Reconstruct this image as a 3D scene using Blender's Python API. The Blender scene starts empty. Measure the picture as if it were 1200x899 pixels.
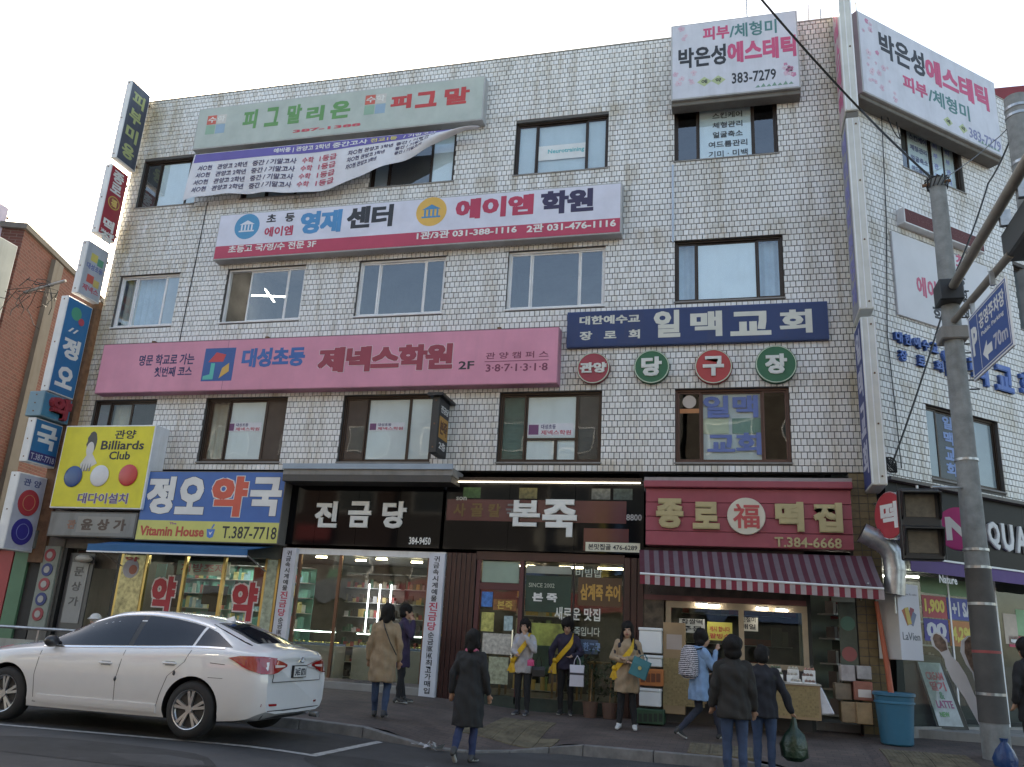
import bpy, bmesh, math, random
import numpy as np
from mathutils import Vector, Matrix, noise
from mathutils.bvhtree import BVHTree
random.seed(7)
S = bpy.context.scene
# ------------------------------------------------------------------ camera
CXP, CYP, FPX = 600.0, 449.5, 985.0          # photograph 1200 x 899
RM = Matrix(((0.96765613, 0.02182266, 0.25132725),
             (0.2463992, -0.29548566, -0.92302528),
             (0.05412074, 0.9550979, -0.2913056)))
CAM = Vector((0, -16, 1.52))                 # standing on the far pavement
cd = bpy.data.cameras.new('camera'); cam = bpy.data.objects.new('camera', cd)
S.collection.objects.link(cam)
cd.sensor_fit = 'HORIZONTAL'; cd.sensor_width = 36; cd.lens = 36*FPX/1200
cd.clip_start = 0.1; cd.clip_end = 3000
cam.matrix_world = Matrix.Translation(CAM) @ RM.to_4x4()
S.camera = cam
# ------------------------------------------------------------------ sky, sun
SUN = Vector((-0.499, 0.667, 0.553)).normalized()
W = bpy.data.worlds.new('World'); S.world = W; W.use_nodes = True
nt = W.node_tree; bg = nt.nodes['Background']
sky = nt.nodes.new('ShaderNodeTexSky'); sky.sky_type = 'NISHITA'; sky.sun_disc = False
sky.sun_elevation = math.asin(SUN.z); sky.sun_rotation = math.atan2(SUN.x, SUN.y)
sky.air_density = 1.0; sky.dust_density = 2.2; sky.ozone_density = 1.2
nt.links.new(sky.outputs[0], bg.inputs[0]); bg.inputs[1].default_value = 0.13
sd = bpy.data.lights.new('sun', 'SUN'); sun = bpy.data.objects.new('sun', sd)
S.collection.objects.link(sun)
sd.energy = 3.2; sd.angle = math.radians(0.5); sd.color = (1, .95, .86)
sun.rotation_euler = (-SUN).to_track_quat('-Z', 'Y').to_euler(); sun.location = (0, 0, 40)
S.view_settings.view_transform = 'Standard'; S.view_settings.look = 'None'
S.view_settings.exposure = 1.95; S.view_settings.gamma = 1
S.view_settings.use_white_balance = True; S.view_settings.white_balance_temperature = 7850; S.view_settings.white_balance_tint = 8
# ------------------------------------------------------------------ from a point of the survey photo to a point in the place
def ray(u, v):
    return RM @ Vector((u-CXP, CYP-v, -FPX))
def onz(u, v, z):
    d = ray(u, v); return CAM + d*((z-CAM.z)/d.z)
class Fr:                                     # a wall frame: a along, z up, n outward
    def __init__(s, o, ex, en): s.o = Vector(o); s.ex = Vector(ex); s.en = Vector(en)
    def P(s, a, z, n=0): return s.o + s.ex*a + Vector((0, 0, z)) + s.en*n
    def px(s, u, v, n=0):
        d = ray(u, v); p0 = s.o + s.en*n
        t = (p0-CAM).dot(s.en)/d.dot(s.en); p = CAM + d*t
        return ((p-s.o).dot(s.ex), p.z)
FA = Fr((0, 0, 0), (1, 0, 0), (0, -1, 0))     # street facade
XC = 2.5                                      # corner of the building
FS = Fr((XC, 0, 0), (0.742, 0.6704, 0), (0.6704, -0.742, 0))   # canted side facade
def smooth(a, b, x):
    t = min(1, max(0, (x-a)/(b-a))); return t*t*(3-2*t)
def rz(x):                                    # road rises a little towards the left
    return 0.13*(1-smooth(-6.0, -3.2, x)) + 0.006*max(0, -6-x)
def yk(x): return -4.2 + 1.0*smooth(-3.9, -2.6, x)           # kerb line
def drop(x):                                  # 1 where the kerb is lowered
    d = smooth(-4.9, -4.2, x)*(1-smooth(-2.9, -2.3, x))
    return max(d, smooth(.2, 1.0, x)*(1-smooth(2.6, 3.4, x)))
def gz(x, y):
    k = yk(x)
    if y < k: return rz(x)
    full = 0.13 + (0.04+.015*smooth(-4.2, -3.2, k))*(y-k)
    low = 0.02 + (full-0.02)*smooth(0, 1.5, y-k)
    return rz(x) + full*(1-drop(x)) + low*drop(x)
# ------------------------------------------------------------------ objects
COL = S.collection
WP = {}                                       # world position of every object used as a parent
class MB:
    def __init__(s): s.v = []; s.f = []; s.m = []; s.cur = 0
    def add(s, vs, fs):
        b = len(s.v); s.v += [Vector(p) for p in vs]
        for f in fs: s.f.append([b+i for i in f]); s.m.append(s.cur)
        return s
    def box(s, fr, a0, a1, z0, z1, n0, n1):
        P = fr.P
        return s.add([P(a0, z0, n0), P(a1, z0, n0), P(a1, z1, n0), P(a0, z1, n0), P(a0, z0, n1), P(a1, z0, n1), P(a1, z1, n1), P(a0, z1, n1)],
                     [(0, 1, 2, 3), (4, 7, 6, 5), (0, 4, 5, 1), (1, 5, 6, 2), (2, 6, 7, 3), (3, 7, 4, 0)])
    def wbox(s, x0, x1, y0, y1, z0, z1):
        return s.add([(x0, y0, z0), (x1, y0, z0), (x1, y1, z0), (x0, y1, z0), (x0, y0, z1), (x1, y0, z1), (x1, y1, z1), (x0, y1, z1)],
                     [(0, 3, 2, 1), (4, 5, 6, 7), (0, 1, 5, 4), (1, 2, 6, 5), (2, 3, 7, 6), (3, 0, 4, 7)])
    def prism(s, fr, pts, n0, n1):            # polygon (a,z) extruded from n0 to n1
        k = len(pts)
        vs = [fr.P(a, z, n0) for a, z in pts] + [fr.P(a, z, n1) for a, z in pts]
        return s.add(vs, [tuple(range(k)), tuple(range(2*k-1, k-1, -1))] + [(i, i+k, (i+1) % k+k, (i+1) % k) for i in range(k)])
    def hull(s, p, q):                        # two matching polygons in space joined as a solid
        k = len(p)
        return s.add(list(p)+list(q), [tuple(range(k)), tuple(range(2*k-1, k-1, -1))] + [(i, i+k, (i+1) % k+k, (i+1) % k) for i in range(k)])
    def tube(s, pts, r, seg=8, cap=True, r1=None):
        pts = [Vector(p) for p in pts]; n = len(pts); vs = []; fs = []
        up = None
        for i, p in enumerate(pts):
            d = (pts[min(i+1, n-1)]-pts[max(i-1, 0)]).normalized()
            if up is None:
                up = Vector((0, 0, 1)) if abs(d.z) < .9 else Vector((1, 0, 0))
            x = d.cross(up).normalized(); up = x.cross(d).normalized()
            rr = r if not isinstance(r, (list, tuple)) else r[i]
            if r1 is not None: rr = r + (r1-r)*i/(n-1)
            for k in range(seg):
                a = 2*math.pi*k/seg; vs.append(p + x*(rr*math.cos(a)) + up*(rr*math.sin(a)))
        for i in range(n-1):
            for k in range(seg):
                fs.append((i*seg+k, i*seg+(k+1) % seg, (i+1)*seg+(k+1) % seg, (i+1)*seg+k))
        if cap: fs += [tuple(range(seg-1, -1, -1)), tuple((n-1)*seg+k for k in range(seg))]
        return s.add(vs, fs)
    def ell(s, c, r, seg=12, rings=8, mat=None):
        vs = []; fs = []; c = Vector(c)
        for i in range(rings+1):
            t = math.pi*i/rings
            for k in range(seg):
                a = 2*math.pi*k/seg
                p = Vector((r[0]*math.sin(t)*math.cos(a), r[1]*math.sin(t)*math.sin(a), r[2]*math.cos(t)))
                if mat is not None: p = mat @ p
                vs.append(c+p)
        for i in range(rings):
            for k in range(seg):
                q = (i*seg+k, (i+1)*seg+k, (i+1)*seg+(k+1) % seg, i*seg+(k+1) % seg)
                fs.append(q)
        return s.add(vs, fs)
    def loft(s, rings, cap=True):             # closed rings of equal count
        k = len(rings[0]); n = len(rings); vs = [p for r in rings for p in r]; fs = []
        for i in range(n-1):
            for j in range(k): fs.append((i*k+j, i*k+(j+1) % k, (i+1)*k+(j+1) % k, (i+1)*k+j))
        if cap: fs += [tuple(range(k-1, -1, -1)), tuple((n-1)*k+j for j in range(k))]
        return s.add(vs, fs)
    def grid(s, fn, nu, nv):
        vs = [fn(i/nu, j/nv) for j in range(nv+1) for i in range(nu+1)]
        fs = [(j*(nu+1)+i, j*(nu+1)+i+1, (j+1)*(nu+1)+i+1, (j+1)*(nu+1)+i) for j in range(nv) for i in range(nu)]
        return s.add(vs, fs)
    def build(s, name, mats, parent=None, smooth_=False, bevel=0, loc=None, fix=True):
        if loc is None:
            if parent is not None: loc = WP[parent.name]
            else:
                xs = [v.x for v in s.v]; ys = [v.y for v in s.v]
                loc = Vector(((min(xs)+max(xs))/2, (min(ys)+max(ys))/2, min(v.z for v in s.v)))
        loc = Vector(loc)
        me = bpy.data.meshes.new(name)
        me.from_pydata([tuple(v-loc) for v in s.v], [], s.f)
        if not isinstance(mats, (list, tuple)): mats = [mats]
        for m in mats: me.materials.append(m)
        if len(mats) > 1: me.polygons.foreach_set('material_index', s.m)
        if fix or bevel:
            bm = bmesh.new(); bm.from_mesh(me)
            if fix: bmesh.ops.recalc_face_normals(bm, faces=bm.faces)
            if bevel:
                es = [e for e in bm.edges if len(e.link_faces) == 2 and e.calc_face_angle(0) > .5]
                bmesh.ops.bevel(bm, geom=es, offset=bevel, segments=1, affect='EDGES', clamp_overlap=True)
            bm.to_mesh(me); bm.free()
        if smooth_:
            me.polygons.foreach_set('use_smooth', [True]*len(me.polygons))
            try: me.set_sharp_from_angle(angle=math.radians(40))
            except Exception: pass
        return link(name, me, loc, parent)
def link(name, me, loc, parent=None):
    o = bpy.data.objects.new(name, me); COL.objects.link(o)
    if parent is not None:
        o.parent = parent; o.location = Vector(loc)-WP[parent.name]
    else: o.location = loc
    WP[o.name] = Vector(loc)
    return o
def thing(name, label, cat, loc, group=None):
    o = bpy.data.objects.new(name, None); COL.objects.link(o); o.location = loc
    o.empty_display_size = .2
    WP[o.name] = Vector(loc); o['label'] = label; o['category'] = cat
    if group: o['group'] = group
    return o
def tag(o, label, cat, group=None):
    o['label'] = label; o['category'] = cat
    if group: o['group'] = group
    return o
def struct(o): o['kind'] = 'structure'; return o
def stuff(o): o['kind'] = 'stuff'; return o
# ------------------------------------------------------------------ materials
def mat(name, col, rough=.6, metal=0, var=.12, scale=2.5, bump=0, bscale=60, spec=.5, emit=0, dirt=0, dirtcol=(.09, .07, .05), coat=0, isl=0):
    m = bpy.data.materials.new(name); m.use_nodes = True; t = m.node_tree; N = t.nodes; L = t.links
    b = N['Principled BSDF']
    b.inputs['Roughness'].default_value = rough; b.inputs['Metallic'].default_value = metal
    b.inputs['Specular IOR Level'].default_value = spec
    if coat: b.inputs['Coat Weight'].default_value = coat; b.inputs['Coat Roughness'].default_value = .05
    g = N.new('ShaderNodeNewGeometry')
    n1 = N.new('ShaderNodeTexNoise'); n1.inputs['Scale'].default_value = scale; n1.inputs['Detail'].default_value = 6; n1.inputs['Roughness'].default_value = .6
    L.new(g.outputs['Position'], n1.inputs['Vector'])
    mr = N.new('ShaderNodeMapRange'); mr.inputs['From Min'].default_value = .3; mr.inputs['From Max'].default_value = .7
    mr.inputs['To Min'].default_value = 1-var; mr.inputs['To Max'].default_value = 1+var*.5
    L.new(n1.outputs['Fac'], mr.inputs['Value'])
    mx = N.new('ShaderNodeMix'); mx.data_type = 'RGBA'; mx.blend_type = 'MULTIPLY'; mx.inputs[0].default_value = 1
    mx.inputs[6].default_value = (*col, 1)
    L.new(mr.outputs[0], mx.inputs[7]); out = mx.outputs[2]
    if isl:
        m2 = N.new('ShaderNodeMapRange'); m2.inputs['To Min'].default_value = 1-isl; m2.inputs['To Max'].default_value = 1
        L.new(g.outputs['Random Per Island'], m2.inputs['Value'])
        x2 = N.new('ShaderNodeMix'); x2.data_type = 'RGBA'; x2.blend_type = 'MULTIPLY'; x2.inputs[0].default_value = 1
        L.new(out, x2.inputs[6]); L.new(m2.outputs[0], x2.inputs[7]); out = x2.outputs[2]
    if dirt:
        mp = N.new('ShaderNodeMapping'); mp.inputs['Scale'].default_value = (2.6, 2.6, .35)
        L.new(g.outputs['Position'], mp.inputs['Vector'])
        n2 = N.new('ShaderNodeTexNoise'); n2.inputs['Scale'].default_value = 1.6; n2.inputs['Detail'].default_value = 8; n2.inputs['Roughness'].default_value = .65
        L.new(mp.outputs[0], n2.inputs['Vector'])
        r2 = N.new('ShaderNodeMapRange'); r2.inputs['From Min'].default_value = .5; r2.inputs['From Max'].default_value = .8; r2.inputs['To Max'].default_value = dirt
        L.new(n2.outputs['Fac'], r2.inputs['Value'])
        x3 = N.new('ShaderNodeMix'); x3.data_type = 'RGBA'; x3.inputs[7].default_value = (*dirtcol, 1)
        L.new(r2.outputs[0], x3.inputs[0]); L.new(out, x3.inputs[6]); out = x3.outputs[2]
    L.new(out, b.inputs['Base Color'])
    if emit:
        b.inputs['Emission Strength'].default_value = emit; L.new(out, b.inputs['Emission Color'])
    if bump:
        nb = N.new('ShaderNodeTexNoise'); nb.inputs['Scale'].default_value = bscale; nb.inputs['Detail'].default_value = 3
        L.new(g.outputs['Position'], nb.inputs['Vector'])
        bp = N.new('ShaderNodeBump'); bp.inputs['Strength'].default_value = bump; bp.inputs['Distance'].default_value = .01
        L.new(nb.outputs['Fac'], bp.inputs['Height']); L.new(bp.outputs[0], b.inputs['Normal'])
    return m
def glass(name, tint=(.8, .85, .85), ior=1.6, rough=.01, wave=.02):
    m = bpy.data.materials.new(name); m.use_nodes = True; t = m.node_tree; N = t.nodes; L = t.links
    N.remove(N['Principled BSDF']); o = N['Material Output']
    tr = N.new('ShaderNodeBsdfTransparent'); tr.inputs[0].default_value = (*tint, 1)
    gl = N.new('ShaderNodeBsdfGlossy'); gl.inputs['Roughness'].default_value = rough; gl.inputs[0].default_value = (.95, .97, 1, 1)
    fr = N.new('ShaderNodeFresnel'); fr.inputs['IOR'].default_value = ior
    ms = N.new('ShaderNodeMixShader')
    g = N.new('ShaderNodeNewGeometry'); nb = N.new('ShaderNodeTexNoise'); nb.inputs['Scale'].default_value = 1.3; nb.inputs['Detail'].default_value = 1
    L.new(g.outputs['Position'], nb.inputs['Vector'])
    bp = N.new('ShaderNodeBump'); bp.inputs['Strength'].default_value = wave; bp.inputs['Distance'].default_value = .3
    L.new(nb.outputs['Fac'], bp.inputs['Height']); L.new(bp.outputs[0], gl.inputs['Normal'])
    fb = N.new('ShaderNodeMath'); fb.operation = 'SUBTRACT'; fb.inputs[0].default_value = 1; L.new(g.outputs['Backfacing'], fb.inputs[1])
    fm_ = N.new('ShaderNodeMath'); fm_.operation = 'MULTIPLY'; L.new(fr.outputs[0], fm_.inputs[0]); L.new(fb.outputs[0], fm_.inputs[1])
    L.new(fm_.outputs[0], ms.inputs[0]); L.new(tr.outputs[0], ms.inputs[1]); L.new(gl.outputs[0], ms.inputs[2]); L.new(ms.outputs[0], o.inputs[0])
    return m
_mc = {}
def C(r, g, b, rough=.55, **k):               # plain painted / printed colour, cached
    lum = .3*r+.6*g+.1*b; r, g, b = (c_*.86+lum*.10+.010 for c_ in (r, g, b))   # weathered, slightly faded
    key = (r, g, b, rough, tuple(sorted(k.items())))
    if key not in _mc:
        _mc[key] = mat('paint', (r, g, b), rough, **dict(dict(var=.1), **k))
    return _mc[key]
def rusty(name, col, rough=.6, amount=.7): return mat(name, col, rough, dirt=amount, dirtcol=(.2, .1, .04))
def tile_mat():
    m = bpy.data.materials.new('white_glazed_tile'); m.use_nodes = True; t = m.node_tree; N = t.nodes; L = t.links
    b = N['Principled BSDF']; b.inputs['Roughness'].default_value = .32
    g = N.new('ShaderNodeNewGeometry'); oi = N.new('ShaderNodeObjectInfo')
    ad = N.new('ShaderNodeMath'); ad.operation = 'ADD'; L.new(g.outputs['Random Per Island'], ad.inputs[0]); L.new(oi.outputs['Random'], ad.inputs[1])
    fr = N.new('ShaderNodeMath'); fr.operation = 'FRACT'; L.new(ad.outputs[0], fr.inputs[0])
    cr = N.new('ShaderNodeValToRGB'); e = cr.color_ramp.elements
    e[0].position = 0; e[0].color = (.60, .60, .58, 1); e[1].position = 1; e[1].color = (.80, .80, .80, 1)
    for p, c in ((.1, (.70, .70, .69, 1)), (.6, (.76, .76, .755, 1)), (.93, (.73, .72, .69, 1))):
        q = cr.color_ramp.elements.new(p); q.color = c
    L.new(fr.outputs[0], cr.inputs[0])
    # stains: large patches, and streaks running down
    def noise_(sc, mp_scale, lo, hi, amt, seed):
        mp = N.new('ShaderNodeMapping'); mp.inputs['Scale'].default_value = mp_scale; mp.inputs['Location'].default_value = (seed, seed, seed)
        L.new(g.outputs['Position'], mp.inputs[0])
        n = N.new('ShaderNodeTexNoise'); n.inputs['Scale'].default_value = sc; n.inputs['Detail'].default_value = 7; n.inputs['Roughness'].default_value = .62
        L.new(mp.outputs[0], n.inputs['Vector'])
        r = N.new('ShaderNodeMapRange'); r.inputs['From Min'].default_value = lo; r.inputs['From Max'].default_value = hi; r.inputs['To Max'].default_value = amt
        L.new(n.outputs['Fac'], r.inputs['Value']); return r.outputs[0]
    out = cr.outputs[0]
    for f, c in ((noise_(.5, (1, 1, 1), .5, .8, .4, 3), (.40, .38, .32, 1)), (noise_(2.2, (1.8, 1.8, .14), .50, .76, .62, 11), (.30, .23, .12, 1)), (noise_(5, (1, 1, .5), .6, .8, .45, 27), (.2, .19, .17, 1))):
        x = N.new('ShaderNodeMix'); x.data_type = 'RGBA'; x.inputs[7].default_value = c
        L.new(f, x.inputs[0]); L.new(out, x.inputs[6]); out = x.outputs[2]
    # rust-yellow wash that has run down beside the building's two edges
    sx = N.new('ShaderNodeSeparateXYZ'); L.new(g.outputs['Position'], sx.inputs[0])
    ns = noise_(3.5, (1, 1, .3), .3, .7, 1, 41)
    for a0, a1, amt in ((1.55, 2.5, .85), (-13.2, -14.9, .95)):
        r = N.new('ShaderNodeMapRange'); r.inputs['From Min'].default_value = a0; r.inputs['From Max'].default_value = a1; r.inputs['To Max'].default_value = amt
        L.new(sx.outputs[0], r.inputs['Value'])
        if a0 > 0:      # the side wall beyond the corner stays clean
            yy = N.new('ShaderNodeMapRange'); yy.inputs['From Min'].default_value = -.05; yy.inputs['From Max'].default_value = .25; yy.inputs['To Min'].default_value = 1; yy.inputs['To Max'].default_value = .1
            L.new(sx.outputs[1], yy.inputs['Value'])
            m3 = N.new('ShaderNodeMath'); m3.operation = 'MULTIPLY'; L.new(r.outputs[0], m3.inputs[0]); L.new(yy.outputs[0], m3.inputs[1]); rr = m3.outputs[0]
        else: rr = r.outputs[0]
        mu = N.new('ShaderNodeMath'); mu.operation = 'MULTIPLY'; L.new(rr, mu.inputs[0]); L.new(ns, mu.inputs[1])
        x = N.new('ShaderNodeMix'); x.data_type = 'RGBA'; x.inputs[7].default_value = (.36, .27, .11, 1)
        L.new(mu.outputs[0], x.inputs[0]); L.new(out, x.inputs[6]); out = x.outputs[2]
    # rusty drip bands: tops of the sign rows, and the course above the shops
    for za, zb in ((6.36, 6.60), (9.58, 9.86), (4.74, 4.92), (12.8, 13.0), (11.2, 11.42)):
        r1 = N.new('ShaderNodeMapRange'); r1.inputs['From Min'].default_value = zb+.10; r1.inputs['From Max'].default_value = zb; r1.inputs['To Max'].default_value = 1; L.new(sx.outputs[2], r1.inputs['Value'])
        r2 = N.new('ShaderNodeMapRange'); r2.inputs['From Min'].default_value = za-.35; r2.inputs['From Max'].default_value = za; r2.inputs['To Max'].default_value = 1; L.new(sx.outputs[2], r2.inputs['Value'])
        a1 = N.new('ShaderNodeMath'); a1.operation = 'MULTIPLY'; L.new(r1.outputs[0], a1.inputs[0]); L.new(r2.outputs[0], a1.inputs[1])
        a2 = N.new('ShaderNodeMath'); a2.operation = 'MULTIPLY'; L.new(a1.outputs[0], a2.inputs[0]); L.new(noise_(2.4, (1, 1, .25), .45, .75, .65, za*7), a2.inputs[1])
        x = N.new('ShaderNodeMix'); x.data_type = 'RGBA'; x.inputs[7].default_value = (.33, .25, .13, 1)
        L.new(a2.outputs[0], x.inputs[0]); L.new(out, x.inputs[6]); out = x.outputs[2]
    L.new(out, b.inputs['Base Color'])
    return m
M = dict(
    tile=tile_mat(), mortar=mat('dark_mortar', (.11, .105, .10), .9, bump=.4),
    conc=mat('concrete', (.26, .25, .235), .85, bump=.5, bscale=90, dirt=.5), concd=mat('stained_concrete', (.16, .15, .135), .85, dirt=.6),
    alu=mat('aluminium_frame', (.76, .77, .78), .45, 0, dirt=.35, dirtcol=(.3, .27, .22)), bronze=mat('brown_anodised_frame', (.045, .03, .022), .4, .4),
    white=mat('white_paint', (.74, .74, .73), .45, dirt=.25, dirtcol=(.4, .36, .28)), galv=mat('galvanised_steel', (.45, .46, .47), .38, .8, var=.3, scale=8),
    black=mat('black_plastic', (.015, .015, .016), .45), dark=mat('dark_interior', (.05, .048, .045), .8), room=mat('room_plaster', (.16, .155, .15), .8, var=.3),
    glassw=glass('window_glass', (.90, .94, .95), 2.3, wave=.03), glassl=glass('lower_window_glass', (.90, .93, .93), 1.5, wave=.02), glasss=glass('shop_glass', (.85, .9, .88), 1.5),
    wood=mat('wood', (.30, .19, .10), .55, var=.3, scale=9), card=mat('cardboard', (.34, .23, .13), .8), styro=mat('styrofoam', (.75, .75, .74), .7, var=.05),
    rust=mat('rusty_steel', (.17, .09, .05), .8, var=.4, scale=7), rubber=mat('rubber', (.018, .018, .019), .75),
    paper=mat('paper', (.72, .72, .69), .7, var=.06), blind=mat('frosted_window_film', (.62, .67, .68), .5, var=.08, dirt=.2, dirtcol=(.35, .38, .36)),
    tube=mat('lit_tube', (.95, .98, 1), .5, emit=9), warm=mat('lit_warm_lamp', (1, .86, .62), .5, emit=9), chrome=mat('chrome', (.75, .75, .76), .16, 1, var=.05),
)
# ------------------------------------------------------------------ lettering
_tc = {}
def text_mesh(s, bold, spacing):
    k = (s, bold, spacing)
    if k not in _tc:
        c = bpy.data.curves.new('lettering', 'FONT'); c.body = s; c.offset = min(bold, .022); c.extrude = .5; c.resolution_u = 2
        c.space_character = spacing; c.space_line = .95; c.align_x = 'CENTER'
        o = bpy.data.objects.new('lettering', c); me = o.to_mesh()
        v = [tuple(p.co) for p in me.vertices]; f = [tuple(p.vertices) for p in me.polygons]
        d = (bold-.022)*.62                          # heavier strokes: a cluster of slightly shifted copies, each at its own depth
        if d > .006:
            v0, f0 = v, f; v, f = [], []
            for i, (ox, oy) in enumerate(((-1, -.8), (1, -.8), (-1, .8), (1, .8), (0, 0))):
                q = len(v); v += [(x+ox*d, y+oy*d, z*(1+.06*i)) for x, y, z in v0]; f += [tuple(q+j for j in t) for t in f0]
        o.to_mesh_clear(); bpy.data.objects.remove(o); bpy.data.curves.remove(c)
        _tc[k] = (v, f)
    return _tc[k]
def lettering(parent, s, fn, m, n0, n1, bold=.03, spacing=1, name='lettering', grow=0, ref=None):
    """fn(s,t,n) -> world point, s,t in 0..1 over the lettering's own box, n outward"""
    v, f = text_mesh(s, bold, spacing)
    rv = text_mesh(s, ref if ref is not None else bold, spacing)[0]
    x0 = min(p[0] for p in rv); x1 = max(p[0] for p in rv); y0 = min(p[1] for p in rv); y1 = max(p[1] for p in rv)
    b = MB(); b.v = [Vector(fn((p[0]-x0)/(x1-x0), (p[1]-y0)/(y1-y0), n0 if p[2] < 0 else n0+(n1-n0)*p[2]/.62)) for p in v]; b.f = [list(q) for q in f]; b.m = [0]*len(f)
    return b.build(name, m, parent, fix=False)
def put(parent, s, fr, bl, tr, n, m, bold=.03, th=.004, spacing=1, out=None, name='lettering', slant=0):
    """lettering in a wall frame; bl / tr are photo points of its bottom-left and top-right corner"""
    a0, z0 = fr.px(*bl, n); a1, z1 = fr.px(*tr, n)
    putaz(parent, s, fr, a0, z0, a1, z1, n, m, bold, th, spacing, out, name)
def putaz(parent, s, fr, a0, z0, a1, z1, n, m, bold=.03, th=.004, spacing=1, out=None, name='lettering'):
    fn = lambda x, y, q: fr.P(a0+(a1-a0)*x, z0+(z1-z0)*y, q)
    if out is not None:
        lettering(parent, s, fn, out[0], n+.0005, n+.0025, bold+out[1], spacing, 'lettering_outline', ref=bold)
        lettering(parent, s, fn, m, n+.003, n+.003+th, bold, spacing, name)
    else: lettering(parent, s, fn, m, n+.0005, n+th, bold, spacing, name)
def disc(fr, a, z, r, n0, n1, seg=28, ry=None):
    b = MB(); ry = ry or r
    b.prism(fr, [(a+r*math.cos(2*math.pi*k/seg), z+ry*math.sin(2*math.pi*k/seg)) for k in range(seg)], n0, n1); return b
def boxo(name, m, parent, fr, a0, a1, z0, z1, n0, n1, bevel=0):
    return MB().box(fr, min(a0, a1), max(a0, a1), min(z0, z1), max(z0, z1), n0, n1).build(name, m, parent, bevel=bevel)
# ================================================================== the setting
def sheet(name, x0, x1, y0, y1, nx, ny, zf, m, yf=None):
    b = MB()
    def fn(s, t):
        x = x0+(x1-x0)*s; ya = y0(x) if callable(y0) else y0; yb = y1(x) if callable(y1) else y1
        y = ya+(yb-ya)*t; return (x, y, zf(x, y))
    b.grid(fn, nx, ny)
    return struct(b.build(name, m, smooth_=True, fix=False, loc=(0, 0, 0)))
m_asph = mat('asphalt', (.055, .055, .058), .78, var=.5, scale=.9, bump=.9, bscale=160, dirt=.35, dirtcol=(.09, .088, .085))
m_ground = mat('ground', (.10, .095, .085), .9)
m_line = mat('worn_road_paint', (.42, .42, .41), .7, var=.5, scale=14, dirt=.5, dirtcol=(.1, .1, .1))
def paver_mat():
    m = bpy.data.materials.new('interlocking_pavers'); m.use_nodes = True; t = m.node_tree; N = t.nodes; L = t.links
    b = N['Principled BSDF']; b.inputs['Roughness'].default_value = .85
    g = N.new('ShaderNodeNewGeometry'); br = N.new('ShaderNodeTexBrick')
    br.inputs['Scale'].default_value = 1; br.inputs['Brick Width'].default_value = .22; br.inputs['Row Height'].default_value = .11
    br.inputs['Mortar Size'].default_value = .004; br.inputs['Mortar Smooth'].default_value = .3
    br.inputs['Color1'].default_value = (.115, .085, .075, 1); br.inputs['Color2'].default_value = (.085, .068, .062, 1); br.inputs['Mortar'].default_value = (.035, .03, .028, 1)
    L.new(g.outputs['Position'], br.inputs['Vector'])
    n = N.new('ShaderNodeTexNoise'); n.inputs['Scale'].default_value = 1.4; n.inputs['Detail'].default_value = 8
    L.new(g.outputs['Position'], n.inputs['Vector'])
    r = N.new('ShaderNodeMapRange'); r.inputs['From Min'].default_value = .35; r.inputs['From Max'].default_value = .7; r.inputs['To Min'].default_value = .7; r.inputs['To Max'].default_value = 1.25
    L.new(n.outputs['Fac'], r.inputs['Value'])
    x = N.new('ShaderNodeMix'); x.data_type = 'RGBA'; x.blend_type = 'MULTIPLY'; x.inputs[0].default_value = 1
    L.new(br.outputs['Color'], x.inputs[6]); L.new(r.outputs[0], x.inputs[7]); L.new(x.outputs[2], b.inputs['Base Color'])
    bp = N.new('ShaderNodeBump'); bp.inputs['Strength'].default_value = .6; bp.inputs['Distance'].default_value = .004; bp.invert = True
    L.new(br.outputs['Fac'], bp.inputs['Height']); L.new(bp.outputs[0], b.inputs['Normal'])
    return m
m_pave = paver_mat()
g = MB(); g.wbox(-700, 700, -700, 700, -2, -.35); struct(g.build('ground', m_ground, loc=(0, 0, 0)))
road = sheet('road', -70, 50, -13.4, lambda x: yk(x)-.001, 240, 8, lambda x, y: rz(x)+.04*smooth(0, 4, -4-y)*(1-smooth(0, 4, y+13)), m_asph)
pave = sheet('pavement', -70, 50, lambda x: yk(x)+.15, lambda x: .6 if x < 2 else 9, 620, 44, gz, m_pave)
fp = MB(); fp.wbox(-70, 50, -21, -13.4, -.34, .12); struct(fp.build('far_pavement', m_pave, loc=(0, 0, 0)))
# kerb stones, one by one, each a metre
kerb = thing('kerb', 'kerb', 'kerb', (0, -4, 0)); del kerb['label']; del kerb['category']; struct(kerb)
m_kerb = mat('granite_kerb', (.19, .185, .18), .8, var=.35, scale=6, bump=.5, bscale=120, dirt=.5, dirtcol=(.06, .06, .055))
x = -17.0
while x < 6.0:
    x2 = x+.98 if not (-4.6 < x < -2.2) else x+.48
    def top(xx): return gz(xx, yk(xx)+.16)
    b = MB(); b.hull([(x, yk(x), -.2), (x2, yk(x2), -.2), (x2, yk(x2)+.16, -.2), (x, yk(x)+.16, -.2)],
                     [(x, yk(x)+.01, top(x)+.004), (x2, yk(x2)+.01, top(x2)+.004), (x2, yk(x2)+.16, top(x2)+.004), (x, yk(x)+.16, top(x)+.004)])
    b.build('kerb_stone', m_kerb, kerb, bevel=.008); x = x2+.012
g = MB(); g.wbox(-70, -17.02, -4.2, -4.04, -.2, .26); g.wbox(6.05, 50, -3.2, -3.04, -.2, .14); g.build('kerb_stone', m_kerb, kerb)
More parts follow.
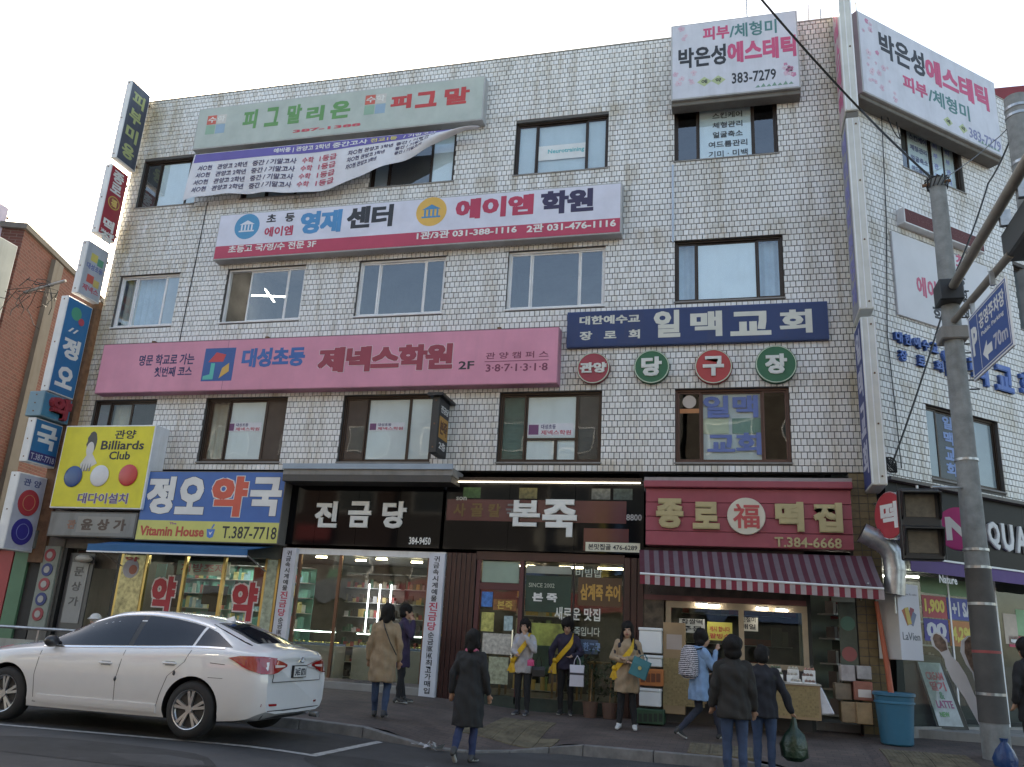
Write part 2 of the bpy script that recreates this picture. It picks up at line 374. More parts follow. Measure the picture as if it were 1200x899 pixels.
# yellow tactile paving, slab by slab (0.3 m), with raised dots
m_tac = mat('yellow_tactile_slab', (.15, .125, .08), .85, var=.5, scale=5, dirt=.5, dirtcol=(.12, .10, .07))
def slab(cx, cy, s=.29):
    b = MB(); z = lambda x, y: gz(x, y)+.014
    b.hull([(cx-s/2, cy-s/2, z(cx-s/2, cy-s/2)-.05), (cx+s/2, cy-s/2, z(cx+s/2, cy-s/2)-.05), (cx+s/2, cy+s/2, z(cx+s/2, cy+s/2)-.05), (cx-s/2, cy+s/2, z(cx-s/2, cy+s/2)-.05)],
           [(cx-s/2, cy-s/2, z(cx-s/2, cy-s/2)), (cx+s/2, cy-s/2, z(cx+s/2, cy-s/2)), (cx+s/2, cy+s/2, z(cx+s/2, cy+s/2)), (cx-s/2, cy+s/2, z(cx-s/2, cy+s/2))])
    for i in range(4):
        for j in range(4):
            px_, py_ = cx+(i-1.5)*.07, cy+(j-1.5)*.07; zz = z(px_, py_)
            b.add([(px_-.014, py_-.014, zz), (px_+.014, py_-.014, zz), (px_+.014, py_+.014, zz), (px_-.014, py_+.014, zz), (px_, py_, zz+.009)], [(0, 1, 4), (1, 2, 4), (2, 3, 4), (3, 0, 4)])
    return b.build('tactile_slab', m_tac, pave)
for i in range(5):
    for j in range(2): slab(-3.95+.3*i, -3.1+.3*j+.1)
for i in range(3):
    for j in range(4): slab(-3.65+.3*i, -2.4+.3*j)
for i in range(3):
    for j in range(3): slab(-.55+.3*i, -2.9+.3*j)
for i in range(4):
    for j in range(4): slab(2.2+.3*i, -2.3+.3*j)
# painted bay lines
def line(name, p, q, w=.1):
    p = Vector((*p, 0)); q = Vector((*q, 0)); d = (q-p).normalized(); nn = Vector((-d.y, d.x, 0))*w/2; n = max(2, int((q-p).length/.4)); b = MB()
    zf = lambda v: rz(v.x)+.04*smooth(0, 4, -4-v.y)*(1-smooth(0, 4, v.y+13))+.005
    b.grid(lambda s, t: (lambda v: (v.x, v.y, zf(v)))(p+(q-p)*s+nn*(2*t-1)), n, 1)
    return struct(b.build(name, m_line, fix=False))
line('parking_line', (-11, -6.75), (-4.85, -6.1), .11); line('parking_line', (-4.87, -6.14), (-4.78, -4.3), .11)
for i in range(7): line('crossing_stripe', (-3.4+i*.95, -5.6), (-3.4+i*.95, -9.5), .45)

# repair patches and cracks in the asphalt
m_pat = mat('asphalt_patch', (.036, .036, .037), .85, var=.4, scale=3, bump=.9, bscale=140); zr_ = lambda x, y: rz(x)+.04*smooth(0, 4, -4-y)*(1-smooth(0, 4, y+13))
rnd = random.Random(8)
for cx_, cy_, w_, h_ in ((-3.9, -6.2, 1.2, .5), (-.9, -4.6, .9, .5), (-6.8, -7.6, 1.8, .6)):
    e = [(cx_+w_*math.cos(a)*(1+.12*rnd.random())*abs(math.cos(a))**-.3*.8 if abs(math.cos(a)) > .05 else cx_, cy_+h_*math.sin(a)*(1+.1*rnd.random())) for a in [i*math.pi/10+.07 for i in range(20)]]
    b = MB(); b.add([(x_, y_, zr_(x_, y_)+.0035) for x_, y_ in e]+[(cx_, cy_, zr_(cx_, cy_)+.0035)], [(i, (i+1) % 20, 20) for i in range(20)]); struct(b.build('asphalt_patch', m_pat, fix=False))
# ================================================================== the tiled building
A0, ZB, ZT = -14.85, 4.74, 14.6
cols = [(-14.5, -12.8), (-11.5, -9.45), (-8.1, -6.02), (-4.6, -2.48), (-1.05, 1.07)]
rows = [(4.92, 6.38), (8.22, 9.58), (11.45, 12.8)]
holesF = [(a, c, z, w) for (z, w) in rows for (a, c) in cols]
sc_ = [(1.5, 3.68), (4.93, 7.0)]
holesS = [(1.5, 3.7, 4.85, 6.3), (4.93, 6.9, 4.85, 6.3), (4.93, 6.9, 8.6, 10.15), (1.5, 3.52, 11.48, 12.72)]
SL = 7.3                                       # length of the canted side
bld = thing('building', 'four-storey corner building faced in small white glazed tiles, covered with shop signs', 'building', (-6, 1, .3))
def wall(fr, a0, a1, z0, z1, holes, n0, n1, m, name='wall'):
    b = MB(); zs = sorted({z0, z1} | {h[2] for h in holes} | {h[3] for h in holes})
    for za, zb in zip(zs, zs[1:]):
        cut = sorted((h[0], h[1]) for h in holes if h[2] < zb-1e-6 and h[3] > za+1e-6)
        p = a0
        for c0, c1 in cut:
            if c0 > p: b.box(fr, p, c0, za, zb, n0, n1)
            p = max(p, c1)
        if p < a1: b.box(fr, p, a1, za, zb, n0, n1)
    return b.build(name, m, bld, fix=False)
wall(FA, A0, XC, ZB, ZT, holesF, -.22, 0, M['mortar'])
wall(FS, 0, SL, ZB-.1, ZT, holesS, -.22, -.002, M['mortar'])
TW, TH, TG = .108, .127, .011                  # tile pitch and joint
singles = []
def tiles(fr, a0, a1, z0, z1, holes, seed):
    rnd = random.Random(seed); b = MB(); r = 0; z = z0
    while z < z1-.03:
        zt = min(z+TH, z1)-TG; off = (r % 2)*TW/2 + rnd.uniform(-.006, .006)
        cut = sorted((h[0], h[1]) for h in holes if h[2] < zt-.02 and h[3] > z+.02)
        zl, zh = z, zt
        for h in holes:                        # no tile pokes into an opening
            pass
        a = a0-off
        while a < a1:
            p, q = max(a, a0), min(a+TW, a1)-TG*(.8+.4*rnd.random())
            for c0, c1 in cut:
                if p < c1 and q > c0:
                    if p < c0 < q: q = c0
                    elif p < c1 < q: p = c1
                    else: q = p
            if q-p > .018:
                za_, zb_ = zl, zh
                for h in holes:
                    if h[0] < q-.001 and h[1] > p+.001:
                        if za_ < h[3] < zb_: za_ = h[3]
                        if za_ < h[2] < zb_: zb_ = h[2]
                n = .011+rnd.uniform(-.0022, .0022); t1 = rnd.uniform(-.0018, .0018); t2 = rnd.uniform(-.0018, .0018)
                P = fr.P; c = .004
                vs = [P(p, za_, 0), P(q, za_, 0), P(q, zb_, 0), P(p, zb_, 0), P(p+c, za_+c, n+t1), P(q-c, za_+c, n+t2), P(q-c, zb_-c, n-t1), P(p+c, zb_-c, n-t2)]
                fs = [(4, 5, 6, 7), (0, 1, 5, 4), (1, 2, 6, 5), (2, 3, 7, 6), (3, 0, 4, 7)]
                if fr is FA and 1.12 < p and q < 2.16 and 4.74 < z < 8.9 and len(singles) < 300 and q-p > .08 and zb_-za_ > .1:
                    singles.append((p, q, za_, zb_, n))
                else: b.add(vs, fs)
            a += TW
        z += TH; r += 1
    return stuff(b.build('tile', M['tile'], bld, fix=False))
tF = tiles(FA, A0, XC, ZB, ZT, holesF, 1)
tS = tiles(FS, .01, SL, ZB-.1, ZT, holesS, 2)
b = MB(); w_, h_ = TW-TG, TH-TG; c = .004
b.add([FA.P(*p) for p in ((0, 0, 0), (w_, 0, 0), (w_, h_, 0), (0, h_, 0), (c, c, .011), (w_-c, c, .012), (w_-c, h_-c, .011), (c, h_-c, .0115))], [(4, 5, 6, 7), (0, 1, 5, 4), (1, 2, 6, 5), (2, 3, 7, 6), (3, 0, 4, 7)])
tm = bpy.data.meshes.new('tile'); tm.from_pydata([tuple(v) for v in b.v], [], b.f); tm.materials.append(M['tile'])
for p, q, za_, zb_, n in singles:
    o = link('tile', tm, FA.P(p, za_, 0), bld); o.rotation_euler = (random.uniform(-.01, .01), 0, random.uniform(-.01, .01)); o.scale = ((q-p)/w_, 1, (zb_-za_)/h_)
# coping, corner bead, slabs, rooms, back
m_cop = mat('pale_coping', (.40, .39, .36), .8, dirt=.6, dirtcol=(.16, .14, .1)); b = MB(); b.box(FA, A0-.01, XC+.01, ZT, ZT+.04, -.25, .016); b.build('coping', m_cop, bld, bevel=.01)
b = MB(); b.box(FS, .03, SL, ZT, ZT+.038, -.25, .015); b.build('coping', m_cop, bld, bevel=.01)
E1 = FS.P(SL, 0, -.25)
def slabpoly(z0, z1, name, m, y0=.22, x0=A0+.05, x1=XC-.1):
    pts = [(x0, y0), (x1, y0), (E1.x-.1, E1.y), (E1.x-.1, 10), (x0, 10)]
    b = MB(); b.hull([(x_, y_, z0) for x_, y_ in pts], [(x_, y_, z1) for x_, y_ in pts]); return b.build(name, m, bld)
slabpoly(14.1, 14.35, 'roof', M['concd'])
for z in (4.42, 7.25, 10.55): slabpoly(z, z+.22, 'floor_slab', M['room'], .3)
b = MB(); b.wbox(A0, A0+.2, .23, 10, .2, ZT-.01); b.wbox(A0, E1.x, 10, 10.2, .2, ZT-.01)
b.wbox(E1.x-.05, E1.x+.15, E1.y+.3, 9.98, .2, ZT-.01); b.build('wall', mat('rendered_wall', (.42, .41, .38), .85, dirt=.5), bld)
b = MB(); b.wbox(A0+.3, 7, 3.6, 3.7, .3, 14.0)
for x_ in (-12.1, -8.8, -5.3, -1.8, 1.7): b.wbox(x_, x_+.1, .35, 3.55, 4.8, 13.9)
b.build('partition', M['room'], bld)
# thin roof rods
def rod(x_, z0, z1, r=.02):
    b = MB(); b.tube([(x_, .2, z0), (x_+.01, .2, z1)], r, 6); return b
for i, (u, h) in enumerate(((875, 1.1), (947, .5), (961, .35), (1003, .4))):
    a, _ = FA.px(u, 20, -.2); o = rod(a, 14.4, 14.7+h).build('roof_rod', M['galv'], bld)

# ------------------------------------------------------------------ windows
def window(fr, a0, a1, z0, z1, fm, splits, kinds, depth=.1, outer=.045, sashw=.035, sill=True, fl=None):
    """splits: fractions of the width where sashes meet; kinds: one per pane"""
    b = MB(); n0, n1 = -depth-.06, -depth+.03
    b.box(fr, a0, a0+outer, z0, z1, n0, n1); b.box(fr, a1-outer, a1, z0, z1, n0, n1)
    b.box(fr, a0+outer, a1-outer, z1-outer, z1, n0, n1-.002); b.box(fr, a0+outer, a1-outer, z0, z0+outer, n0, n1-.002)
    w = b.build('window', fm, bld, bevel=.004)
    xs = [0]+list(splits)+[1]; A, B = a0+outer, a1-outer
    out = []
    for i, k in enumerate(kinds):
        p, q = A+(B-A)*xs[i], A+(B-A)*xs[i+1]; nz = -depth-.012-(.022 if i % 2 else 0)
        zz0, zz1 = z0+outer, z1-outer
        if k != 'open':
            b = MB(); s = sashw
            b.box(fr, p+.001, p+s, zz0, zz1, nz-.015, nz+.015); b.box(fr, q-s, q-.001, zz0, zz1, nz-.015, nz+.015)
            b.box(fr, p+s, q-s, zz1-s, zz1-.001, nz-.014, nz+.014); b.box(fr, p+s, q-s, zz0+.001, zz0+s, nz-.014, nz+.014)
            b.build('sash', fm, w)
            MB().box(fr, p+s-.003, q-s+.003, zz0+s-.003, zz1-s+.003, nz-.003, nz+.003).build('pane', M['glassw'] if z0 > 7 else M['glassl'], w)
        if k in KIN:
            nm, mm, dn = KIN[k]
            b = MB()
            if nm == 'curtain':
                nseg = 14
                b.grid(lambda s_, t_: fr.P(p+(q-p)*s_, zz0+(zz1-zz0)*t_, -depth-.16+.02*math.sin(s_*(q-p)*38+i)), nseg*2, 1)
            else: b.box(fr, p+sashw-.01, q-sashw+.01, zz0+.02, zz1-.02, nz-dn-.004, nz-dn)
            b.build(nm, mm, w, smooth_=(nm == 'curtain'), fix=(nm != 'curtain'))
        out.append((p, q, zz0, zz1, nz))
    if sill:
        MB().box(fr, a0-.02, a1+.02, z0-.035, z0-.001, -.2, .03).build('sill', M['conc'] if sill is True else sill, w, bevel=.006)
    return w, out
m_cream = mat('cream_curtain', (.52, .50, .42), .8, var=.2); m_blue = mat('pale_blue_curtain', (.42, .52, .60), .8, var=.2)
m_filmw = mat('white_window_film', (.80, .84, .85), .42, var=.06, dirt=.25, dirtcol=(.45, .48, .5))
m_filmg = mat('grey_window_film', (.34, .37, .40), .4, var=.1); m_brn = mat('brown_screen', (.06, .05, .045), .7, var=.3)
m_grn = mat('green_board', (.05, .12, .10), .6, var=.3)
KIN = dict(film=('window_film', m_filmw, .004), grey=('window_film', m_filmg, .004), curtain=('curtain', m_cream, 0), bcurtain=('curtain', m_blue, 0),
           brown=('insect_screen', m_brn, .006), green=('board', m_grn, .05), blind=('blind', M['blind'], .03))
r0, r1, r2 = rows
# second floor
window(FA, *cols[0], *r0, M['bronze'], (.22, .58), ('grey', 'curtain', 'brown'))
w2, p2 = window(FA, *cols[1], *r0, M['bronze'], (.27, .74), ('curtain', 'film', 'brown'))
w3, p3 = window(FA, *cols[2], *r0, M['bronze'], (.25, .74), ('brown', 'film', 'film'))
w4, p4 = window(FA, *cols[3], *r0, M['bronze'], (.25, .77), ('green', 'film', 'brown'))
w5, p5 = window(FA, *cols[4], *r0, mat('red_brown_frame', (.10, .045, .03), .5), (.22, .78), ('none', 'blind', 'none'))
# third floor
window(FA, *cols[0], *r1, M['alu'], (.24, .76), ('curtain', 'bcurtain', 'grey'), sill=M['white'])
w32, p32 = window(FA, *cols[1], *r1, M['alu'], (.27, .78), ('open', 'none', 'none'), sill=M['white'])
window(FA, *cols[2], *r1, M['alu'], (.22, .77), ('none', 'none', 'none'), sill=M['white'])
window(FA, *cols[3], *r1, M['alu'], (.23, .75), ('none', 'none', 'none'), sill=M['white'])
window(FA, *cols[4], *r1, M['bronze'], (.19, .78), ('bcurtain', 'film', 'bcurtain'))
# fourth floor
window(FA, *cols[0], *r2, M['bronze'], (.27, .8), ('brown', 'film', 'film'))
window(FA, *cols[1], *r2, M['bronze'], (.3, .7), ('film', 'grey', 'film'))
window(FA, *cols[2], *r2, M['bronze'], (.2, .72), ('grey', 'brown', 'film'))
w44, p44 = window(FA, *cols[3], *r2, M['bronze'], (.22, .78), ('blind', 'blind', 'blind'))
w45, p45 = window(FA, *cols[4], *r2, M['bronze'], (.22, .78), ('none', 'film', 'none'))
# canted side
ws1, ps1 = window(FS, *holesS[0], M['bronze'], (.18, .62), ('grey', 'none', 'grey'))
window(FS, *holesS[1], M['bronze'], (.25, .7), ('grey', 'none', 'grey'))
window(FS, *holesS[2], M['bronze'], (.25, .7), ('bcurtain', 'none', 'grey'))
ws4, ps4 = window(FS, *holesS[3], M['bronze'], (.16, .55, .78), ('brown', 'film', 'film', 'film'))
# lit tubes seen through the second window of the third floor
b = MB(); q_ = FA.px(316, 347, -1.5); p = FA.P(q_[0], q_[1], -1.5)
b.tube([p+Vector((-.45, -.1, 0)), p+Vector((.45, .1, 0))], .018, 6); b.tube([p+Vector((-.1, .4, .01)), p+Vector((.1, -.4, .01))], .018, 6); b.build('ceiling_lamp', M['tube'], bld)
# things printed on the panes
NP, CR_, TQ = C(.06, .05, .16), C(.5, .05, .10), C(.05, .45, .5)
def sticker(w, pr, u0, v0, u1, v1, fr=FA):
    p, q, z0, z1, nz = pr; n = nz+.005
    a0, b0 = fr.px(u0, v0, n); a1, b1 = fr.px(u1, v1, n)
    boxo('film_label', C(.66, .68, .72), w, fr, a0, a1, b0, b1, n-.001, n+.001)
    h = abs(b1-b0); x_ = a0+.02
    boxo('printed_emblem', C(.18, .05, .16), w, fr, x_, x_+h*.8, b0+.1*h, b1-.1*h, n+.001, n+.003)
    putaz(w, '대성초등', fr, x_+h, b0+.55*h, a0+(a1-a0)*.62, b1-.08*h, n+.001, NP, .02, .003)
    putaz(w, '제넥스학원', fr, x_+h, b0+.08*h, a1-.04, b0+.46*h, n+.001, CR_, .03, .003)
sticker(w2, p2[1], 265, 506, 307, 495); sticker(w3, p3[1], 432, 505, 475, 495); sticker(w4, p4[1], 618, 511, 672, 496)
p, q, z0, z1, nz = p4[1]
zz = FA.px(640, 515, nz)[1]
MB().box(FA, p+.02, q-.02, zz-.025, zz+.025, nz+.004, nz+.03).build('glazing_bar', M['bronze'], w4)
MB().box(FA, p+(q-p)*.57, p+(q-p)*.63, z0+.03, zz-.025, nz+.004, nz+.03).build('glazing_bar', M['bronze'], w4)
p, q, z0, z1, nz = p5[1]
BL_ = C(.10, .16, .42)
put(w5, '일맥', FA, (824, 490), (888, 463), nz+.005, BL_, .05, .004)
put(w5, '교회', FA, (829, 533), (892, 507), nz+.005, BL_, .05, .004)
for i, (k0, k1, c_) in enumerate(((0, .45, (.55, .6, .42)), (.48, .98, (.14, .3, .24)))):
    MB().box(FA, p+(q-p)*k0+.03, p+(q-p)*k1, z0+(z1-z0)*.40, z0+(z1-z0)*.62, nz-.02, nz-.015).build('window_film', C(*c_), w5)
p_, q_, z0_, z1_, nz_ = p5[0]
disc(FA, (p_+q_)/2, z1_-.19, .13, nz_+.004, nz_+.008).build('round_sticker', C(.5, .42, .36), w5)
MB().box(FA, p_+.04, q_-.04, z1_-.42, z1_-.33, nz_+.004, nz_+.007).build('window_film', C(.5, .18, .04), w5)
p, q, z0, z1, nz = p44[1]
boxo('poster', C(.68, .72, .72), w44, FA, p+.01, q-.02, z0+.35, z0+.72, nz+.004, nz+.007)
putaz(w44, 'Neurotraining', FA, p+.25, z0+.48, q-.06, z0+.62, nz+.007, TQ, .02)
p, q, z0, z1, nz = p45[1]
for i, s in enumerate(('스킨케어', '체형관리', '얼굴축소', '여드름관리', '기미 · 미백')):
    zc = z1-.12-.235*i; wd = (.62, .62, .62, .8, .8)[i]; cx = (p+q)/2+.05
    putaz(w45, s, FA, cx-wd/2, zc-.15, cx+wd/2, zc, nz+.005, C(.05, .06, .07), .015)
p, q, z0, z1, nz = ps4[1]
for i, s in enumerate(('스킨케어', '체형관리', '얼굴축소', '여드름관리')):
    zc = z1-.14-.26*i; putaz(ws4, s, FS, p+.12, zc-.14, q-.08, zc, nz+.005, C(.1, .12, .25), .015)
for pr in (ps4[2], ps4[3]):
    p, q, z0, z1, nz = pr
    for i, s in enumerate('피부관리'): putaz(ws4, s, FS, p+.1, z1-.28-.25*i, p+.24, z1-.14-.25*i, nz+.005, C(.25, .3, .6), .02)
p, q, z0, z1, nz = ps1[1]
for i, s in enumerate('일맥교회'): putaz(ws1, s, FS, p+.22, z1-.32-.31*i, p+.52, z1-.06-.31*i, nz+.005, C(.18, .3, .6), .05)

# ------------------------------------------------------------------ neighbours
m_brick = bpy.data.materials.new('red_brick'); m_brick.use_nodes = True
t = m_brick.node_tree; N = t.nodes; L = t.links; bs = N['Principled BSDF']; bs.inputs['Roughness'].default_value = .85
g = N.new('ShaderNodeTexCoord'); sep = N.new('ShaderNodeSeparateXYZ'); L.new(g.outputs['Object'], sep.inputs[0])
ad = N.new('ShaderNodeMath'); ad.operation = 'SUBTRACT'; L.new(sep.outputs[1], ad.inputs[0]); L.new(sep.outputs[0], ad.inputs[1])
cb = N.new('ShaderNodeCombineXYZ'); L.new(ad.outputs[0], cb.inputs[0]); L.new(sep.outputs[2], cb.inputs[1])
br = N.new('ShaderNodeTexBrick'); br.inputs['Scale'].default_value = 1; br.inputs['Brick Width'].default_value = .22; br.inputs['Row Height'].default_value = .085; br.inputs['Mortar Size'].default_value = .008
br.inputs['Color1'].default_value = (.16, .058, .046, 1); br.inputs['Color2'].default_value = (.115, .044, .035, 1); br.inputs['Mortar'].default_value = (.17, .12, .10, 1)
L.new(cb.outputs[0], br.inputs['Vector']); L.new(br.outputs['Color'], bs.inputs['Base Color'])
bp = N.new('ShaderNodeBump'); bp.inputs['Strength'].default_value = .7; bp.inputs['Distance'].default_value = .01; bp.invert = True
L.new(br.outputs['Fac'], bp.inputs['Height']); L.new(bp.outputs[0], bs.inputs['Normal'])
bd = Vector((-.317, .949, 0)); P0 = Vector((-17.8, 0, 0))
FB = Fr(P0, bd, (.949, .317, 0))
nb_ = thing('brick_building', 'red brick building beyond the stacked vertical signs at the left edge', 'building', P0)
b = MB(); b.box(FB, 0, 14, .1, 11.1, -9, 0); b.build('wall', m_brick, nb_)
b = MB(); b.box(FB, -.1, 14.1, 11.1, 11.25, -9.1, .08); b.build('coping', M['concd'], nb_)
b = MB(); b.box(FB, 1.6, 2.1, .1, 11.0, 0, .12); b.build('concrete_band', M['concd'], nb_)
b = MB(); b.tube([FB.P(4.6, .3, .12), FB.P(4.6, 11, .12)], .05, 8); b.build('downpipe', M['galv'], nb_)
for k in range(3):
    for j in range(2):
        b = MB(); a_ = 6+j*3.4; z_ = 1.5+k*3.3; b.box(FB, a_, a_+1.6, z_, z_+1.3, .002, .05); w = b.build('window', M['alu'], nb_)
        MB().box(FB, a_+.06, a_+1.54, z_+.06, z_+1.24, .052, .056).build('pane', M['glassw'], w)
# low annex under the tower of signs
ax = thing('shop_annex', 'dark low shop with red and green panels left of the stairway', 'shop', (-17.5, 0, .4))
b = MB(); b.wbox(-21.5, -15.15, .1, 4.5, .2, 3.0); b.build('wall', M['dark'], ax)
b = MB(); b.wbox(-21.5, -15.2, -.15, .1, 2.9, 3.3); b.build('fascia', mat('grimy_grey_fascia', (.14, .15, .13), .6, dirt=.7), ax)
for i in range(14):
    xx = -21.3+i*.42
    MB().wbox(xx, xx+.38, .02, .08, .35, 2.85).build('door_panel', C(*((.42, .04, .04), (.08, .2, .1), (.35, .32, .28), (.4, .06, .06))[i % 4]), ax)
# strip of shop sign with five round emblems beside the stairway
bs_ = thing('emblem_board', 'tall narrow board with five round emblems one above another beside the stairway', 'sign', (-14.75, -.05, .5))
a0, z1_ = FA.px(62, 640, .08); a1 = FA.px(80, 640, .08)[0]; zb_ = FA.px(60, 737, .08)[1]
a0, a1 = -15.0, -14.55
MB().box(FA, a0, a1, zb_, z1_, 0, .08).build('board', mat('grey_board', (.26, .29, .25), .6, dirt=.4), bs_, bevel=.01)
for i in range(5):
    zc = z1_-.2-(z1_-zb_-.3)/4.6*i
    disc(FA, (a0+a1)/2, zc, .14, .081, .10).build('emblem', C(*((.35, .04, .05), (.03, .05, .2))[1 if i in (1, 3) else 0]), bs_)
    disc(FA, (a0+a1)/2, zc, .075, .101, .108).build('emblem_ring', C(.4, .38, .36), bs_)
# opposite side of the street (behind the camera): what the glass reflects
opp = []
def opposite(x0, x1, h, col, label, seed, sign=None):
    rnd = random.Random(seed); y = -21.2
    t_ = thing('building', label, 'building', ((x0+x1)/2, y-4, 0))
    fr = Fr((x0, y, 0), (1, 0, 0), (0, 1, 0)); Wd = x1-x0
    b = MB(); b.wbox(x0, x1, y-9, y, 0, h); b.build('wall', mat('street_wall', col, .8, dirt=.5), t_)
    MB().wbox(x0-.05, x1+.05, y-9.05, y+.08, h, h+.12).build('coping', M['concd'], t_)
    n = max(2, int(Wd/3.2)); z = 3.9
    while z+1.5 < h:
        for i in range(n):
            a_ = Wd*(i+.5)/n-1; w = MB().box(fr, a_, a_+2, z, z+1.45, .002, .05).build('window', M['alu'], t_)
            MB().box(fr, a_+.07, a_+1.93, z+.07, z+1.38, .052, .058).build('pane', C(.10, .13, .15, .15), w)
        z += 3
    for i in range(int(Wd/1.6)):
        a_ = rnd.uniform(.2, Wd-2.2); z_ = rnd.choice((3.75, 5.55, 8.5, 8.7, 5.6)); w_ = rnd.uniform(.8, 2.4)
        if i % 3 == 0: MB().box(fr, a_, a_+.25, 4.2, 7.4, .06, .9).build('hanging_sign', C(*rnd.choice(((.5, .05, .05), (.6, .5, .06), (.05, .2, .5), (.55, .55, .5)))), t_)
        else: MB().box(fr, a_, a_+w_, z_, z_+.7, .06, .30+.01*i).build('wall_sign', C(*rnd.choice(((.5, .04, .05), (.65, .5, .06), (.04, .16, .45), (.6, .6, .56), (.05, .3, .15)))), t_)
    MB().box(fr, .3, Wd-.3, .4, 2.8, .002, .06).build('shop_glass', C(.07, .08, .08, .12), t_)
    MB().box(fr, .2, Wd-.2, 2.85, 3.7, .002, .25).build('shop_sign', C(*sign), t_)
opposite(-27, -15.5, 15, (.10, .06, .05), 'brown rendered building across the street, left of three', 1, (.16, .2, .26))
opposite(-15.2, -2.2, 16, (.13, .125, .12), 'grey building across the street, middle of three', 2, (.32, .03, .05))
opposite(-1.9, 12, 14.5, (.10, .085, .07), 'tan building across the street, right of three', 3, (.05, .12, .3))
# ================================================================== signs on the walls
def rectpx(fr, tl, br, n):
    a0, z1 = fr.px(*tl, n); a1, z0 = fr.px(*br, n); return a0, a1, z0, z1
def sign(name, label, fr, tl, br, d, face, rim, cat='sign', group=None, rect=None, rimw=.03):
    a0, a1, z0, z1 = rect or rectpx(fr, tl, br, d)
    t_ = thing(name, label, cat, fr.P((a0+a1)/2, z0, 0), group)
    MB().box(fr, a0, a1, z0, z1, .014, d-.006).build('casing', rim, t_, bevel=.006)
    MB().box(fr, a0+rimw, a1-rimw, z0+rimw, z1-rimw, d-.012, d).build('face', face, t_)
    return t_, (a0, a1, z0, z1)
def band(t_, fr, a0, a1, z0, z1, n, m, name='printed_band'): return MB().box(fr, a0, a1, z0, z1, n, n+.0022).build(name, m, t_)
def poly(t_, fr, pts, n, m, th=.003, name='printed_shape'): return MB().prism(fr, pts, n, n+th).build(name, m, t_)
def blossom(t_, fr, a, z, r, n, m, m2, seed):
    rnd = random.Random(seed); b = MB()
    for k in range(5):
        an = 2*math.pi*k/5+rnd.random(); cx, cz = a+r*.55*math.cos(an), z+r*.55*math.sin(an)
        b.prism(fr, [(cx+r*.4*math.cos(q*math.pi/4), cz+r*.4*math.sin(q*math.pi/4)) for q in range(8)], n, n+.001+k*.0004)
    stuff(b.build('printed_blossom', m, t_, fix=False))
    disc(fr, a, z, r*.18, n, n+.005, 8).build('printed_blossom', m2, t_)
RIM = M['white']; GREY = C(.42, .43, .43, .5, dirt=.5, dirtcol=(.2, .17, .13))
INK, RED, CRIM, BLUE = C(.02, .022, .03), C(.55, .03, .03), C(.52, .02, .08), C(.03, .16, .50)
# --- 4F lightbox with green and red letters
t1, R = sign('school_sign', 'weathered grey-green sign with green and red letters on the top floor, above the loose cloth banner', FA, (234, 128), (565, 140), .3,
             mat('weathered_sign_face', (.42, .47, .43), .5, dirt=.35, dirtcol=(.5, .5, .48)), GREY)
GRN = C(.10, .30, .08)
for i, s in enumerate('피그말리온'):
    u = 283+i*26; v = 152-i*3.1
    if i < 3: put(t1, s, FA, (u, v), (u+20, v-24), .3, GRN, .06)
put(t1, '리', FA, (358, 143), (381, 123), .3, GRN, .07); put(t1, '온', FA, (386, 140), (412, 117), .3, GRN, .07)
put(t1, '피', FA, (457, 129), (483, 110), .3, RED, .08); put(t1, '그', FA, (486, 127), (513, 106), .3, RED, .08); put(t1, '말', FA, (520, 124), (551, 101), .3, RED, .06)
put(t1, '387-1388', FA, (343, 156), (423, 144), .3, C(.6, .05, .08), .04)
for (u0, v0, s) in ((426, 135, 1), (240, 158, 0)):
    a0, z0 = FA.px(u0, v0, .3); sz = .56
    for i in range(2):
        for j in range(2):
            band(t1, FA, a0+i*sz/2, a0+(i+1)*sz/2-.02, z0+j*sz/2, z0+(j+1)*sz/2-.02, .3, C(*(((.25, .42, .3), (.25, .38, .5)), ((.62, .10, .06), (.55, .52, .48)))[j][i]))
    putaz(t1, '수학', FA, a0+.03, z0+sz/2+.05, a0+sz-.05, z0+sz-.06, .303, RED if False else C(.7, .7, .66), .03)
# --- loose cloth banner hanging from its lower edge
cl = thing('cloth_banner', 'loose white cloth banner with purple heading and rows of black and red words, its right end curled up, below the top-floor school sign', 'banner', FA.P(-9.5, 11.4, .3))
a0, z0 = FA.px(229, 181, .32); a1, z1 = FA.px(563, 148, .32)
def cloth(s, t, n=0):                         # s 0..1 left to right, t 0 bottom .. 1 top
    a = a0+(a1-a0)*s; top = z0+(z1-z0)*s-.02
    dep = 1.28-.10*math.sin(s*9)-(1.12*smooth(.55, 1.0, s)) - .25*smooth(.4, .62, s)*(1-smooth(.62, .8, s))
    z = top-dep*(1-t)
    curl = smooth(.6, 1, s)*(1-t)
    w = .05*math.sin(s*21+t*2)*(1-t)+.03*math.sin(s*47)*(1-t)**2+.22*curl*math.sin(math.pi*(1-t))
    return FA.P(a-.10*(1-t)*(1-s), z, .34+w+n)
b = MB(); b.grid(lambda s, t: cloth(s, t), 90, 14)
b.grid(lambda s, t: cloth(1-s, t, -.004), 90, 14); b.build('cloth', mat('white_banner_cloth', (.66, .66, .70), .75, var=.1, dirt=.25, dirtcol=(.45, .45, .45)), cl, smooth_=True, fix=False)
b = MB(); b.grid(lambda s, t: cloth(.005+s*.9, .80+.19*t, .004), 80, 3); b.build('printed_band', C(.12, .09, .38), cl, smooth_=True, fix=False)
def on_cloth(s0, t0, s1, t1): return lambda x, y, n: cloth(s0+(s1-s0)*x, t0+(t1-t0)*y, .006+n)
WH, YEL = C(.75, .75, .72), C(.72, .62, .12)
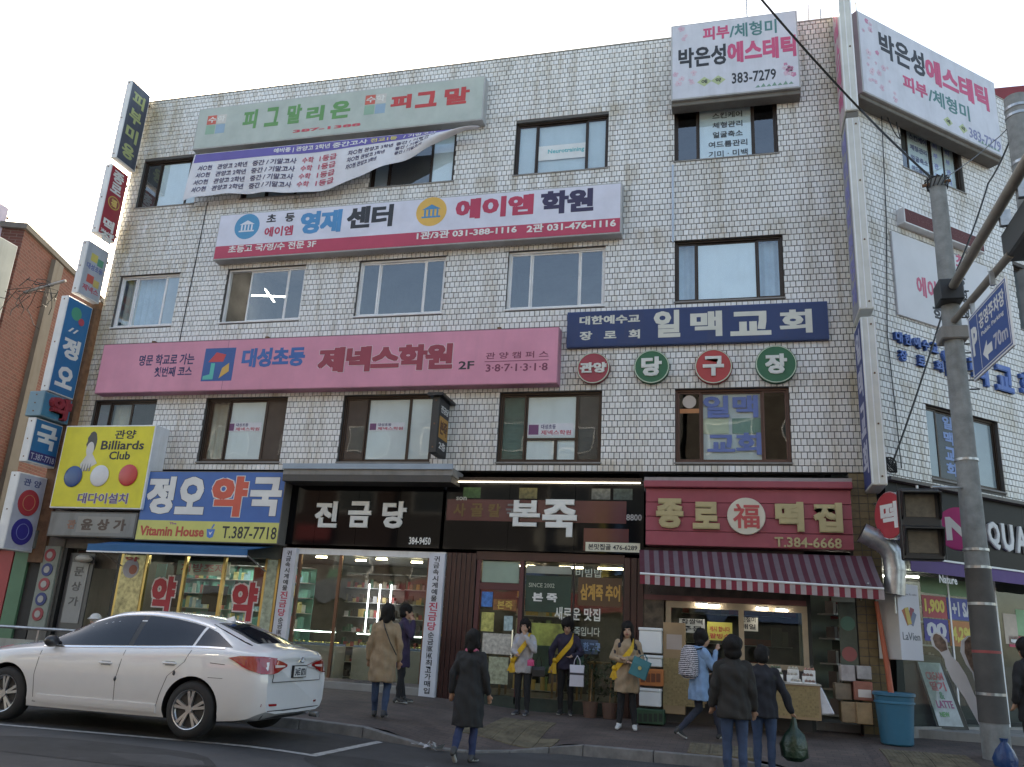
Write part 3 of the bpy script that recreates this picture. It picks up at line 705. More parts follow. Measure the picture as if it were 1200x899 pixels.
for s, x0, x1, m_ in (('예비중 | 관양고 2학년', .30, .50, WH), ('중간고사', .51, .63, WH), ('전교1등', .64, .73, YEL), ('/ 기말고사', .75, .86, WH)):
    lettering(cl, s, on_cloth(x0, .84, x1, .955), m_, 0, .003, .03)
DK, PK = C(.07, .06, .14), C(.55, .08, .14)
for r in range(4):
    tb = .60-.165*r; th = .12
    for s, x0, x1, m_ in (('서○현', .03, .08, DK), ('관양고 2학년', .10, .21, DK), ('중간 / 기말고사', .23, .39, DK), ('수학', .41, .45, PK), ('1등급', .47, .53, PK)):
        lettering(cl, s, on_cloth(x0, tb, x1, tb+th), m_, 0, .003, .03)
    if r < 3:
        for s, x0, x1, m_ in (('차○현 관양고 3학년', .57, .72, DK), ('중간 / 기말고사', .73, .86, DK)):
            q = 1-.16*r; lettering(cl, s, on_cloth(x0, tb, x0+(x1-x0)*q, tb+th), m_, 0, .003, .03)
for i in range(9):
    b = MB(); p = cloth(i/8*.98+.01, 1); b.tube([p, p+Vector((.02, .04, .05))], .008, 5); b.build('tie', M['rust'], cl)
# --- white and crimson sign of the third floor
t2, R = sign('school_sign', 'long white sign with a crimson lower band, blue round emblem and orange round emblem, over the third-floor windows', FA, (258, 252), (728, 273), .28, C(.66, .67, .78), GREY)
a0, a1, z0, z1 = R; d = .28
band(t2, FA, a0+.03, a1-.03, z0+.03, z0+.35, d, C(.52, .03, .09))
def temple(t_, fr, a, z, r, n, m):
    b = MB(); b.prism(fr, [(a-r, z+r*.25), (a+r, z+r*.25), (a, z+r*.8)], n, n+.003); b.build('emblem_roof', m, t_)
    for k in (-.66, -.22, .22, .66):
        MB().box(fr, a+k*r-.03*r/.3, a+k*r+.03*r/.3, z-r*.5, z+r*.22, n, n+.003).build('emblem_column', m, t_)
    MB().box(fr, a-r, a+r, z-r*.7, z-r*.52, n, n+.003).build('emblem_base', m, t_)
a, z = FA.px(289.5, 265.5, d); disc(FA, a, z, .33, d, d+.003).build('emblem', C(.03, .28, .52), t2); temple(t2, FA, a, z, .2, d+.003, C(.7, .72, .8))
a, z = FA.px(505.5, 248, d); disc(FA, a, z, .36, d, d+.003).build('emblem', C(.75, .42, .04), t2); temple(t2, FA, a, z, .22, d+.003, C(.03, .25, .5))
put(t2, '초   등', FA, (312, 262), (346, 249), d, INK, .04); put(t2, '에이엠', FA, (309, 278), (344, 264), d, CRIM, .04)
put(t2, '영재', FA, (350, 275), (402, 245), d, C(.03, .26, .55), .075, spacing=.95); put(t2, '센터', FA, (405, 269), (462, 239), d, INK, .06, spacing=.95)
put(t2, '에이엠', FA, (533, 258), (626, 227), d, CRIM, .07, spacing=.95); put(t2, '학원', FA, (633, 252), (696, 220), d, C(.03, .02, .08), .07, spacing=.95)
put(t2, '초등고 국/영/수 전문 3F', FA, (267, 297), (371, 281), d+.003, WH, .03); put(t2, '1관/3관 031-388-1116', FA, (488, 281), (606, 264), d+.003, WH, .035); put(t2, '2관 031-476-1116', FA, (617, 273), (722, 256), d+.003, WH, .035)
# --- pink sign of the second floor
m_pink = mat('faded_pink_face', (.66, .27, .37), .5, var=.12, scale=1.2, dirt=.35, dirtcol=(.45, .22, .28))
t3, R = sign('school_sign', 'long faded pink sign with dark red letters between the second and third floors', FA, (122, 404), (653, 449), .3, m_pink, C(.5, .2, .28, dirt=.4), rimw=.02); d = .3
put(t3, '명문 학교로 가는', FA, (162, 429), (229, 414), d, C(.02, .02, .12), .03); put(t3, '첫번째 코스', FA, (180, 442), (226, 429), d, C(.02, .02, .12), .03)
a0, z0 = FA.px(235, 447, d); sz = .78; band(t3, FA, a0, a0+sz, z0, z0+sz, d, C(.02, .10, .34), 'emblem')
poly(t3, FA, [(a0+.12, z0+.45), (a0+.3, z0+.68), (a0+.55, z0+.62), (a0+.5, z0+.45)], d+.002, C(.6, .04, .05)); poly(t3, FA, [(a0+.04, z0+.04), (a0+.3, z0+.04), (a0+.3, z0+.42), (a0+.2, z0+.42), (a0+.2, z0+.16), (a0+.04, z0+.12)], d+.002, C(.05, .5, .42))
poly(t3, FA, [(a0+.45, z0+.06), (a0+.68, z0+.22), (a0+.66, z0+.42), (a0+.5, z0+.3)], d+.002, C(.7, .4, .05))
put(t3, '대성초등', FA, (282, 431), (359, 406), d, C(.02, .13, .42), .06, spacing=.95)
put(t3, '제넥스학원', FA, (371, 437), (532, 402), d, C(.34, .03, .06), .075, spacing=.93, out=(C(.7, .5, .55), .035))
put(t3, '2F', FA, (537, 433), (556, 423), d, INK, .02); put(t3, '관 양 캠 퍼 스', FA, (569, 421), (643, 411), d, C(.2, .03, .08), .01); put(t3, '3·8·7·1·3·1·8', FA, (569, 436), (642, 425), d, C(.2, .03, .08), .015)
q0 = FA.px(568, 424, d); q1 = FA.px(643, 422, d); band(t3, FA, q0[0], q1[0], q0[1]-.006, q0[1]+.008, d, C(.2, .03, .08), 'printed_rule')
for u, v in ((179, 452), (312, 447), (585, 384)):
    p = FA.px(u, v-46 if v > 400 else v, .15); MB().box(FA, p[0]-.04, p[0]+.04, R[3]-.02, R[3]+.10, .02, .16).build('bracket', M['rust'], t3)
MB().box(FA, R[0]+3.35, R[0]+3.36, R[2]+.02, R[3]-.02, d, d+.002).build('face_joint', C(.35, .12, .2), t3)
# --- blue church sign, round letters below it
t4, R = sign('church_sign', 'dark blue board with white brush-style letters between the third and second floors at right', FA, (665, 366), (972, 397), .12, C(.010, .036, .14, .6, dirt=.3), C(.02, .06, .2), rimw=.02); d = .12
IV = C(.62, .62, .54)
put(t4, '대한예수교', FA, (679, 381), (750, 368), d, IV, .045); put(t4, '장   로   회', FA, (679, 399), (750, 386), d, IV, .045)
for s, u0, v0, u1, v1 in (('일', 766, 396, 797, 363), ('맥', 809, 395, 846, 364), ('교', 856, 394, 903, 364), ('회', 914, 391, 951, 362)): put(t4, s, FA, (u0, v0), (u1, v1), d, IV, .055)
grp = 'round signs, one syllable group each, in a row over the second-floor windows'
for s, u, v, r, c_, nm in (('관양', 695, 431, 20, (.36, .03, .05), 'round dark red sign with two small white syllables, leftmost of the row of four'), ('당', 763.5, 429.5, 21, (.01, .13, .05), 'round green sign next to the small dark red one, second of the row of four'),
                           ('구', 836, 429, 21.5, (.48, .03, .03), 'round bright red sign with one large white syllable'), ('장', 909.5, 426.5, 23, (.01, .13, .05), 'round green sign at the right end of the row of four')):
    a, z = FA.px(u, v, .12); rr = r/60.5
    t_ = thing('round_sign', nm, 'sign', FA.P(a, z-rr, 0), grp)
    disc(FA, a, z, rr, .013, .11, 40).build('casing', C(*[q*.7 for q in c_]), t_, bevel=.006); disc(FA, a, z, rr*.93, .111, .116, 40).build('face', C(*c_), t_)
    for k in range(1):
        b = MB(); ring = [FA.P(a+rr*.95*math.cos(2*math.pi*q/40), z+rr*.95*math.sin(2*math.pi*q/40), .114) for q in range(41)]; b.tube(ring, .012, 5, cap=False); b.build('trim', C(.5, .6, .45), t_)
    w_ = .27 if s == '관양' else .2; h_ = .11 if s == '관양' else .2
    putaz(t_, s, FA, a-w_, z-h_, a+w_, z+h_, .117, C(.66, .67, .62), .07, .02)
# --- skin care sign on both facades
def skin(fr, tl, br, lab, side):
    t_, R = sign('beauty_salon_sign', lab, fr, tl, br, .38, C(.60, .61, .68, .45, dirt=.2), GREY); a0, a1, z0, z1 = R; d = .38; W_ = a1-a0; H = z1-z0
    def tx(s, x0, y0, x1, y1, m_, bold): putaz(t_, s, fr, a0+W_*x0, z0+H*y0, a0+W_*x1, z0+H*y1, d, m_, bold)
    PKc = C(.62, .06, .18); TL_ = C(.05, .2, .2)
    if not side:
        tx('피부', .26, .74, .47, .92, PKc, .05); tx('/체형미', .47, .73, .84, .92, TL_, .03)
        tx('박은성', .06, .40, .44, .67, INK, .04); tx('에스테틱', .45, .40, .98, .68, PKc, .06); tx('383-7279', .48, .13, .82, .27, INK, .02); dx, dz = .32, .2
    else:
        tx('박은성', .135, .56, .45, .88, INK, .04); tx('에스테틱', .455, .54, .93, .86, PKc, .06); tx('피부', .28, .28, .45, .47, PKc, .05); tx('/체형미', .455, .27, .76, .47, TL_, .03)
        tx('383-7279', .74, .06, .985, .19, C(.2, .22, .4), .02); dx, dz = .64, .13
    for k in (-1, 1):
        cx, cz = a0+W_*(dx+.055*k), z0+H*dz
        poly(t_, fr, [(cx-.15, cz), (cx, cz+.12), (cx+.15, cz), (cx, cz-.12)], d, C(.42, .5, .25)); putaz(t_, '예' if k < 0 else '약', fr, cx-.06, cz-.05, cx+.06, cz+.05, d+.003, INK, .02)
    rnd = random.Random(5 if side else 4)
    for k in range(16 if not side else 22):
        if side: x_, y_ = rnd.choice(((rnd.uniform(.02, .12), rnd.uniform(.5, .95)), (rnd.uniform(.03, .22), rnd.uniform(.08, .5))))
        else: x_, y_ = rnd.choice(((rnd.uniform(.02, .2), rnd.uniform(.06, .34)), (rnd.uniform(.86, .97), rnd.uniform(.16, .4)), (rnd.uniform(.04, .2), rnd.uniform(.76, .95))))
        blossom(t_, fr, a0+W_*x_, z0+H*y_, rnd.uniform(.04, .09), d, C(*rnd.choice(((.62, .42, .52), (.66, .5, .58), (.6, .2, .34)))), C(.6, .3, .4), k)
    for k in range(7): poly(t_, fr, [(a1-.9+k*.11, z0+.1), (a1-.84+k*.11, z0+.16+.03*(k % 2)), (a1-.8+k*.11, z0+.1)], d, C(.15, .3, .22), name='printed_leaf')
    MB().box(fr, a0, a1, z0-.10, z0-.002, .014, .30).build('hood', M['concd'], t_, bevel=.01)
    return t_
skin(FA, (786.3, 30.5), (938.6, 102), 'pale lilac salon sign with pink blossoms, on the roof edge at the right end of the street facade', 0)
skin(FS, (1004, 11.7), (1176.7, 185), 'wide pale lilac salon sign on the canted side facade, above its top-floor window', 1)
# --- LED sign, white banner, blue letters on the canted side
t_, R = sign('led_sign', 'dark red unlit LED strip sign in a silver frame on the canted side', FS, (1059, 242), (1155, 297), .2, mat('led_panel', (.10, .008, .008), .6), M['alu'], rect=None, rimw=.03)
rnd = random.Random(3); b = MB(); a0, a1, z0, z1 = R
for k in range(150):
    x_, y_ = rnd.uniform(a0+.1, a1-.1), rnd.uniform(z0+.1, z1-.1); b.box(FS, x_, x_+.03, y_, y_+.015, .2, .203)
stuff(b.build('led_dot', C(.16, .03, .02), t_, fix=False))
t5, R = sign('white_banner', 'large white banner with mirrored-style pink and black syllables hanging on the canted side behind the pole', FS, (1044.5, 270), (1168, 405), .06, mat('banner_cloth', (.64, .65, .68), .7, var=.05), C(.6, .6, .62), rimw=.008, cat='banner'); a0, a1, z0, z1 = R; d = .06
t5['label'] = 'large plain white banner with pink syllables on the canted side facade, below the LED strip'
putaz(t5, '에이엠', FS, a0+.62, z0+.56, a0+1.55, z0+1.0, d, C(.62, .1, .2), .04); putaz(t5, '학원', FS, a0+1.05, z0+.1, a0+1.75, z0+.45, d, INK, .04)
for i, s in enumerate('초등영재'): putaz(t5, s, FS, a0+1.95, z0+1.55-.4*i, a0+2.2, z0+1.85-.4*i, d, INK if i else C(.62, .1, .2), .03)
LB = mat('blue_channel_letter', (.06, .14, .42), .5, dirt=.4, dirtcol=(.3, .33, .4))
t6 = thing('letter_sign', 'faded blue three-dimensional letters fixed to the canted side tiles', 'letters', FS.P(2.5, 6.9, 0))
def az(s, a0, z0, a1, z1, b=.06): putaz(t6, s, FS, a0, z0, a1, z1, .014, LB, b, .07)
sx = 0
for s in '대한예수교': az(s, .72+sx, 7.38, .92+sx, 7.60); sx += .26
for i, s in enumerate('장로회'): az(s, .80+.52*i, 7.02, 1.02+.52*i, 7.24)
for i, s in enumerate('일맥교회'): az(s, 2.08+.82*i, 6.98, 2.66+.82*i, 7.55, .075)
# --- the stacked projecting signs at the left edge
def psign(label, x1, th, y0, y1, z0, z1, face, rim=None, name='projecting_sign', grp='projecting signs stacked up the left edge of the facade'):
    t_ = thing(name, label, 'sign', (x1-th/2, (y0+y1)/2, z0), grp)
    fr = Fr((x1, y0, 0), (0, 1, 0), (1, 0, 0))
    MB().wbox(x1-th, x1-.004, y0, y1, z0, z1).build('casing', rim or M['white'], t_, bevel=.012)
    MB().box(fr, .03, (y1-y0)-.03, z0+.03, z1-.03, -.006, .002).build('face', face, t_)
    for zq in (z0+.2, z1-.26): MB().wbox(x1-th*.6, x1-th*.4, y1, .0, zq, zq+.06).build('bracket', M['rust'], t_)
    for k in range(3): MB().wbox(x1-th*.5-.015, x1-th*.5+.015, y0-.006, y0, z0+.1+(z1-z0-.2)*k/2, z0+.13+(z1-z0-.2)*k/2).build('screw', M['rust'], t_)
    return t_, fr, y1-y0
m_ds = mat('faded_dark_face', (.06, .07, .10), .45, dirt=.3, dirtcol=(.25, .28, .22))
t_, fr, w = psign('dark weathered vertical sign with yellow-green letters, topmost of the stack at the left edge', -14.62, .17, -.84, -.12, 12.42, 14.69, m_ds)
for i, s in enumerate('피부미용'): putaz(t_, s, fr, .12+.0*i, 14.1-.50*i, w-.16, 14.48-.50*i, .003, C(.40, .44, .16), .05)
t_, fr, w = psign('red vertical sign with white syllables and a yellow oval in its middle, second from the top of the stack', -14.78, .2, -.74, -.12, 10.43, 12.33, mat('red_face', (.36, .03, .05), .45, dirt=.2))
for i, s in enumerate(('종로', None, '떡집')):
    zc = 12.05-.66*i
    if s: putaz(t_, s[0], fr, .1, zc-.12, w-.14, zc+.18, .003, WH, .05); putaz(t_, s[1], fr, .1, zc-.42, w-.14, zc-.15, .003, WH, .05)
disc(fr, w/2, 11.38, .2, .003, .006, ry=.17).build('printed_oval', C(.55, .38, .05), t_); disc(fr, w/2, 11.38, .17, .0065, .008, ry=.14).build('printed_oval', C(.3, .05, .04), t_); putaz(t_, '福', fr, w/2-.1, 11.28, w/2+.1, 11.48, .008, C(.7, .5, .1), .04)
putaz(t_, '384-6668', fr, .08, 10.5, w-.08, 10.6, .003, WH, .03)
t_, fr, w = psign('pale grey sign with two small coloured emblems, third from the top of the stack', -14.87, .18, -.85, -.12, 8.80, 10.18, C(.40, .44, .50, dirt=.3))
for i, (c1, c2, s) in enumerate((((.6, .5, .08), (.06, .3, .18), '대성초등'), ((.6, .08, .05), (.6, .45, .1), '제넥스'))):
    zc = 9.72-.55*i; band(t_, fr, .18, .4, zc, zc+.2, .002, C(*c1)); band(t_, fr, .41, .6, zc-.04, zc+.14, .002, C(*c2)); putaz(t_, s, fr, .1, zc-.22, w-.1, zc-.07, .003, C(.12, .16, .4) if i == 0 else C(.55, .08, .12), .03)
m_pb = mat('pharmacy_blue_face', (.015, .16, .36), .45, dirt=.2)
t_, fr, w = psign('tall blue vertical pharmacy sign with a green and red emblem at its top and two white syllables, fourth from the top', -15.01, .21, -.93, -.12, 6.36, 8.70, m_pb)
disc(fr, w*.42, 8.36, .16, .003, .006).build('printed_emblem', C(.03, .34, .2), t_); disc(fr, w*.66, 8.22, .09, .003, .0075).build('printed_emblem', C(.5, .04, .08), t_)
putaz(t_, '정', fr, .14, 7.25, w-.14, 7.75, .003, WH, .06); putaz(t_, '오', fr, .14, 6.55, w-.14, 7.05, .003, WH, .06); putaz(t_, '//', fr, .2, 7.88, w-.3, 8.0, .003, WH, .02)
t_, fr, w = psign('short blue sign box with a raised dark red syllable, jutting out between two blue pharmacy signs', -15.02, .42, -.98, -.12, 5.76, 6.34, C(.03, .22, .36, dirt=.3), C(.16, .3, .38))
putaz(t_, '약', fr, .16, 5.80, w-.10, 6.30, .003, C(.34, .015, .03), .09, .12)
t_, fr, w = psign('small blue vertical sign with one white syllable and a phone number strip, beside the yellow billiards sign', -15.13, .22, -.95, -.12, 4.72, 5.73, m_pb)
putaz(t_, '국', fr, .12, 5.08, w-.12, 5.62, .003, WH, .06); band(t_, fr, .03, w-.03, 4.77, 4.98, .002, C(.03, .02, .16)); putaz(t_, 'T.387-7718', fr, .07, 4.80, w-.07, 4.94, .005, C(.5, .5, .6), .01)
t_, fr, w = psign('white vertical sign box with one red and one blue disc, lowest of the stack at the left edge', -15.25, .24, -.94, -.12, 2.8, 4.49, C(.48, .48, .56, dirt=.2))
for zc, c1, c2 in ((3.86, (.5, .02, .03), (.6, .25, .1)), (3.22, (.03, .02, .26), (.2, .22, .5))):
    disc(fr, w/2, zc, .29, .003, .02).build('disc', C(*c1), t_); b = MB(); b.tube([fr.P(w/2+.17*math.cos(q*.3927), zc+.17*math.sin(q*.3927), .024) for q in range(17)], .008, 5, cap=False); b.build('ring', C(*c2), t_)
putaz(t_, '관 양', fr, .16, 4.22, w-.16, 4.38, .003, C(.03, .05, .2), .03)
b = MB(); b.wbox(-15.35, -14.95, -.1, .15, 2.6, 8.9); tag(b.build('rusty_mounting_post', M['rust']), 'rusty steel post carrying the lower projecting signs at the left edge', 'post')
# --- corner sign tower at the right
for i, (z0, z1) in enumerate(((11.66, 15.9), (7.52, 11.5), (4.34, 7.38))):
    lab = ('white vertical corner sign box rising past the roof edge, uppermost of three', 'long white vertical corner sign box between the upper and lower ones, beside the third-floor windows', 'white vertical corner sign box nearest the ground, above the duct elbow')[i]
    t_ = thing('corner_sign', lab, 'sign', (2.4, -.5, z0), 'sign boxes stacked on the building corner')
    MB().wbox(2.27, 2.52, -.94, -.10, z0, z1).build('casing', mat('cream_sign_edge', (.62, .62, .58), .4, dirt=.3, dirtcol=(.4, .36, .25)), t_, bevel=.015)
    MB().wbox(2.28, 2.30, -.955, -.935, z0+.03, z1-.03).build('trim', M['alu'], t_); MB().wbox(2.38, 2.40, -.955, -.935, z0+.03, z1-.03).build('trim', M['alu'], t_); MB().wbox(2.49, 2.51, -.955, -.935, z0+.03, z1-.03).build('trim', M['alu'], t_)
    fr = Fr((2.27, -.10, 0), (0, -1, 0), (-1, 0, 0)); col = ((.5, .4, .42), (.28, .28, .32), (.03, .05, .2))[i]
    MB().box(fr, .03, .81, z0+.04, z1-.04, -.004, .003).build('face', C(*col, dirt=.4), t_)
    fr2 = Fr((2.52, -.94, 0), (0, 1, 0), (1, 0, 0)); MB().box(fr2, .03, .81, z0+.04, z1-.04, -.004, .003).build('face', C(*col, dirt=.4), t_)
    txt = ('박은성에스테틱', '에이엠학원영재', '일맥교회')[i]; hh = (z1-z0-.3)/len(txt)
    for k, s in enumerate(txt):
        for f in (fr, fr2): putaz(t_, s, f, .15, z1-.15-hh*(k+.85), .68, z1-.15-hh*k, .003, (C(.6, .1, .25), C(.2, .2, .5), C(.5, .5, .6))[i], .05)
    for k in range(4):
        zz = z0+.15+(z1-z0-.3)*k/3; MB().wbox(2.43, 2.455, -.962, -.94, zz-.012, zz+.012).build('screw', M['rust'], t_)
    for zz in (z0+.3, z1-.4):
        if zz < ZT: MB().wbox(2.36, 2.42, -.11, .0, zz, zz+.06).build('bracket', M['rust'], t_)
MB().wbox(2.3, 2.5, -.9, -.1, 11.52, 11.64).build('spacer', M['concd'], t_)
# ================================================================== ground-floor shops
FLZ = .46
fl = MB(); fl.wbox(A0, 7.5, .35, 3.6, -.3, FLZ); fl.build('ground_slab', M['conc'], bld)
b = MB(); b.wbox(A0, XC-.05, .3, 3.55, 4.40, 4.415); b.build('ceiling', M['room'], bld)
def pilaster(x0, x1, z1=4.73, m=None, y=0):
    b = MB(); b.wbox(x0, x1, -.02+y, .4, .1, z1); return b.build('pilaster', m or M['bronze'], bld)
def shelfrow(x0, x1, y, z0, seed, cols_, rows_=5, w=.06, label='', grp=None, lit=0, back=None):
    rnd = random.Random(seed); t_ = thing('display_shelf', label, 'shelf', ((x0+x1)/2, y, z0), grp)
    H = 2.35; b = MB(); b.wbox(x0, x1, y+.3, y+.33, z0, z0+H); b.build('back_panel', back or M['room'], t_)
    for r in range(rows_+1): MB().wbox(x0, x1, y, y+.3, z0+r*H/rows_-.012, z0+r*H/rows_).build('shelf', C(.5, .5, .5), t_)
    bs = [MB() for _ in cols_]
    for r in range(rows_):
        x = x0+.02
        while x < x1-.1:
            ww = rnd.uniform(w*.7, w*1.8); hh = rnd.uniform(.05, H/rows_*.6) if w < .07 else rnd.uniform(.12, H/rows_*.82); k = rnd.randrange(len(cols_))
            bs[k].wbox(x, x+ww-.006, y+.03, y+.03+rnd.uniform(.06, .16), z0+r*H/rows_+.001, z0+r*H/rows_+hh); x += ww
    for bb, c_ in zip(bs, cols_):
        if bb.v: stuff(bb.build('goods', C(*c_), t_, fix=False))
    return t_
def lamp(x, y, z, l=.9, along='x', m=None, name='tube_lamp', label='', grp='fluorescent tube lamps on the shop ceilings'):
    t_ = thing(name, label, 'lamp', (x, y, z), grp)
    dx, dy = (l/2, .04) if along == 'x' else (.04, l/2)
    MB().wbox(x-dx, x+dx, y-dy, y+dy, z+.025, z+.05).build('fitting', M['white'], t_)
    b = MB(); v = Vector((dx, 0, 0)) if along == 'x' else Vector((0, dy, 0)); b.tube([Vector((x, y, z))-v, Vector((x, y, z))+v], .016, 6); b.build('tube', m or M['tube'], t_)
# ---- stairway and shop-name box at the far left
gs, R = sign('shop_name_box', 'grey metal name box with dark syllables under the yellow billiards sign', FA, (60, 599), (156, 631), .45, mat('grey_name_panel', (.22, .22, .21), .5, dirt=.5), M['concd'])
a0, a1, z0, z1 = R; band(gs, FA, a0+.75, a1-.35, z0+.1, z1-.1, .45, C(.28, .27, .24)); 
for i, s in enumerate('윤상가'): putaz(gs, s, FA, a0+.86+.42*i, z0+.15, a0+1.16+.42*i, z1-.15, .453, C(.10, .06, .04), .06)
putaz(gs, '관', FA, a0+.5, z0+.17, a0+.72, z1-.18, .452, C(.28, .13, .08), .05)
bi, R = sign('billiards_sign', 'bright yellow billiards club sign with a blue, a white and a red ball', FA, (78, 499), (165, 597), .5, mat('yellow_face', (.72, .64, .03), .45, dirt=.08), M['alu']); a0, a1, z0, z1 = R; d = .5; W_ = a1-a0; H = z1-z0
def bt(s, x0, y0, x1, y1, m_, bd, out=None): putaz(bi, s, FA, a0+W_*x0, z0+H*y0, a0+W_*x1, z0+H*y1, d, m_, bd, out=out)
bt('관양', .57, .83, .80, .94, INK, .03); bt('Billiards', .44, .70, .91, .81, INK, .03); bt('Club', .55, .58, .78, .68, INK, .03)
bt('대다이설치', .30, .06, .84, .18, C(.14, .08, .22), .03, (C(.66, .66, .66), .05))
for i, (x_, c_) in enumerate(((.2, (.02, .08, .26)), (.49, (.68, .68, .70)), (.8, (.6, .03, .03)))):
    b = MB(); b.ell(FA.P(a0+W_*x_, z0+H*(.375+.01*i), d+.012), (.24, .03, .24), 22, 12); b.build('ball', C(*c_, .25), bi, smooth_=True)
hx, hz = a0+W_*.33, z0+H*.76
poly(bi, FA, [(hx+.13*math.cos(q*.3)*(1+.1*math.sin(q*3)), hz+.05+.26*math.sin(q*.3)) for q in range(21)], d, C(.08, .08, .075), name='printed_hair')
poly(bi, FA, [(hx+.10*math.cos(q*.4)-.01, hz-.10+.17*math.sin(q*.4)) for q in range(16)], d+.003, C(.66, .64, .6), name='printed_face')
poly(bi, FA, [(hx-.06, hz-.22), (hx+.07, hz-.2), (hx+.24, hz-.42), (hx-.12, hz-.62), (hx-.2, hz-.45)], d+.0015, C(.64, .62, .58), name='printed_hand')
for k in range(4): poly(bi, FA, [(hx-.16+.07*k, hz-.6), (hx-.12+.07*k, hz-.42), (hx-.11+.07*k, hz-.6)], d+.006, C(.25, .24, .22), name='printed_line')
# stair opening
pilaster(-15.0, -14.52, 4.7, M['concd']); 
sd_ = thing('stair_entrance', 'dark stairway entrance with a grey glazed door between emblem board and pharmacy', 'entrance', (-13.9, 0, .45))
MB().wbox(-14.5, -12.95, .02, .30, 2.95, 4.72).build('lintel', M['concd'], sd_)
MB().wbox(-14.5, -14.42, -.0, .2, .3, 2.95).build('door_frame', M['black'], sd_); MB().wbox(-13.05, -12.97, -.0, .2, .3, 2.95).build('door_frame', M['black'], sd_)
dr = MB().wbox(-14.40, -13.75, .10, .14, .45, 2.85).build('door', C(.08, .08, .085, .3), sd_)
MB().wbox(-14.30, -13.85, .085, .095, 1.35, 2.65).build('pane', C(.26, .27, .28, .25), dr)
for i, s in enumerate('문상가'): putaz(sd_, s, FA, -14.2, 2.35-.32*i, -13.95, 2.55-.32*i, -.083, C(.1, .1, .1), .03)
MB().wbox(-14.5, -12.97, .42, .46, 2.55, 2.95).build('transom_sign', C(.2, .19, .17, dirt=.5), sd_)
for k in range(9): MB().wbox(-13.7, -13.0, .5+.28*k, .5+.28*(k+1), .3, .48+.17*k).build('stair_step', M['conc'], sd_)
b = MB(); b.ell((-13.9, -.05, 2.72), (.2, .14, .09), 14, 8); tag(b.build('dome_lamp', C(.5, .48, .42), smooth_=True), 'round white dome lamp over the stairway entrance', 'lamp')
# ---- pharmacy
ph, R = sign('pharmacy_sign', 'blue and yellow pharmacy sign with three white syllables and one orange-red one, over the blue awning', FA, (172, 552), (325, 638), .42, C(.02, .13, .44, .4), M['concd'], rimw=.02); a0, a1, z0, z1 = R; d = .42; W_ = a1-a0; H = z1-z0
band(ph, FA, a0+.02, a1-.02, z0+.02, z0+H*.29, d, C(.62, .60, .12))
def pt(s, x0, y0, x1, y1, m_, bd, out=None, n=d): putaz(ph, s, FA, a0+W_*x0, z0+H*y0, a0+W_*x1, z0+H*y1, n, m_, bd, out=out)
pt('정', .035, .38, .235, .92, WH, .07, (INK, .02)); pt('오', .255, .38, .46, .92, WH, .075, (INK, .02)); pt('약', .50, .36, .75, .93, C(.7, .09, .04), .075, (WH, .035)); pt('국', .77, .38, .985, .92, WH, .075, (INK, .02))
pt('Vitamin House', .03, .07, .49, .21, C(.55, .06, .03), .04, n=d+.003); pt('The', .235, .235, .285, .265, C(.3, .05, .3), .03, n=d+.003); pt('T.387-7718', .615, .06, .985, .23, INK, .012, n=d+.003)
cx, cz = a0+W_*.535, z0+H*.13; poly(ph, FA, [(cx-.10, cz+.08), (cx+.10, cz+.08), (cx+.07, cz-.08), (cx, cz-.11), (cx-.07, cz-.08)], d+.003, C(.05, .2, .6), name='printed_apple'); poly(ph, FA, [(cx, cz+.09), (cx+.05, cz+.19), (cx+.08, cz+.17), (cx+.03, cz+.09)], d+.003, C(.05, .2, .6), name='printed_leaf')
poly(ph, FA, [(cx-.04, cz+.03), (cx, cz-.05), (cx+.05, cz+.04), (cx, cz)], d+.006, WH, name='printed_tick')
aw = thing('awning', 'blue sloping fabric awning over the pharmacy front', 'awning', (-11, -.6, 2.7))
b = MB(); b.hull([(-13.0, -.02, 3.12), (-9.3, -.02, 3.10), (-9.3, -1.0, 2.93), (-13.0, -1.0, 2.93)], [(-13.0, -.02, 3.14), (-9.3, -.02, 3.12), (-9.3, -1.0, 2.95), (-13.0, -1.0, 2.95)]); b.build('canopy', mat('blue_awning_cloth', (.02, .12, .28), .7, dirt=.3), aw)
MB().wbox(-13.02, -9.28, -1.03, -1.001, 2.82, 2.96).build('valance', mat('blue_awning_cloth', (.02, .12, .28), .7), aw); MB().wbox(-13.02, -9.28, -1.04, -1.0, 2.79, 2.82).build('front_bar', M['alu'], aw)
for x_ in (-12.9, -9.4): MB().tube([(x_, -.05, 2.6), (x_, -.98, 2.9)], .015, 6).build('arm', M['galv'], aw)
sf = thing('pharmacy', 'brass-framed glass pharmacy front with two large red syllables on the panes', 'shopfront', (-11.2, 0, .45))
m_brass = mat('brass_frame', (.50, .36, .14), .28, .9)
MB().wbox(-12.95, -9.06, 0, .08, .35, .6).build('base_panel', M['conc'], sf)
MB().wbox(-12.95, -9.06, 0, .1, 2.86, 3.2).build('head_panel', C(.10, .12, .11), sf)
for x_ in (-12.93, -12.30, FA.px(213, 690, 0)[0], FA.px(259, 690, 0)[0], FA.px(309, 690, 0)[0], -9.12): MB().wbox(x_-.03, x_+.03, -.02, .06, .35, 2.86).build('mullion', m_brass, sf)
xm = [-12.30]+[FA.px(u_, 690, 0)[0] for u_ in (213, 259, 309)]
for xa, xb in ((xm[0]+.03, xm[1]-.03), (xm[1]+.03, xm[2]-.03), (xm[2]+.03, xm[3]-.03)): MB().wbox(xa, xb, .01, .02, .6, 2.85).build('pane', M['glasss'], sf)
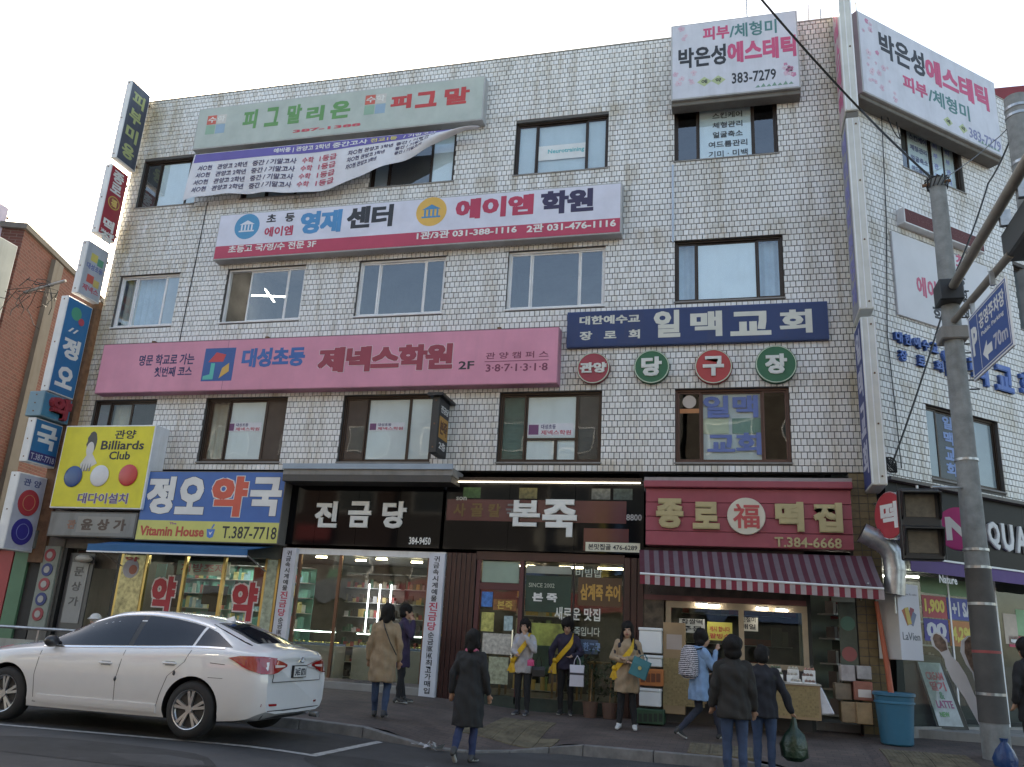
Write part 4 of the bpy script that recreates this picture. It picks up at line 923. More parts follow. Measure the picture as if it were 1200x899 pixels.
MB().wbox(-12.9, -12.33, -.03, .03, .6, 2.84).build('gold_film_panel', mat('gold_foil', (.45, .40, .22), .3, .5, var=.6, scale=9), sf); MB().wbox(xm[3]+.03, -9.15, -.03, .03, .6, 2.84).build('gold_film_panel', mat('pale_poster', (.42, .48, .36), .4, var=.5, scale=9), sf)
for (u0, v0, u1, v1) in ((173, 722, 208, 676), (268, 727, 304, 683)): put(sf, '약', FA, (u0, v0), (u1, v1), 0, C(.50, .015, .035), .075, out=(C(.72, .66, .66), .075))
disc(FA, -12.66, 2.55, .2, .031, .036).build('round_poster', C(.45, .45, .5), sf); disc(FA, -12.6, 2.53, .1, .037, .04).build('round_poster', C(.5, .15, .08), sf); putaz(sf, '약', FA, -12.85, 2.7, -12.5, 2.8, .037, RED, .05)
GC = ((.10, .42, .34), (.55, .6, .55), (.06, .3, .26), (.5, .14, .12), (.6, .55, .2), (.2, .4, .5))
for i, (xa, xb) in enumerate(((-12.7, -11.5), (-11.4, -10.5), (-10.4, -9.4))): shelfrow(xa, xb, 1.9, .5, i, GC, 7, .075, back=C(.10, .42, .36), label=('medicine shelf at the left of the pharmacy, seen through the pane', 'medicine shelf in the middle of the pharmacy, behind the brass door', 'medicine shelf at the right of the pharmacy, seen through the pane')[i], grp='medicine shelves inside the pharmacy')  # teal back panels: greenish interior glow put into their colour
tt = thing('counter', 'glass-fronted green counter inside the pharmacy', 'counter', (-11, 1.6, .46)); MB().wbox(-12.3, -9.9, 1.4, 1.8, .46, 1.4).build('body', C(.12, .3, .28), tt); MB().wbox(-12.34, -9.86, 1.36, 1.84, 1.4, 1.45).build('top', C(.5, .52, .5), tt)
tv = thing('monitor', 'dark screen standing behind the middle pharmacy pane', 'screen', (-11.0, .7, 1.5)); MB().wbox(-11.3, -10.7, .7, .74, 1.9, 2.3).build('bezel', M['black'], tv); MB().wbox(-11.27, -10.73, .69, .699, 1.3, 1.75).build('poster', C(.2, .32, .42), tv); MB().wbox(-11.1, -10.9, .705, .73, .46, 1.9).build('stand', M['black'], tv)
for i, x_ in enumerate((-12.0, -11.0, -10.0, -9.6, -11.5, -10.5)): lamp(x_, .7+.35*(i % 3), 3.0, .8, label='short white tube lamp on the pharmacy ceiling')
MB().wbox(-12.95, -9.06, .1, 3.5, 3.06, 3.1).build('shop_ceiling', M['room'], sf)
MB().wbox(-11.9, -10.6, .5, .53, 2.5, 2.8).build('hanging_notice', C(.45, .6, .5), sf); putaz(sf, '처방조제', FA, -11.8, 2.56, -10.7, 2.75, -.498, C(.5, .1, .1), .03)
for i_, x_ in enumerate((-12.15, -9.75)): MB().wbox(x_-.12, x_+.12, .3, .33, 1.9, 2.7).build('hanging_notice', C(*((.05, .35, .4), (.5, .08, .05))[i_]), sf)
# ---- jewellery shop
pilaster(-9.10, -9.02); 
cnp = thing('canopy', 'long concrete ledge canopy with a steel-blue front edge over the jewellery shop', 'canopy', (-7.4, -.4, 4.5))
a0, z1 = FA.px(331, 548, .7); a1 = FA.px(530, 552, .7)[0]
MB().wbox(a0, a1, -.66, -.0, z1-.14, z1+.02).build('slab', M['conc'], cnp, bevel=.01); MB().wbox(a0, a1, -.70, -.662, z1-.02, z1+.09).build('flashing', mat('steel_blue_flashing', (.30, .37, .44), .45), cnp); MB().wbox(a0+.02, a1-.02, -.68, -.1, z1-.27, z1-.142).build('soffit_box', mat('soffit', (.07, .065, .06), .6, dirt=.5), cnp)
jf = thing('jewellery_fascia', 'black glossy fascia with three large white syllables over the jewellery shop', 'sign', (-7.4, -.1, 3.1)); d = .12
a0, a1, z0, z1 = rectpx(FA, (334, 566), (522, 643), d); a0 = -9.26; a1 = -5.62
mg_ = mat('black_glass_panel', (.006, .006, .007), .05, spec=.16)
n = 4
for i in range(n): MB().box(FA, a0+(a1-a0)*i/n+.003, a0+(a1-a0)*(i+1)/n-.003, z0, z1, 0, d).build('glass_panel', mg_, jf)
for s, u0, v0, u1, v1 in (('진', 368, 618, 398, 588), ('금', 407, 618, 437, 588), ('당', 447, 619, 478, 588)): put(jf, s, FA, (u0, v0), (u1, v1), d, C(.72, .73, .7), .06, .035)
put(jf, '384-9450', FA, (479, 638), (505, 630), d, WH, .03)
jw = thing('jewellery_shop', 'wide frameless glass shopfront of the jewellery shop with lit showcases behind', 'shopfront', (-7.4, 0, .5))
MB().wbox(-9.02, -5.5, -.12, .15, .1, .56).build('stone_step', M['conc'], jw, bevel=.01); MB().wbox(-9.02, -5.5, -.02, .05, .565, .62).build('sill_rail', M['chrome'], jw)
MB().wbox(-9.02, -5.5, -.02, .05, 2.98, 3.1).build('head_rail', M['alu'], jw)
for i in range(3): MB().wbox(-8.64+.93*i, -8.64+.93*(i+1)-.01, .0, .012, .62, 2.98).build('pane', M['glasss'], jw)
for x_ in (-8.66, -7.75, -5.84): MB().wbox(x_-.03, x_+.03, -.01, .05, .62, 2.98).build('post', mat('rose_bronze', (.16, .09, .06), .35, .6), jw)
MB().wbox(-9.02, -5.5, .1, 3.5, 3.06, 3.1).build('shop_ceiling', C(.3, .3, .3), jw)
for i, (x0, x1, y_) in enumerate(((-9.0, -7.9, .5), (-7.7, -6.6, .9), (-6.5, -5.75, .4))):
    t_ = thing('showcase', ('low glass showcase at the left of the jewellery shop', 'glass showcase in the middle of the jewellery shop, brightly lit', 'glass showcase with a beige base at the right of the jewellery shop')[i], 'showcase', ((x0+x1)/2, y_, .5), 'showcases in the jewellery shop')
    MB().wbox(x0, x1, y_, y_+.5, .47, 1.2).build('base', C(.36, .30, .24), t_, bevel=.01); MB().wbox(x0+.01, x1-.01, y_+.01, y_+.49, 1.2, 1.24).build('velvet_tray', C(.25, .3, .5), t_)
    MB().wbox(x0, x1, y_, y_+.012, 1.2, 1.5).build('glass_side', M['glasss'], t_); MB().wbox(x0, x1, y_, y_+.5, 1.5, 1.512).build('glass_top', M['glasss'], t_)
    MB().wbox(x0+.05, x1-.05, y_+.03, y_+.05, 1.46, 1.48).build('strip_lamp', mat('cool_strip_lamp', (.8, .9, 1), .5, emit=5), t_)
    b = MB(); rnd = random.Random(i)
    for k in range(40): b.ell((rnd.uniform(x0+.05, x1-.05), rnd.uniform(y_+.08, y_+.44), 1.26), (.02, .02, .02), 6, 4)
    stuff(b.build('jewellery', mat('gold', (.8, .6, .2), .2, 1), t_, fix=False))
for i, (xa, xb) in enumerate(((-9.0, -7.6), (-7.5, -5.8))): shelfrow(xa, xb, 3.0, .5, 20+i, ((.22, .18, .12), (.05, .04, .04), (.35, .06, .06), (.45, .44, .46), (.5, .36, .12), (.04, .12, .08), (.08, .05, .04)), 7, .06, label=('back-wall cabinet at the left of the jewellery shop', 'back-wall cabinet at the right of the jewellery shop')[i], grp='cabinets inside the jewellery shop')
for i in range(3):
    b = MB(); b.tube([(-8.35+.28*i, 2.9, 1.5), (-8.35+.28*i, 2.9, 2.6)], .014, 6); tag(b.build('tube_lamp', mat('violet_tube', (.8, .82, 1), .5, emit=5)), 'vertical bluish tube lamp at the back of the jewellery shop', 'lamp', 'vertical tube lamps in the jewellery shop')
for i, x_ in enumerate((-8.6, -7.9, -7.2, -6.6, -6.0)): lamp(x_, .8+.5*(i % 2), 3.0, .25, m=M['warm'], label='short warm lamp on the jewellery shop ceiling')
lamp(-7.4, .25, 3.02, 3.2, m=mat('warm_trim_light', (1, .85, .6), .5, emit=3), label='long warm light strip along the top of the jewellery window')
def vboard(a0, a1, zb, zt, lab):          # narrow white boards with vertical lettering
    t_ = thing('vertical_board', lab, 'sign', FA.P((a0+a1)/2, zb, .1), 'narrow white lettered boards flanking the jewellery shop')
    MB().box(FA, a0, a1, zb, zt, .01, .14).build('board', mat('white_board', (.60, .62, .68), .5, dirt=.2), t_, bevel=.006); cx = (a0+a1)/2
    items = [(s, INK, .13) for s in '귀금속시계예물']+[(s, C(.55, .03, .08), .19) for s in '진금당']+[(s, INK, .13) for s in ('순', '금', '18K', '14K', '최', '고', '가', '매', '입')]
    k = (zt-zb-.1)/sum(h for _, _, h in items); z = zt-.05
    for s, m_, h in items:
        h *= k; putaz(t_, s, FA, cx-min(.1, h*.48), z-h*.86, cx+min(.1, h*.48), z, .14, m_, .03); z -= h
vboard(-9.01, -8.70, .6, 3.08, 'narrow white vertical board with black and red lettering between the pharmacy and the jewellery window')
vboard(-5.80, -5.48, .40, 3.06, 'narrow white vertical board with black and red lettering right of the jewellery window, before the brown pier')
# ---- porridge shop
m_drk = mat('dark_red_brown_panel', (.045, .016, .014), .35, var=.3)
def ribbed(x0, x1, z0, z1, parent):
    n = int((x1-x0)/.09); w = (x1-x0)/n
    for i in range(n): MB().wbox(x0+i*w+.004, x0+(i+1)*w-.004, -.06, .3, z0, z1).build('batten', m_drk, parent, bevel=.008)
    MB().wbox(x0, x1, -.03, .35, z0, z1-.01).build('pier_core', M['black'], parent)
pr = thing('porridge_shop', 'dark red-brown shopfront with wide panes, a framed door at the left and white lettering on the glass', 'shopfront', (-3.4, 0, .3))
ribbed(-5.46, -4.86, .28, 3.1, pr); ribbed(-1.98, -1.62, .28, 3.1, pr)
MB().wbox(-4.86, -1.98, -.05, .3, 2.98, 3.14).build('head_panel', m_drk, pr)
MB().wbox(-4.86, -1.98, -.04, .2, .25, .52).build('plinth', mat('green_tiled_plinth', (.035, .055, .045), .5, var=.4), pr)
# door
MB().wbox(-4.84, -4.76, -.04, .1, .4, 2.98).build('door_frame', C(.10, .02, .02), pr); MB().wbox(-3.98, -3.9, -.04, .1, .4, 2.98).build('door_frame', C(.10, .02, .02), pr)
MB().wbox(-4.76, -3.98, -.03, .08, 2.42, 2.55).build('transom', C(.10, .02, .02), pr); MB().wbox(-4.74, -4.0, .0, .012, 2.56, 2.96).build('pane', mat('pale_green_film', (.24, .34, .28), .3), pr)
d_ = MB().wbox(-4.76, -3.98, .0, .04, .4, .5).build('door', C(.10, .02, .02), pr); MB().wbox(-4.74, -4.0, .015, .025, .5, 2.42).build('pane', M['glasss'], d_)
for i, (xa, xb, z0, z1, c_) in enumerate(((-4.72, -4.5, 2.1, 2.38, (.03, .2, .6)), (-4.65, -4.05, 1.25, 1.62, (.55, .53, .46)), (-4.5, -4.12, .72, 1.2, (.42, .46, .3)), (-4.25, -4.08, 1.68, 1.95, (.35, .5, .52)), (-4.7, -4.45, 1.65, 2.0, (.5, .48, .1)), (-4.48, -4.02, 2.05, 2.25, (.3, .12, .02)))):
    MB().wbox(xa, xb, .001+.0012*i, .002+.0012*i, z0, z1).build('poster', C(*c_, var=.5, scale=14), d_)
putaz(pr, '본죽', FA, -4.4, 2.07, -4.1, 2.22, .002, C(.6, .4, .05), .03)
MB().tube([(-4.06, -.05, 1.1), (-4.06, -.05, 1.7)], .012, 6).build('handle', M['chrome'], d_)
for i, (xa, xb) in enumerate(((-3.88, -2.94), (-2.92, -2.0))):
    MB().wbox(xa, xb, .01, .022, .54, 2.96).build('pane', M['glasss'], pr)
for x_ in (-3.89, -2.93, -1.99): MB().wbox(x_-.015, x_+.015, -.01, .04, .52, 2.98).build('mullion', M['black'], pr)
# films and one painted reflection on the panes
MB().wbox(-3.86, -2.98, .004, .008, 2.05, 2.72).build('green_film', C(.012, .045, .025, var=.3), pr); MB().wbox(-3.86, -2.98, .003, .0075, 2.76, 2.9).build('pale_film', C(.3, .32, .26, var=.3), pr)
MB().wbox(-3.86, -3.05, .004, .008, 1.45, 1.85).build('yellow_green_poster', C(.34, .38, .05, var=.5, scale=6), pr)
MB().wbox(-2.85, -2.03, .004, .008, 2.2, 2.72).build('painted_orange_reflection', C(.10, .045, .01), pr)  # dark orange reflection, painted as a thin sheet on the pane
putaz(pr, '삼계죽 추어', FA, -2.8, 2.3, -2.06, 2.6, -.001, C(.55, .30, .03), .05); putaz(pr, 'SINCE 2002', FA, -3.8, 2.5, -3.3, 2.58, -.001, C(.4, .45, .35), .01)
putaz(pr, '본 죽', FA, -3.72, 2.24, -3.24, 2.4, -.001, WH, .06)
putaz(pr, '새로운 맛집', FA, -3.28, 1.93, -2.42, 2.16, 0, C(.7, .72, .66), .02); putaz(pr, '본죽입니다', FA, -3.02, 1.66, -2.42, 1.82, 0, C(.6, .65, .55), .01); putaz(pr, '비빔밥', FA, -2.9, 2.72, -2.4, 2.88, 0, C(.5, .55, .45), .01); putaz(pr, '죽 한그릇', FA, -2.86, 1.4, -2.4, 1.55, 0, C(.2, .35, .6), .03)
MB().wbox(-3.0, -2.45, .004, .008, 1.35, 1.6).build('blue_film', C(.05, .09, .16), pr)
bf = thing('porridge_fascia', 'dark glossy shop fascia with two large white syllables, in the middle of the row of shops', 'sign', (-3.4, -.1, 3.1)); d = .12
for i in range(3): MB().box(FA, -5.55+1.31*i+.003, -5.55+1.31*(i+1)-.003, 3.16, 4.45, 0, d).build('glass_panel', mg_, bf)
band(bf, FA, -5.52, -1.95, 3.72, 4.14, d, C(.085, .006, .012, .12)); band(bf, FA, -2.75, -1.9, 3.2, 3.62, d, C(.10, .012, .012, .12), 'painted_reflection')  # maroon street reflection painted on the glass as band and panel
for i, (x_, c_) in enumerate(((-5.2, (.03, .10, .02)), (-4.05, (.14, .12, .03)), (-2.62, (.13, .14, .12)), (-2.2, (.04, .07, .06)))): band(bf, FA, x_, x_+.36, 4.17, 4.38, d, C(*c_, var=.6, scale=15), 'painted_reflection')  # reflected patches, painted on the glass as well
for i, s in enumerate('사골칼국'): putaz(bf, s, FA, -5.38+.36*i if i < 3 else -4.3, 3.80, -5.13+.36*i if i < 3 else -4.05, 4.06, d+.002, C(.16, .09, .01) if i < 3 else C(.16, .15, .15), .04)  # letters painted onto the reflected maroon band
for s, u0, v0, u1, v1 in (('본', 597, 617, 634, 587), ('죽', 635, 629, 677, 586)): put(bf, s, FA, (u0, v0), (u1, v1), d+.004, C(.72, .73, .7), .05, .05)
putaz(bf, '8800', FA, -1.95, 3.78, -1.66, 3.9, d+.001, C(.35, .35, .35), .02); putaz(bf, 'son', FA, -5.34, 4.12, -5.12, 4.19, d+.003, C(.5, .5, .45), .03)
boxo('printed_label', C(.62, .60, .46), bf, FA, *[FA.px(686, 652, d)[0], FA.px(750, 652, d)[0]], 3.19, 3.36, d, d+.02); a_ = FA.px(686, 652, d)[0]; b_ = FA.px(750, 652, d)[0]
putaz(bf, '본맛집골 476-6289', FA, a_+.05, 3.22, b_-.05, 3.33, d+.02, INK, .03)
lf = thing('fascia_light', 'long thin light tube in a steel channel above the porridge shop fascia', 'lamp', (-3.5, -.2, 4.5)); MB().wbox(-5.5, -1.65, -.26, .0, 4.50, 4.56).build('channel', M['bronze'], lf); MB().tube([(-5.45, -.22, 4.475), (-1.68, -.22, 4.475)], .013, 6).build('tube', mat('dim_tube', (1, .93, .8), .5, emit=1.6), lf)
MB().wbox(-5.46, -1.62, .1, 3.5, 3.06, 3.1).build('shop_ceiling', C(.25, .22, .2), pr)
shelfrow(-4.8, -3.6, 3.0, .5, 40, ((.5, .35, .1), (.4, .4, .3), (.2, .3, .12)), 6, .08, label='shelf of jars at the back of the porridge shop')
for i, (x_, y_) in enumerate(((-4.3, 1.3), (-3.3, 1.6), (-2.5, 1.3))):
    t_ = thing('dining_table', ('small wooden table near the door inside the porridge shop', 'small wooden table in the middle of the porridge shop', 'small wooden table at the right inside the porridge shop')[i], 'table', (x_, y_, .46), 'tables in the porridge shop'); MB().wbox(x_-.3, x_+.3, y_-.3, y_+.3, 1.16, 1.2).build('table_top', M['wood'], t_, bevel=.005)
    for sx in (-1, 1):
        for sy in (-1, 1): MB().wbox(x_+sx*.25-.02, x_+sx*.25+.02, y_+sy*.25-.02, y_+sy*.25+.02, .46, 1.16).build('leg', M['wood'], t_)
for i, x_ in enumerate((-4.2, -3.2, -2.4)): lamp(x_, 1.1, 2.98, .5, m=M['warm'], label='short warm lamp on the porridge shop ceiling', grp='warm lamps in the porridge shop')
# green-cloth screens standing behind the pane
for i, x_ in enumerate((-3.55, -3.0)):
    b = MB(); b.ell((x_, .5, 1.25), (.22, .1, .34), 16, 10); tag(b.build('lampshade', C(.25, .36, .30), smooth_=True), ('pale green rounded shade behind the pane, left of the dark-clothed woman', 'pale green rounded shade behind the pane, at the dark-clothed woman')[i], 'shade')
# ---- projecting sign between them
t_, fr, w = psign('small black projecting lightbox sign with an orange panel, over the jewellery canopy', -5.62, .16, -.75, -.12, 4.95, 6.1, C(.02, .02, .022), C(.03, .028, .026), name='projecting_lightbox', grp=None)
band(t_, fr, .06, w-.05, 5.28, 5.72, .003, C(.5, .24, .02)); putaz(t_, '본죽', fr, .1, 5.36, w-.1, 5.64, .006, C(.12, .04, .01), .05); putaz(t_, '진금당', fr, .1, 5.80, w-.08, 5.95, .003, WH, .04); putaz(t_, '2층', fr, .12, 5.06, w-.12, 5.22, .003, WH, .03)
MB().wbox(-5.86, -5.54, -.85, -.02, 6.1, 6.16).build('hood', M['black'], t_)
# ---- rice cake shop
RC = mat('red_fascia_panel', (.31, .06, .085), .5, var=.15, dirt=.35, dirtcol=(.3, .1, .11)); d = .35
rf_ = thing('rice_cake_fascia', 'red boarded fascia with gold raised syllables and a white round emblem, over the striped awning', 'sign', (.2, -.2, 3.3))
a0, a1, z0, z1 = rectpx(FA, (757, 572), (1001, 645), d); 
for i in range(4):
    h = (z1-z0)/4; MB().box(FA, a0, a1, z0+h*i+.006, z0+h*(i+1)-.004, .02, d).build('board', RC, rf_, bevel=.006)
MB().box(FA, a0+.01, a1-.01, z0, z1, .01, d-.02).build('backing', C(.12, .02, .03), rf_)
MB().box(FA, a0-.03, a1+.03, z1+.005, z1+.13, .0, d+.10).build('cornice', RC, rf_, bevel=.015); MB().box(FA, a0-.03, a1+.03, z1+.13, z1+.2, .0, d+.04).build('cornice_cap', mat('grey_cap', (.28, .25, .25), .6, dirt=.5), rf_)
GD = mat('aged_gold_letter', (.42, .36, .20), .45, .2, dirt=.2)
for s, u0, v0, u1, v1 in (('종', 769, 619, 801, 585), ('로', 812, 620, 843, 589), ('떡', 909, 623, 941, 589), ('집', 954, 624, 986, 590)): put(rf_, s, FA, (u0, v0), (u1, v1), d, GD, .085, .07)
a, z = FA.px(874.5, 604.5, d+.1); disc(FA, a, z, .33, d, d+.07, 36).build('emblem', mat('cream_disc', (.58, .54, .44), .5), rf_, bevel=.008); putaz(rf_, '福', FA, a-.23, z-.22, a+.23, z+.22, d+.07, C(.50, .05, .05), .02, .01)
put(rf_, 'T.384-6668', FA, (908, 641), (986, 631), d, GD, .02, .03)
aw2 = thing('awning', 'red and white striped awning with a hanging valance over the rice cake shop', 'awning', (.2, -.8, 2.8))
x0a, x1a, nst = -1.68, 2.28, 46
y0_, zt_ = -.30, FA.px(757, 645, .30)[1]; y1_ = -1.0; a_l, zl = FA.px(750, 672, 1.0); a_r, zr = FA.px(1036, 690, 1.0)
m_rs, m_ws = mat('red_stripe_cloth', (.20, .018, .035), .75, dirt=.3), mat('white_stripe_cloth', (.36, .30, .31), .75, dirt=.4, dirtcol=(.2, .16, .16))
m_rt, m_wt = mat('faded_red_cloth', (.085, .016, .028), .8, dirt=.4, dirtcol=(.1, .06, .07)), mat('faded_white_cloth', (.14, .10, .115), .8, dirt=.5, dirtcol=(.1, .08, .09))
for k, m_ in ((0, m_rs), (1, m_ws)):
    b = MB(); v = MB()
    for i in range(nst):
        if i % 2 != k: continue
        f0, f1 = i/nst, (i+1)/nst; A = lambda f, t: Vector((x0a+(x1a-x0a)*f+((a_l-x0a)*(1-f)+(a_r-x1a)*f)*t, y0_+(y1_-y0_)*t, zt_+(zl+(zr-zl)*f-zt_)*t - .03*math.sin(math.pi*t)))
        for j in range(3):
            p = [A(f0, j/3), A(f1, j/3), A(f1, (j+1)/3), A(f0, (j+1)/3)]; b.hull(p, [q+Vector((0, 0, .006)) for q in p])
        q0, q1 = A(f0, 1), A(f1, 1); dz = Vector((0, 0, -.175)); w0 = Vector((0, .012*math.sin(i*1.3), 0)); w1 = Vector((0, .012*math.sin((i+1)*1.3), 0))
        p = [q0, q1, q1+dz+w1, q0+dz+w0]; v.hull(p, [q+Vector((0, .004, 0)) for q in p])
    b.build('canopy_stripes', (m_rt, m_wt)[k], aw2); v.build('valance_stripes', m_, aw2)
b = MB(); b.tube([(a_l, -1.0, zl), (a_r, -1.0, zr)], .02, 6); b.build('front_bar', M['alu'], aw2)
for x_ in (-1.5, 2.1): MB().tube([(x_, -.03, 2.5), (x_, -.98, zl-.03)], .014, 6).build('arm', M['galv'], aw2)
rs = thing('rice_cake_shop', 'rice cake shop front with beige-framed sliding windows under the striped awning', 'shopfront', (.1, 0, .4))
MB().wbox(-1.62, 1.2, -.02, .25, 2.45, 3.3).build('menu_board', mat('menu_board', (.055, .04, .035), .5, var=.7, scale=4), rs)
for i, (x_, r_) in enumerate(((-1.3, .22), (-.7, .14))): disc(FA, x_, 2.86-.05*i, r_, .022, .03).build('printed_dish', C(.16, .13, .05, var=.4, scale=8), rs)
for i, s in enumerate('떡케익 이바지 주문'.split()): putaz(rs, s, FA, -.3+.5*i, 2.6, .1+.5*i, 2.78, .022, C(.11, .10, .09), .03)
MB().wbox(-1.62, 1.2, -.05, .15, 2.36, 2.45).build('lintel', C(.12, .03, .03), rs); m_bei = mat('beige_frame', (.34, .27, .19), .5, var=.2)
for x_ in (-1.22, .05, 1.12): MB().wbox(x_, x_+.09, -.03, .06, .5, 2.239).build('window_post', m_bei, rs)
MB().wbox(-1.22, 1.21, -.028, .058, 2.24, 2.355).build('window_head', m_bei, rs); MB().wbox(-1.23, 1.22, -.034, .062, 1.28, 1.36).build('window_sill', m_bei, rs)
for xa, xb in ((-1.13, .05), (.14, 1.12)): MB().wbox(xa, xb, .0, .012, 1.36, 2.24).build('pane', M['glasss'], rs)
MB().wbox(-1.22, 1.21, -.01, .1, .2, 1.27).build('base_panel', C(.06, .05, .045), rs)
for i, (u0, v0, u1, v1, c_) in enumerate(((796, 741, 826, 726, (.42, .44, .42)), (829, 750, 858, 730, (.6, .55, .06)), (866, 739, 888, 724, (.6, .58, .5)))):
    a0, b0 = FA.px(u0, v0, .001); a1, b1 = FA.px(u1, v1, .001); p_ = boxo('notice', C(*c_), rs, FA, a0, a1, b0, b1, .001, .004)
    for k in range(2): putaz(rs, ('찹쌀떡', '개시 합니다', '인절미')[i] if k else ('주문', '팥빙수', '매일')[i], FA, a0+.04, b0+.03+.12*k, a1-.04, b0+.12+.12*k, .004, RED if i == 1 else INK, .02)
for i, (u, v) in enumerate(((822, 709), (836.5, 710.5), (893, 713.5), (916, 715.5))):
    p = FA.px(u, v, .12); lamp(p[0], -.12, p[1], .20, label='short bright tube lamp under the awning over the sliding windows', grp='bright tube lamps over the rice cake windows')
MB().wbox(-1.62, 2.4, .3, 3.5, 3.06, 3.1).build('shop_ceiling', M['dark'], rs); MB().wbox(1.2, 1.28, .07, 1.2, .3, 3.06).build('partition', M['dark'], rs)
shelfrow(-1.1, 1.1, 2.6, .5, 50, ((.3, .22, .16), (.2, .2, .18), (.35, .1, .08)), 4, .16, label='dark goods shelf at the back of the rice cake shop')
shelfrow(1.35, 2.2, 2.4, .5, 51, ((.3, .05, .05), (.2, .2, .18), (.1, .12, .1), (.35, .3, .25)), 4, .18, label='goods shelf deep in the open bay right of the sliding windows')
MB().wbox(-1.62, -1.26, -.03, .3, .25, 2.36).build('side_panel', mat('poster_panel', (.09, .07, .05), .5, var=.8, scale=6), rs)
# tiled pier at the corner
m_bt = mat('brown_yellow_tile', (.24, .18, .09), .45, var=.3, scale=6, isl=.4)
pz = thing('corner_pier', 'corner pier faced in brownish yellow tiles behind the duct elbow', 'pier', (2.3, 0, .3))
MB().wbox(2.02, 2.48, .02, .4, .2, 4.72).build('core', M['mortar'], pz); z = .35
while z < 4.6:
    for i in range(3): MB().box(FA, 2.03+.152*i, 2.03+.152*(i+1)-.012, z, z+.125, -.02, -.008+.002*random.random()).build('tile', m_bt, pz)
    z += .137
gm = thing('glazed_panel', 'dark poster panel with dishes pictured on it beside the open bay of the rice cake shop', 'panel', (1.9, -.05, .5))
MB().wbox(1.72, 2.0, -.04, .02, .6, 2.5).build('board', C(.06, .08, .06, var=.5), gm)
for i in range(3): disc(FA, 1.86, 2.1-.5*i, .12, .041, .046).build('printed_dish', C(*((.05, .16, .12), (.3, .07, .07), (.2, .15, .08))[i]), gm)
MB().wbox(1.62, 1.98, -.2, -.02, 2.45, 2.75).build('light_box', C(.3, .31, .27, dirt=.4), gm)
# ---- side shop (cosmetics) on the canted wall
SH = 4.62
cs = thing('cosmetics_shop', 'glass shopfront with a purple awning and price posters on the canted side', 'shopfront', FS.P(3, .4, 0))
MB().box(FS, .0, SL, 3.3, SH, .0, .16).build('fascia_panel', mat('dark_fascia', (.010, .009, .011), .35, spec=.12), cs); MB().box(FS, .0, SL, SH-.04, SH+.02, .0, .3).build('fascia_cap', M['concd'], cs)
for k in range(6): MB().box(FS, .3+1.2*k, .3+1.2*k+.01, 3.32, SH-.05, .16, .163).build('panel_joint', C(.05, .05, .05), cs)
a0, z0 = FS.px(1157, 643, .16)
for i, s in enumerate('SQUARE'[1:]): putaz(cs, s, FS, a0+.42*i, z0, a0+.36+.42*i, z0+.52, .16, C(.62, .62, .62), .06, .05)
PUR = mat('purple_awning_cloth', (.075, .03, .17), .6, dirt=.2, dirtcol=(.13, .1, .2))
b = MB(); pr_ = [(.45, 0), (SL, 0)]
P = FS.P; b.hull([P(.0, 3.30, .02), P(SL, 3.30, .02), P(SL, 3.20, .62), P(-.1, 3.20, .62)], [P(.0, 3.32, .02), P(SL, 3.32, .02), P(SL, 3.22, .62), P(-.1, 3.22, .62)]); b.build('awning_top', PUR, cs)
MB().box(FS, -.1, SL, 2.98, 3.215, .62, .63).build('awning_valance', PUR, cs); MB().box(FS, -.1, SL, 3.2, 3.23, .631, .65).build('awning_bar', M['alu'], cs)
putaz(cs, 'Nature', FS, *(lambda p: (p[0], p[1]))(FS.px(1101, 683, .63)), *(lambda p: (p[0], p[1]))(FS.px(1121, 676, .63)), .63, WH, .03)
MB().box(FS, 0, SL, .2, .5, -.1, .02).build('plinth', M['conc'], cs)
for k in range(5): MB().box(FS, .35+1.35*k, .35+1.35*(k+1)-.04, .5, 3.28, -.03, -.02).build('pane', M['glasss'], cs); MB().box(FS, .35+1.35*(k+1)-.04, .35+1.35*(k+1), .5, 3.28, -.05, .0).build('mullion', M['alu'], cs)
MB().box(FS, .3, SL, .3, 3.3, -2.3, -2.25).build('back_wall', C(.3, .34, .3), cs); MB().box(FS, .3, SL, 3.31, 3.35, -2.3, -.1).build('shop_ceiling', C(.4, .4, .4), cs)
for i, (x0, x1, z0, z1, c_, s, tc) in enumerate(((.95, 1.6, 2.3, 2.68, (.40, .03, .05), '1,900', (.65, .5, .05)), (1.62, 2.55, 2.3, 2.68, (.05, .07, .34), '1+1 SALE', (.6, .6, .65)), (.95, 1.6, 1.9, 2.28, (.04, .03, .26), '00', (.55, .55, .6)), (1.62, 2.55, 1.84, 2.28, (.5, .17, .03), '4,290원', (.6, .5, .05)), (.95, 2.5, 2.72, 3.0, (.10, .22, .10), '', None), (3.2, 3.6, 1.95, 2.5, (.5, .4, .32), '', None), (3.3, 4.6, 1.9, 2.1, (.5, .02, .08), 'U', (.7, .7, .7)), (3.6, 4.6, 2.12, 2.6, (.2, .4, .2), '', None))):
    MB().box(FS, x0, x1, z0, z1, -.018, -.014).build('poster', C(*c_, var=.25), cs)
    if s: putaz(cs, s, FS, x0+.06, z0+.06, x1-.06, z1-.06, -.014, C(*tc), .06)
for i in range(3): t_ = thing('product_shelf', ('product shelf near the corner inside the cosmetics shop', 'product shelf in the middle of the cosmetics shop', 'product shelf at the right of the cosmetics shop')[i], 'shelf', FS.P(1+2*i, .5, -1.6), 'shelves in the cosmetics shop'); [MB().box(FS, .4+2*i, 2.2+2*i, .5+.45*r, .53+.45*r, -1.9, -1.5).build('shelf', M['white'], t_) for r in range(5)]; rnd = random.Random(i); b = MB(); [b.box(FS, .45+2*i+.1*k, .45+2*i+.1*k+.07, .535+.45*r, .535+.45*r+rnd.uniform(.12, .3), -1.75, -1.55) for r in range(5) for k in range(17)]; stuff(b.build('product', mat('bottles', (.5, .42, .42), .4, isl=.7), t_, fix=False))
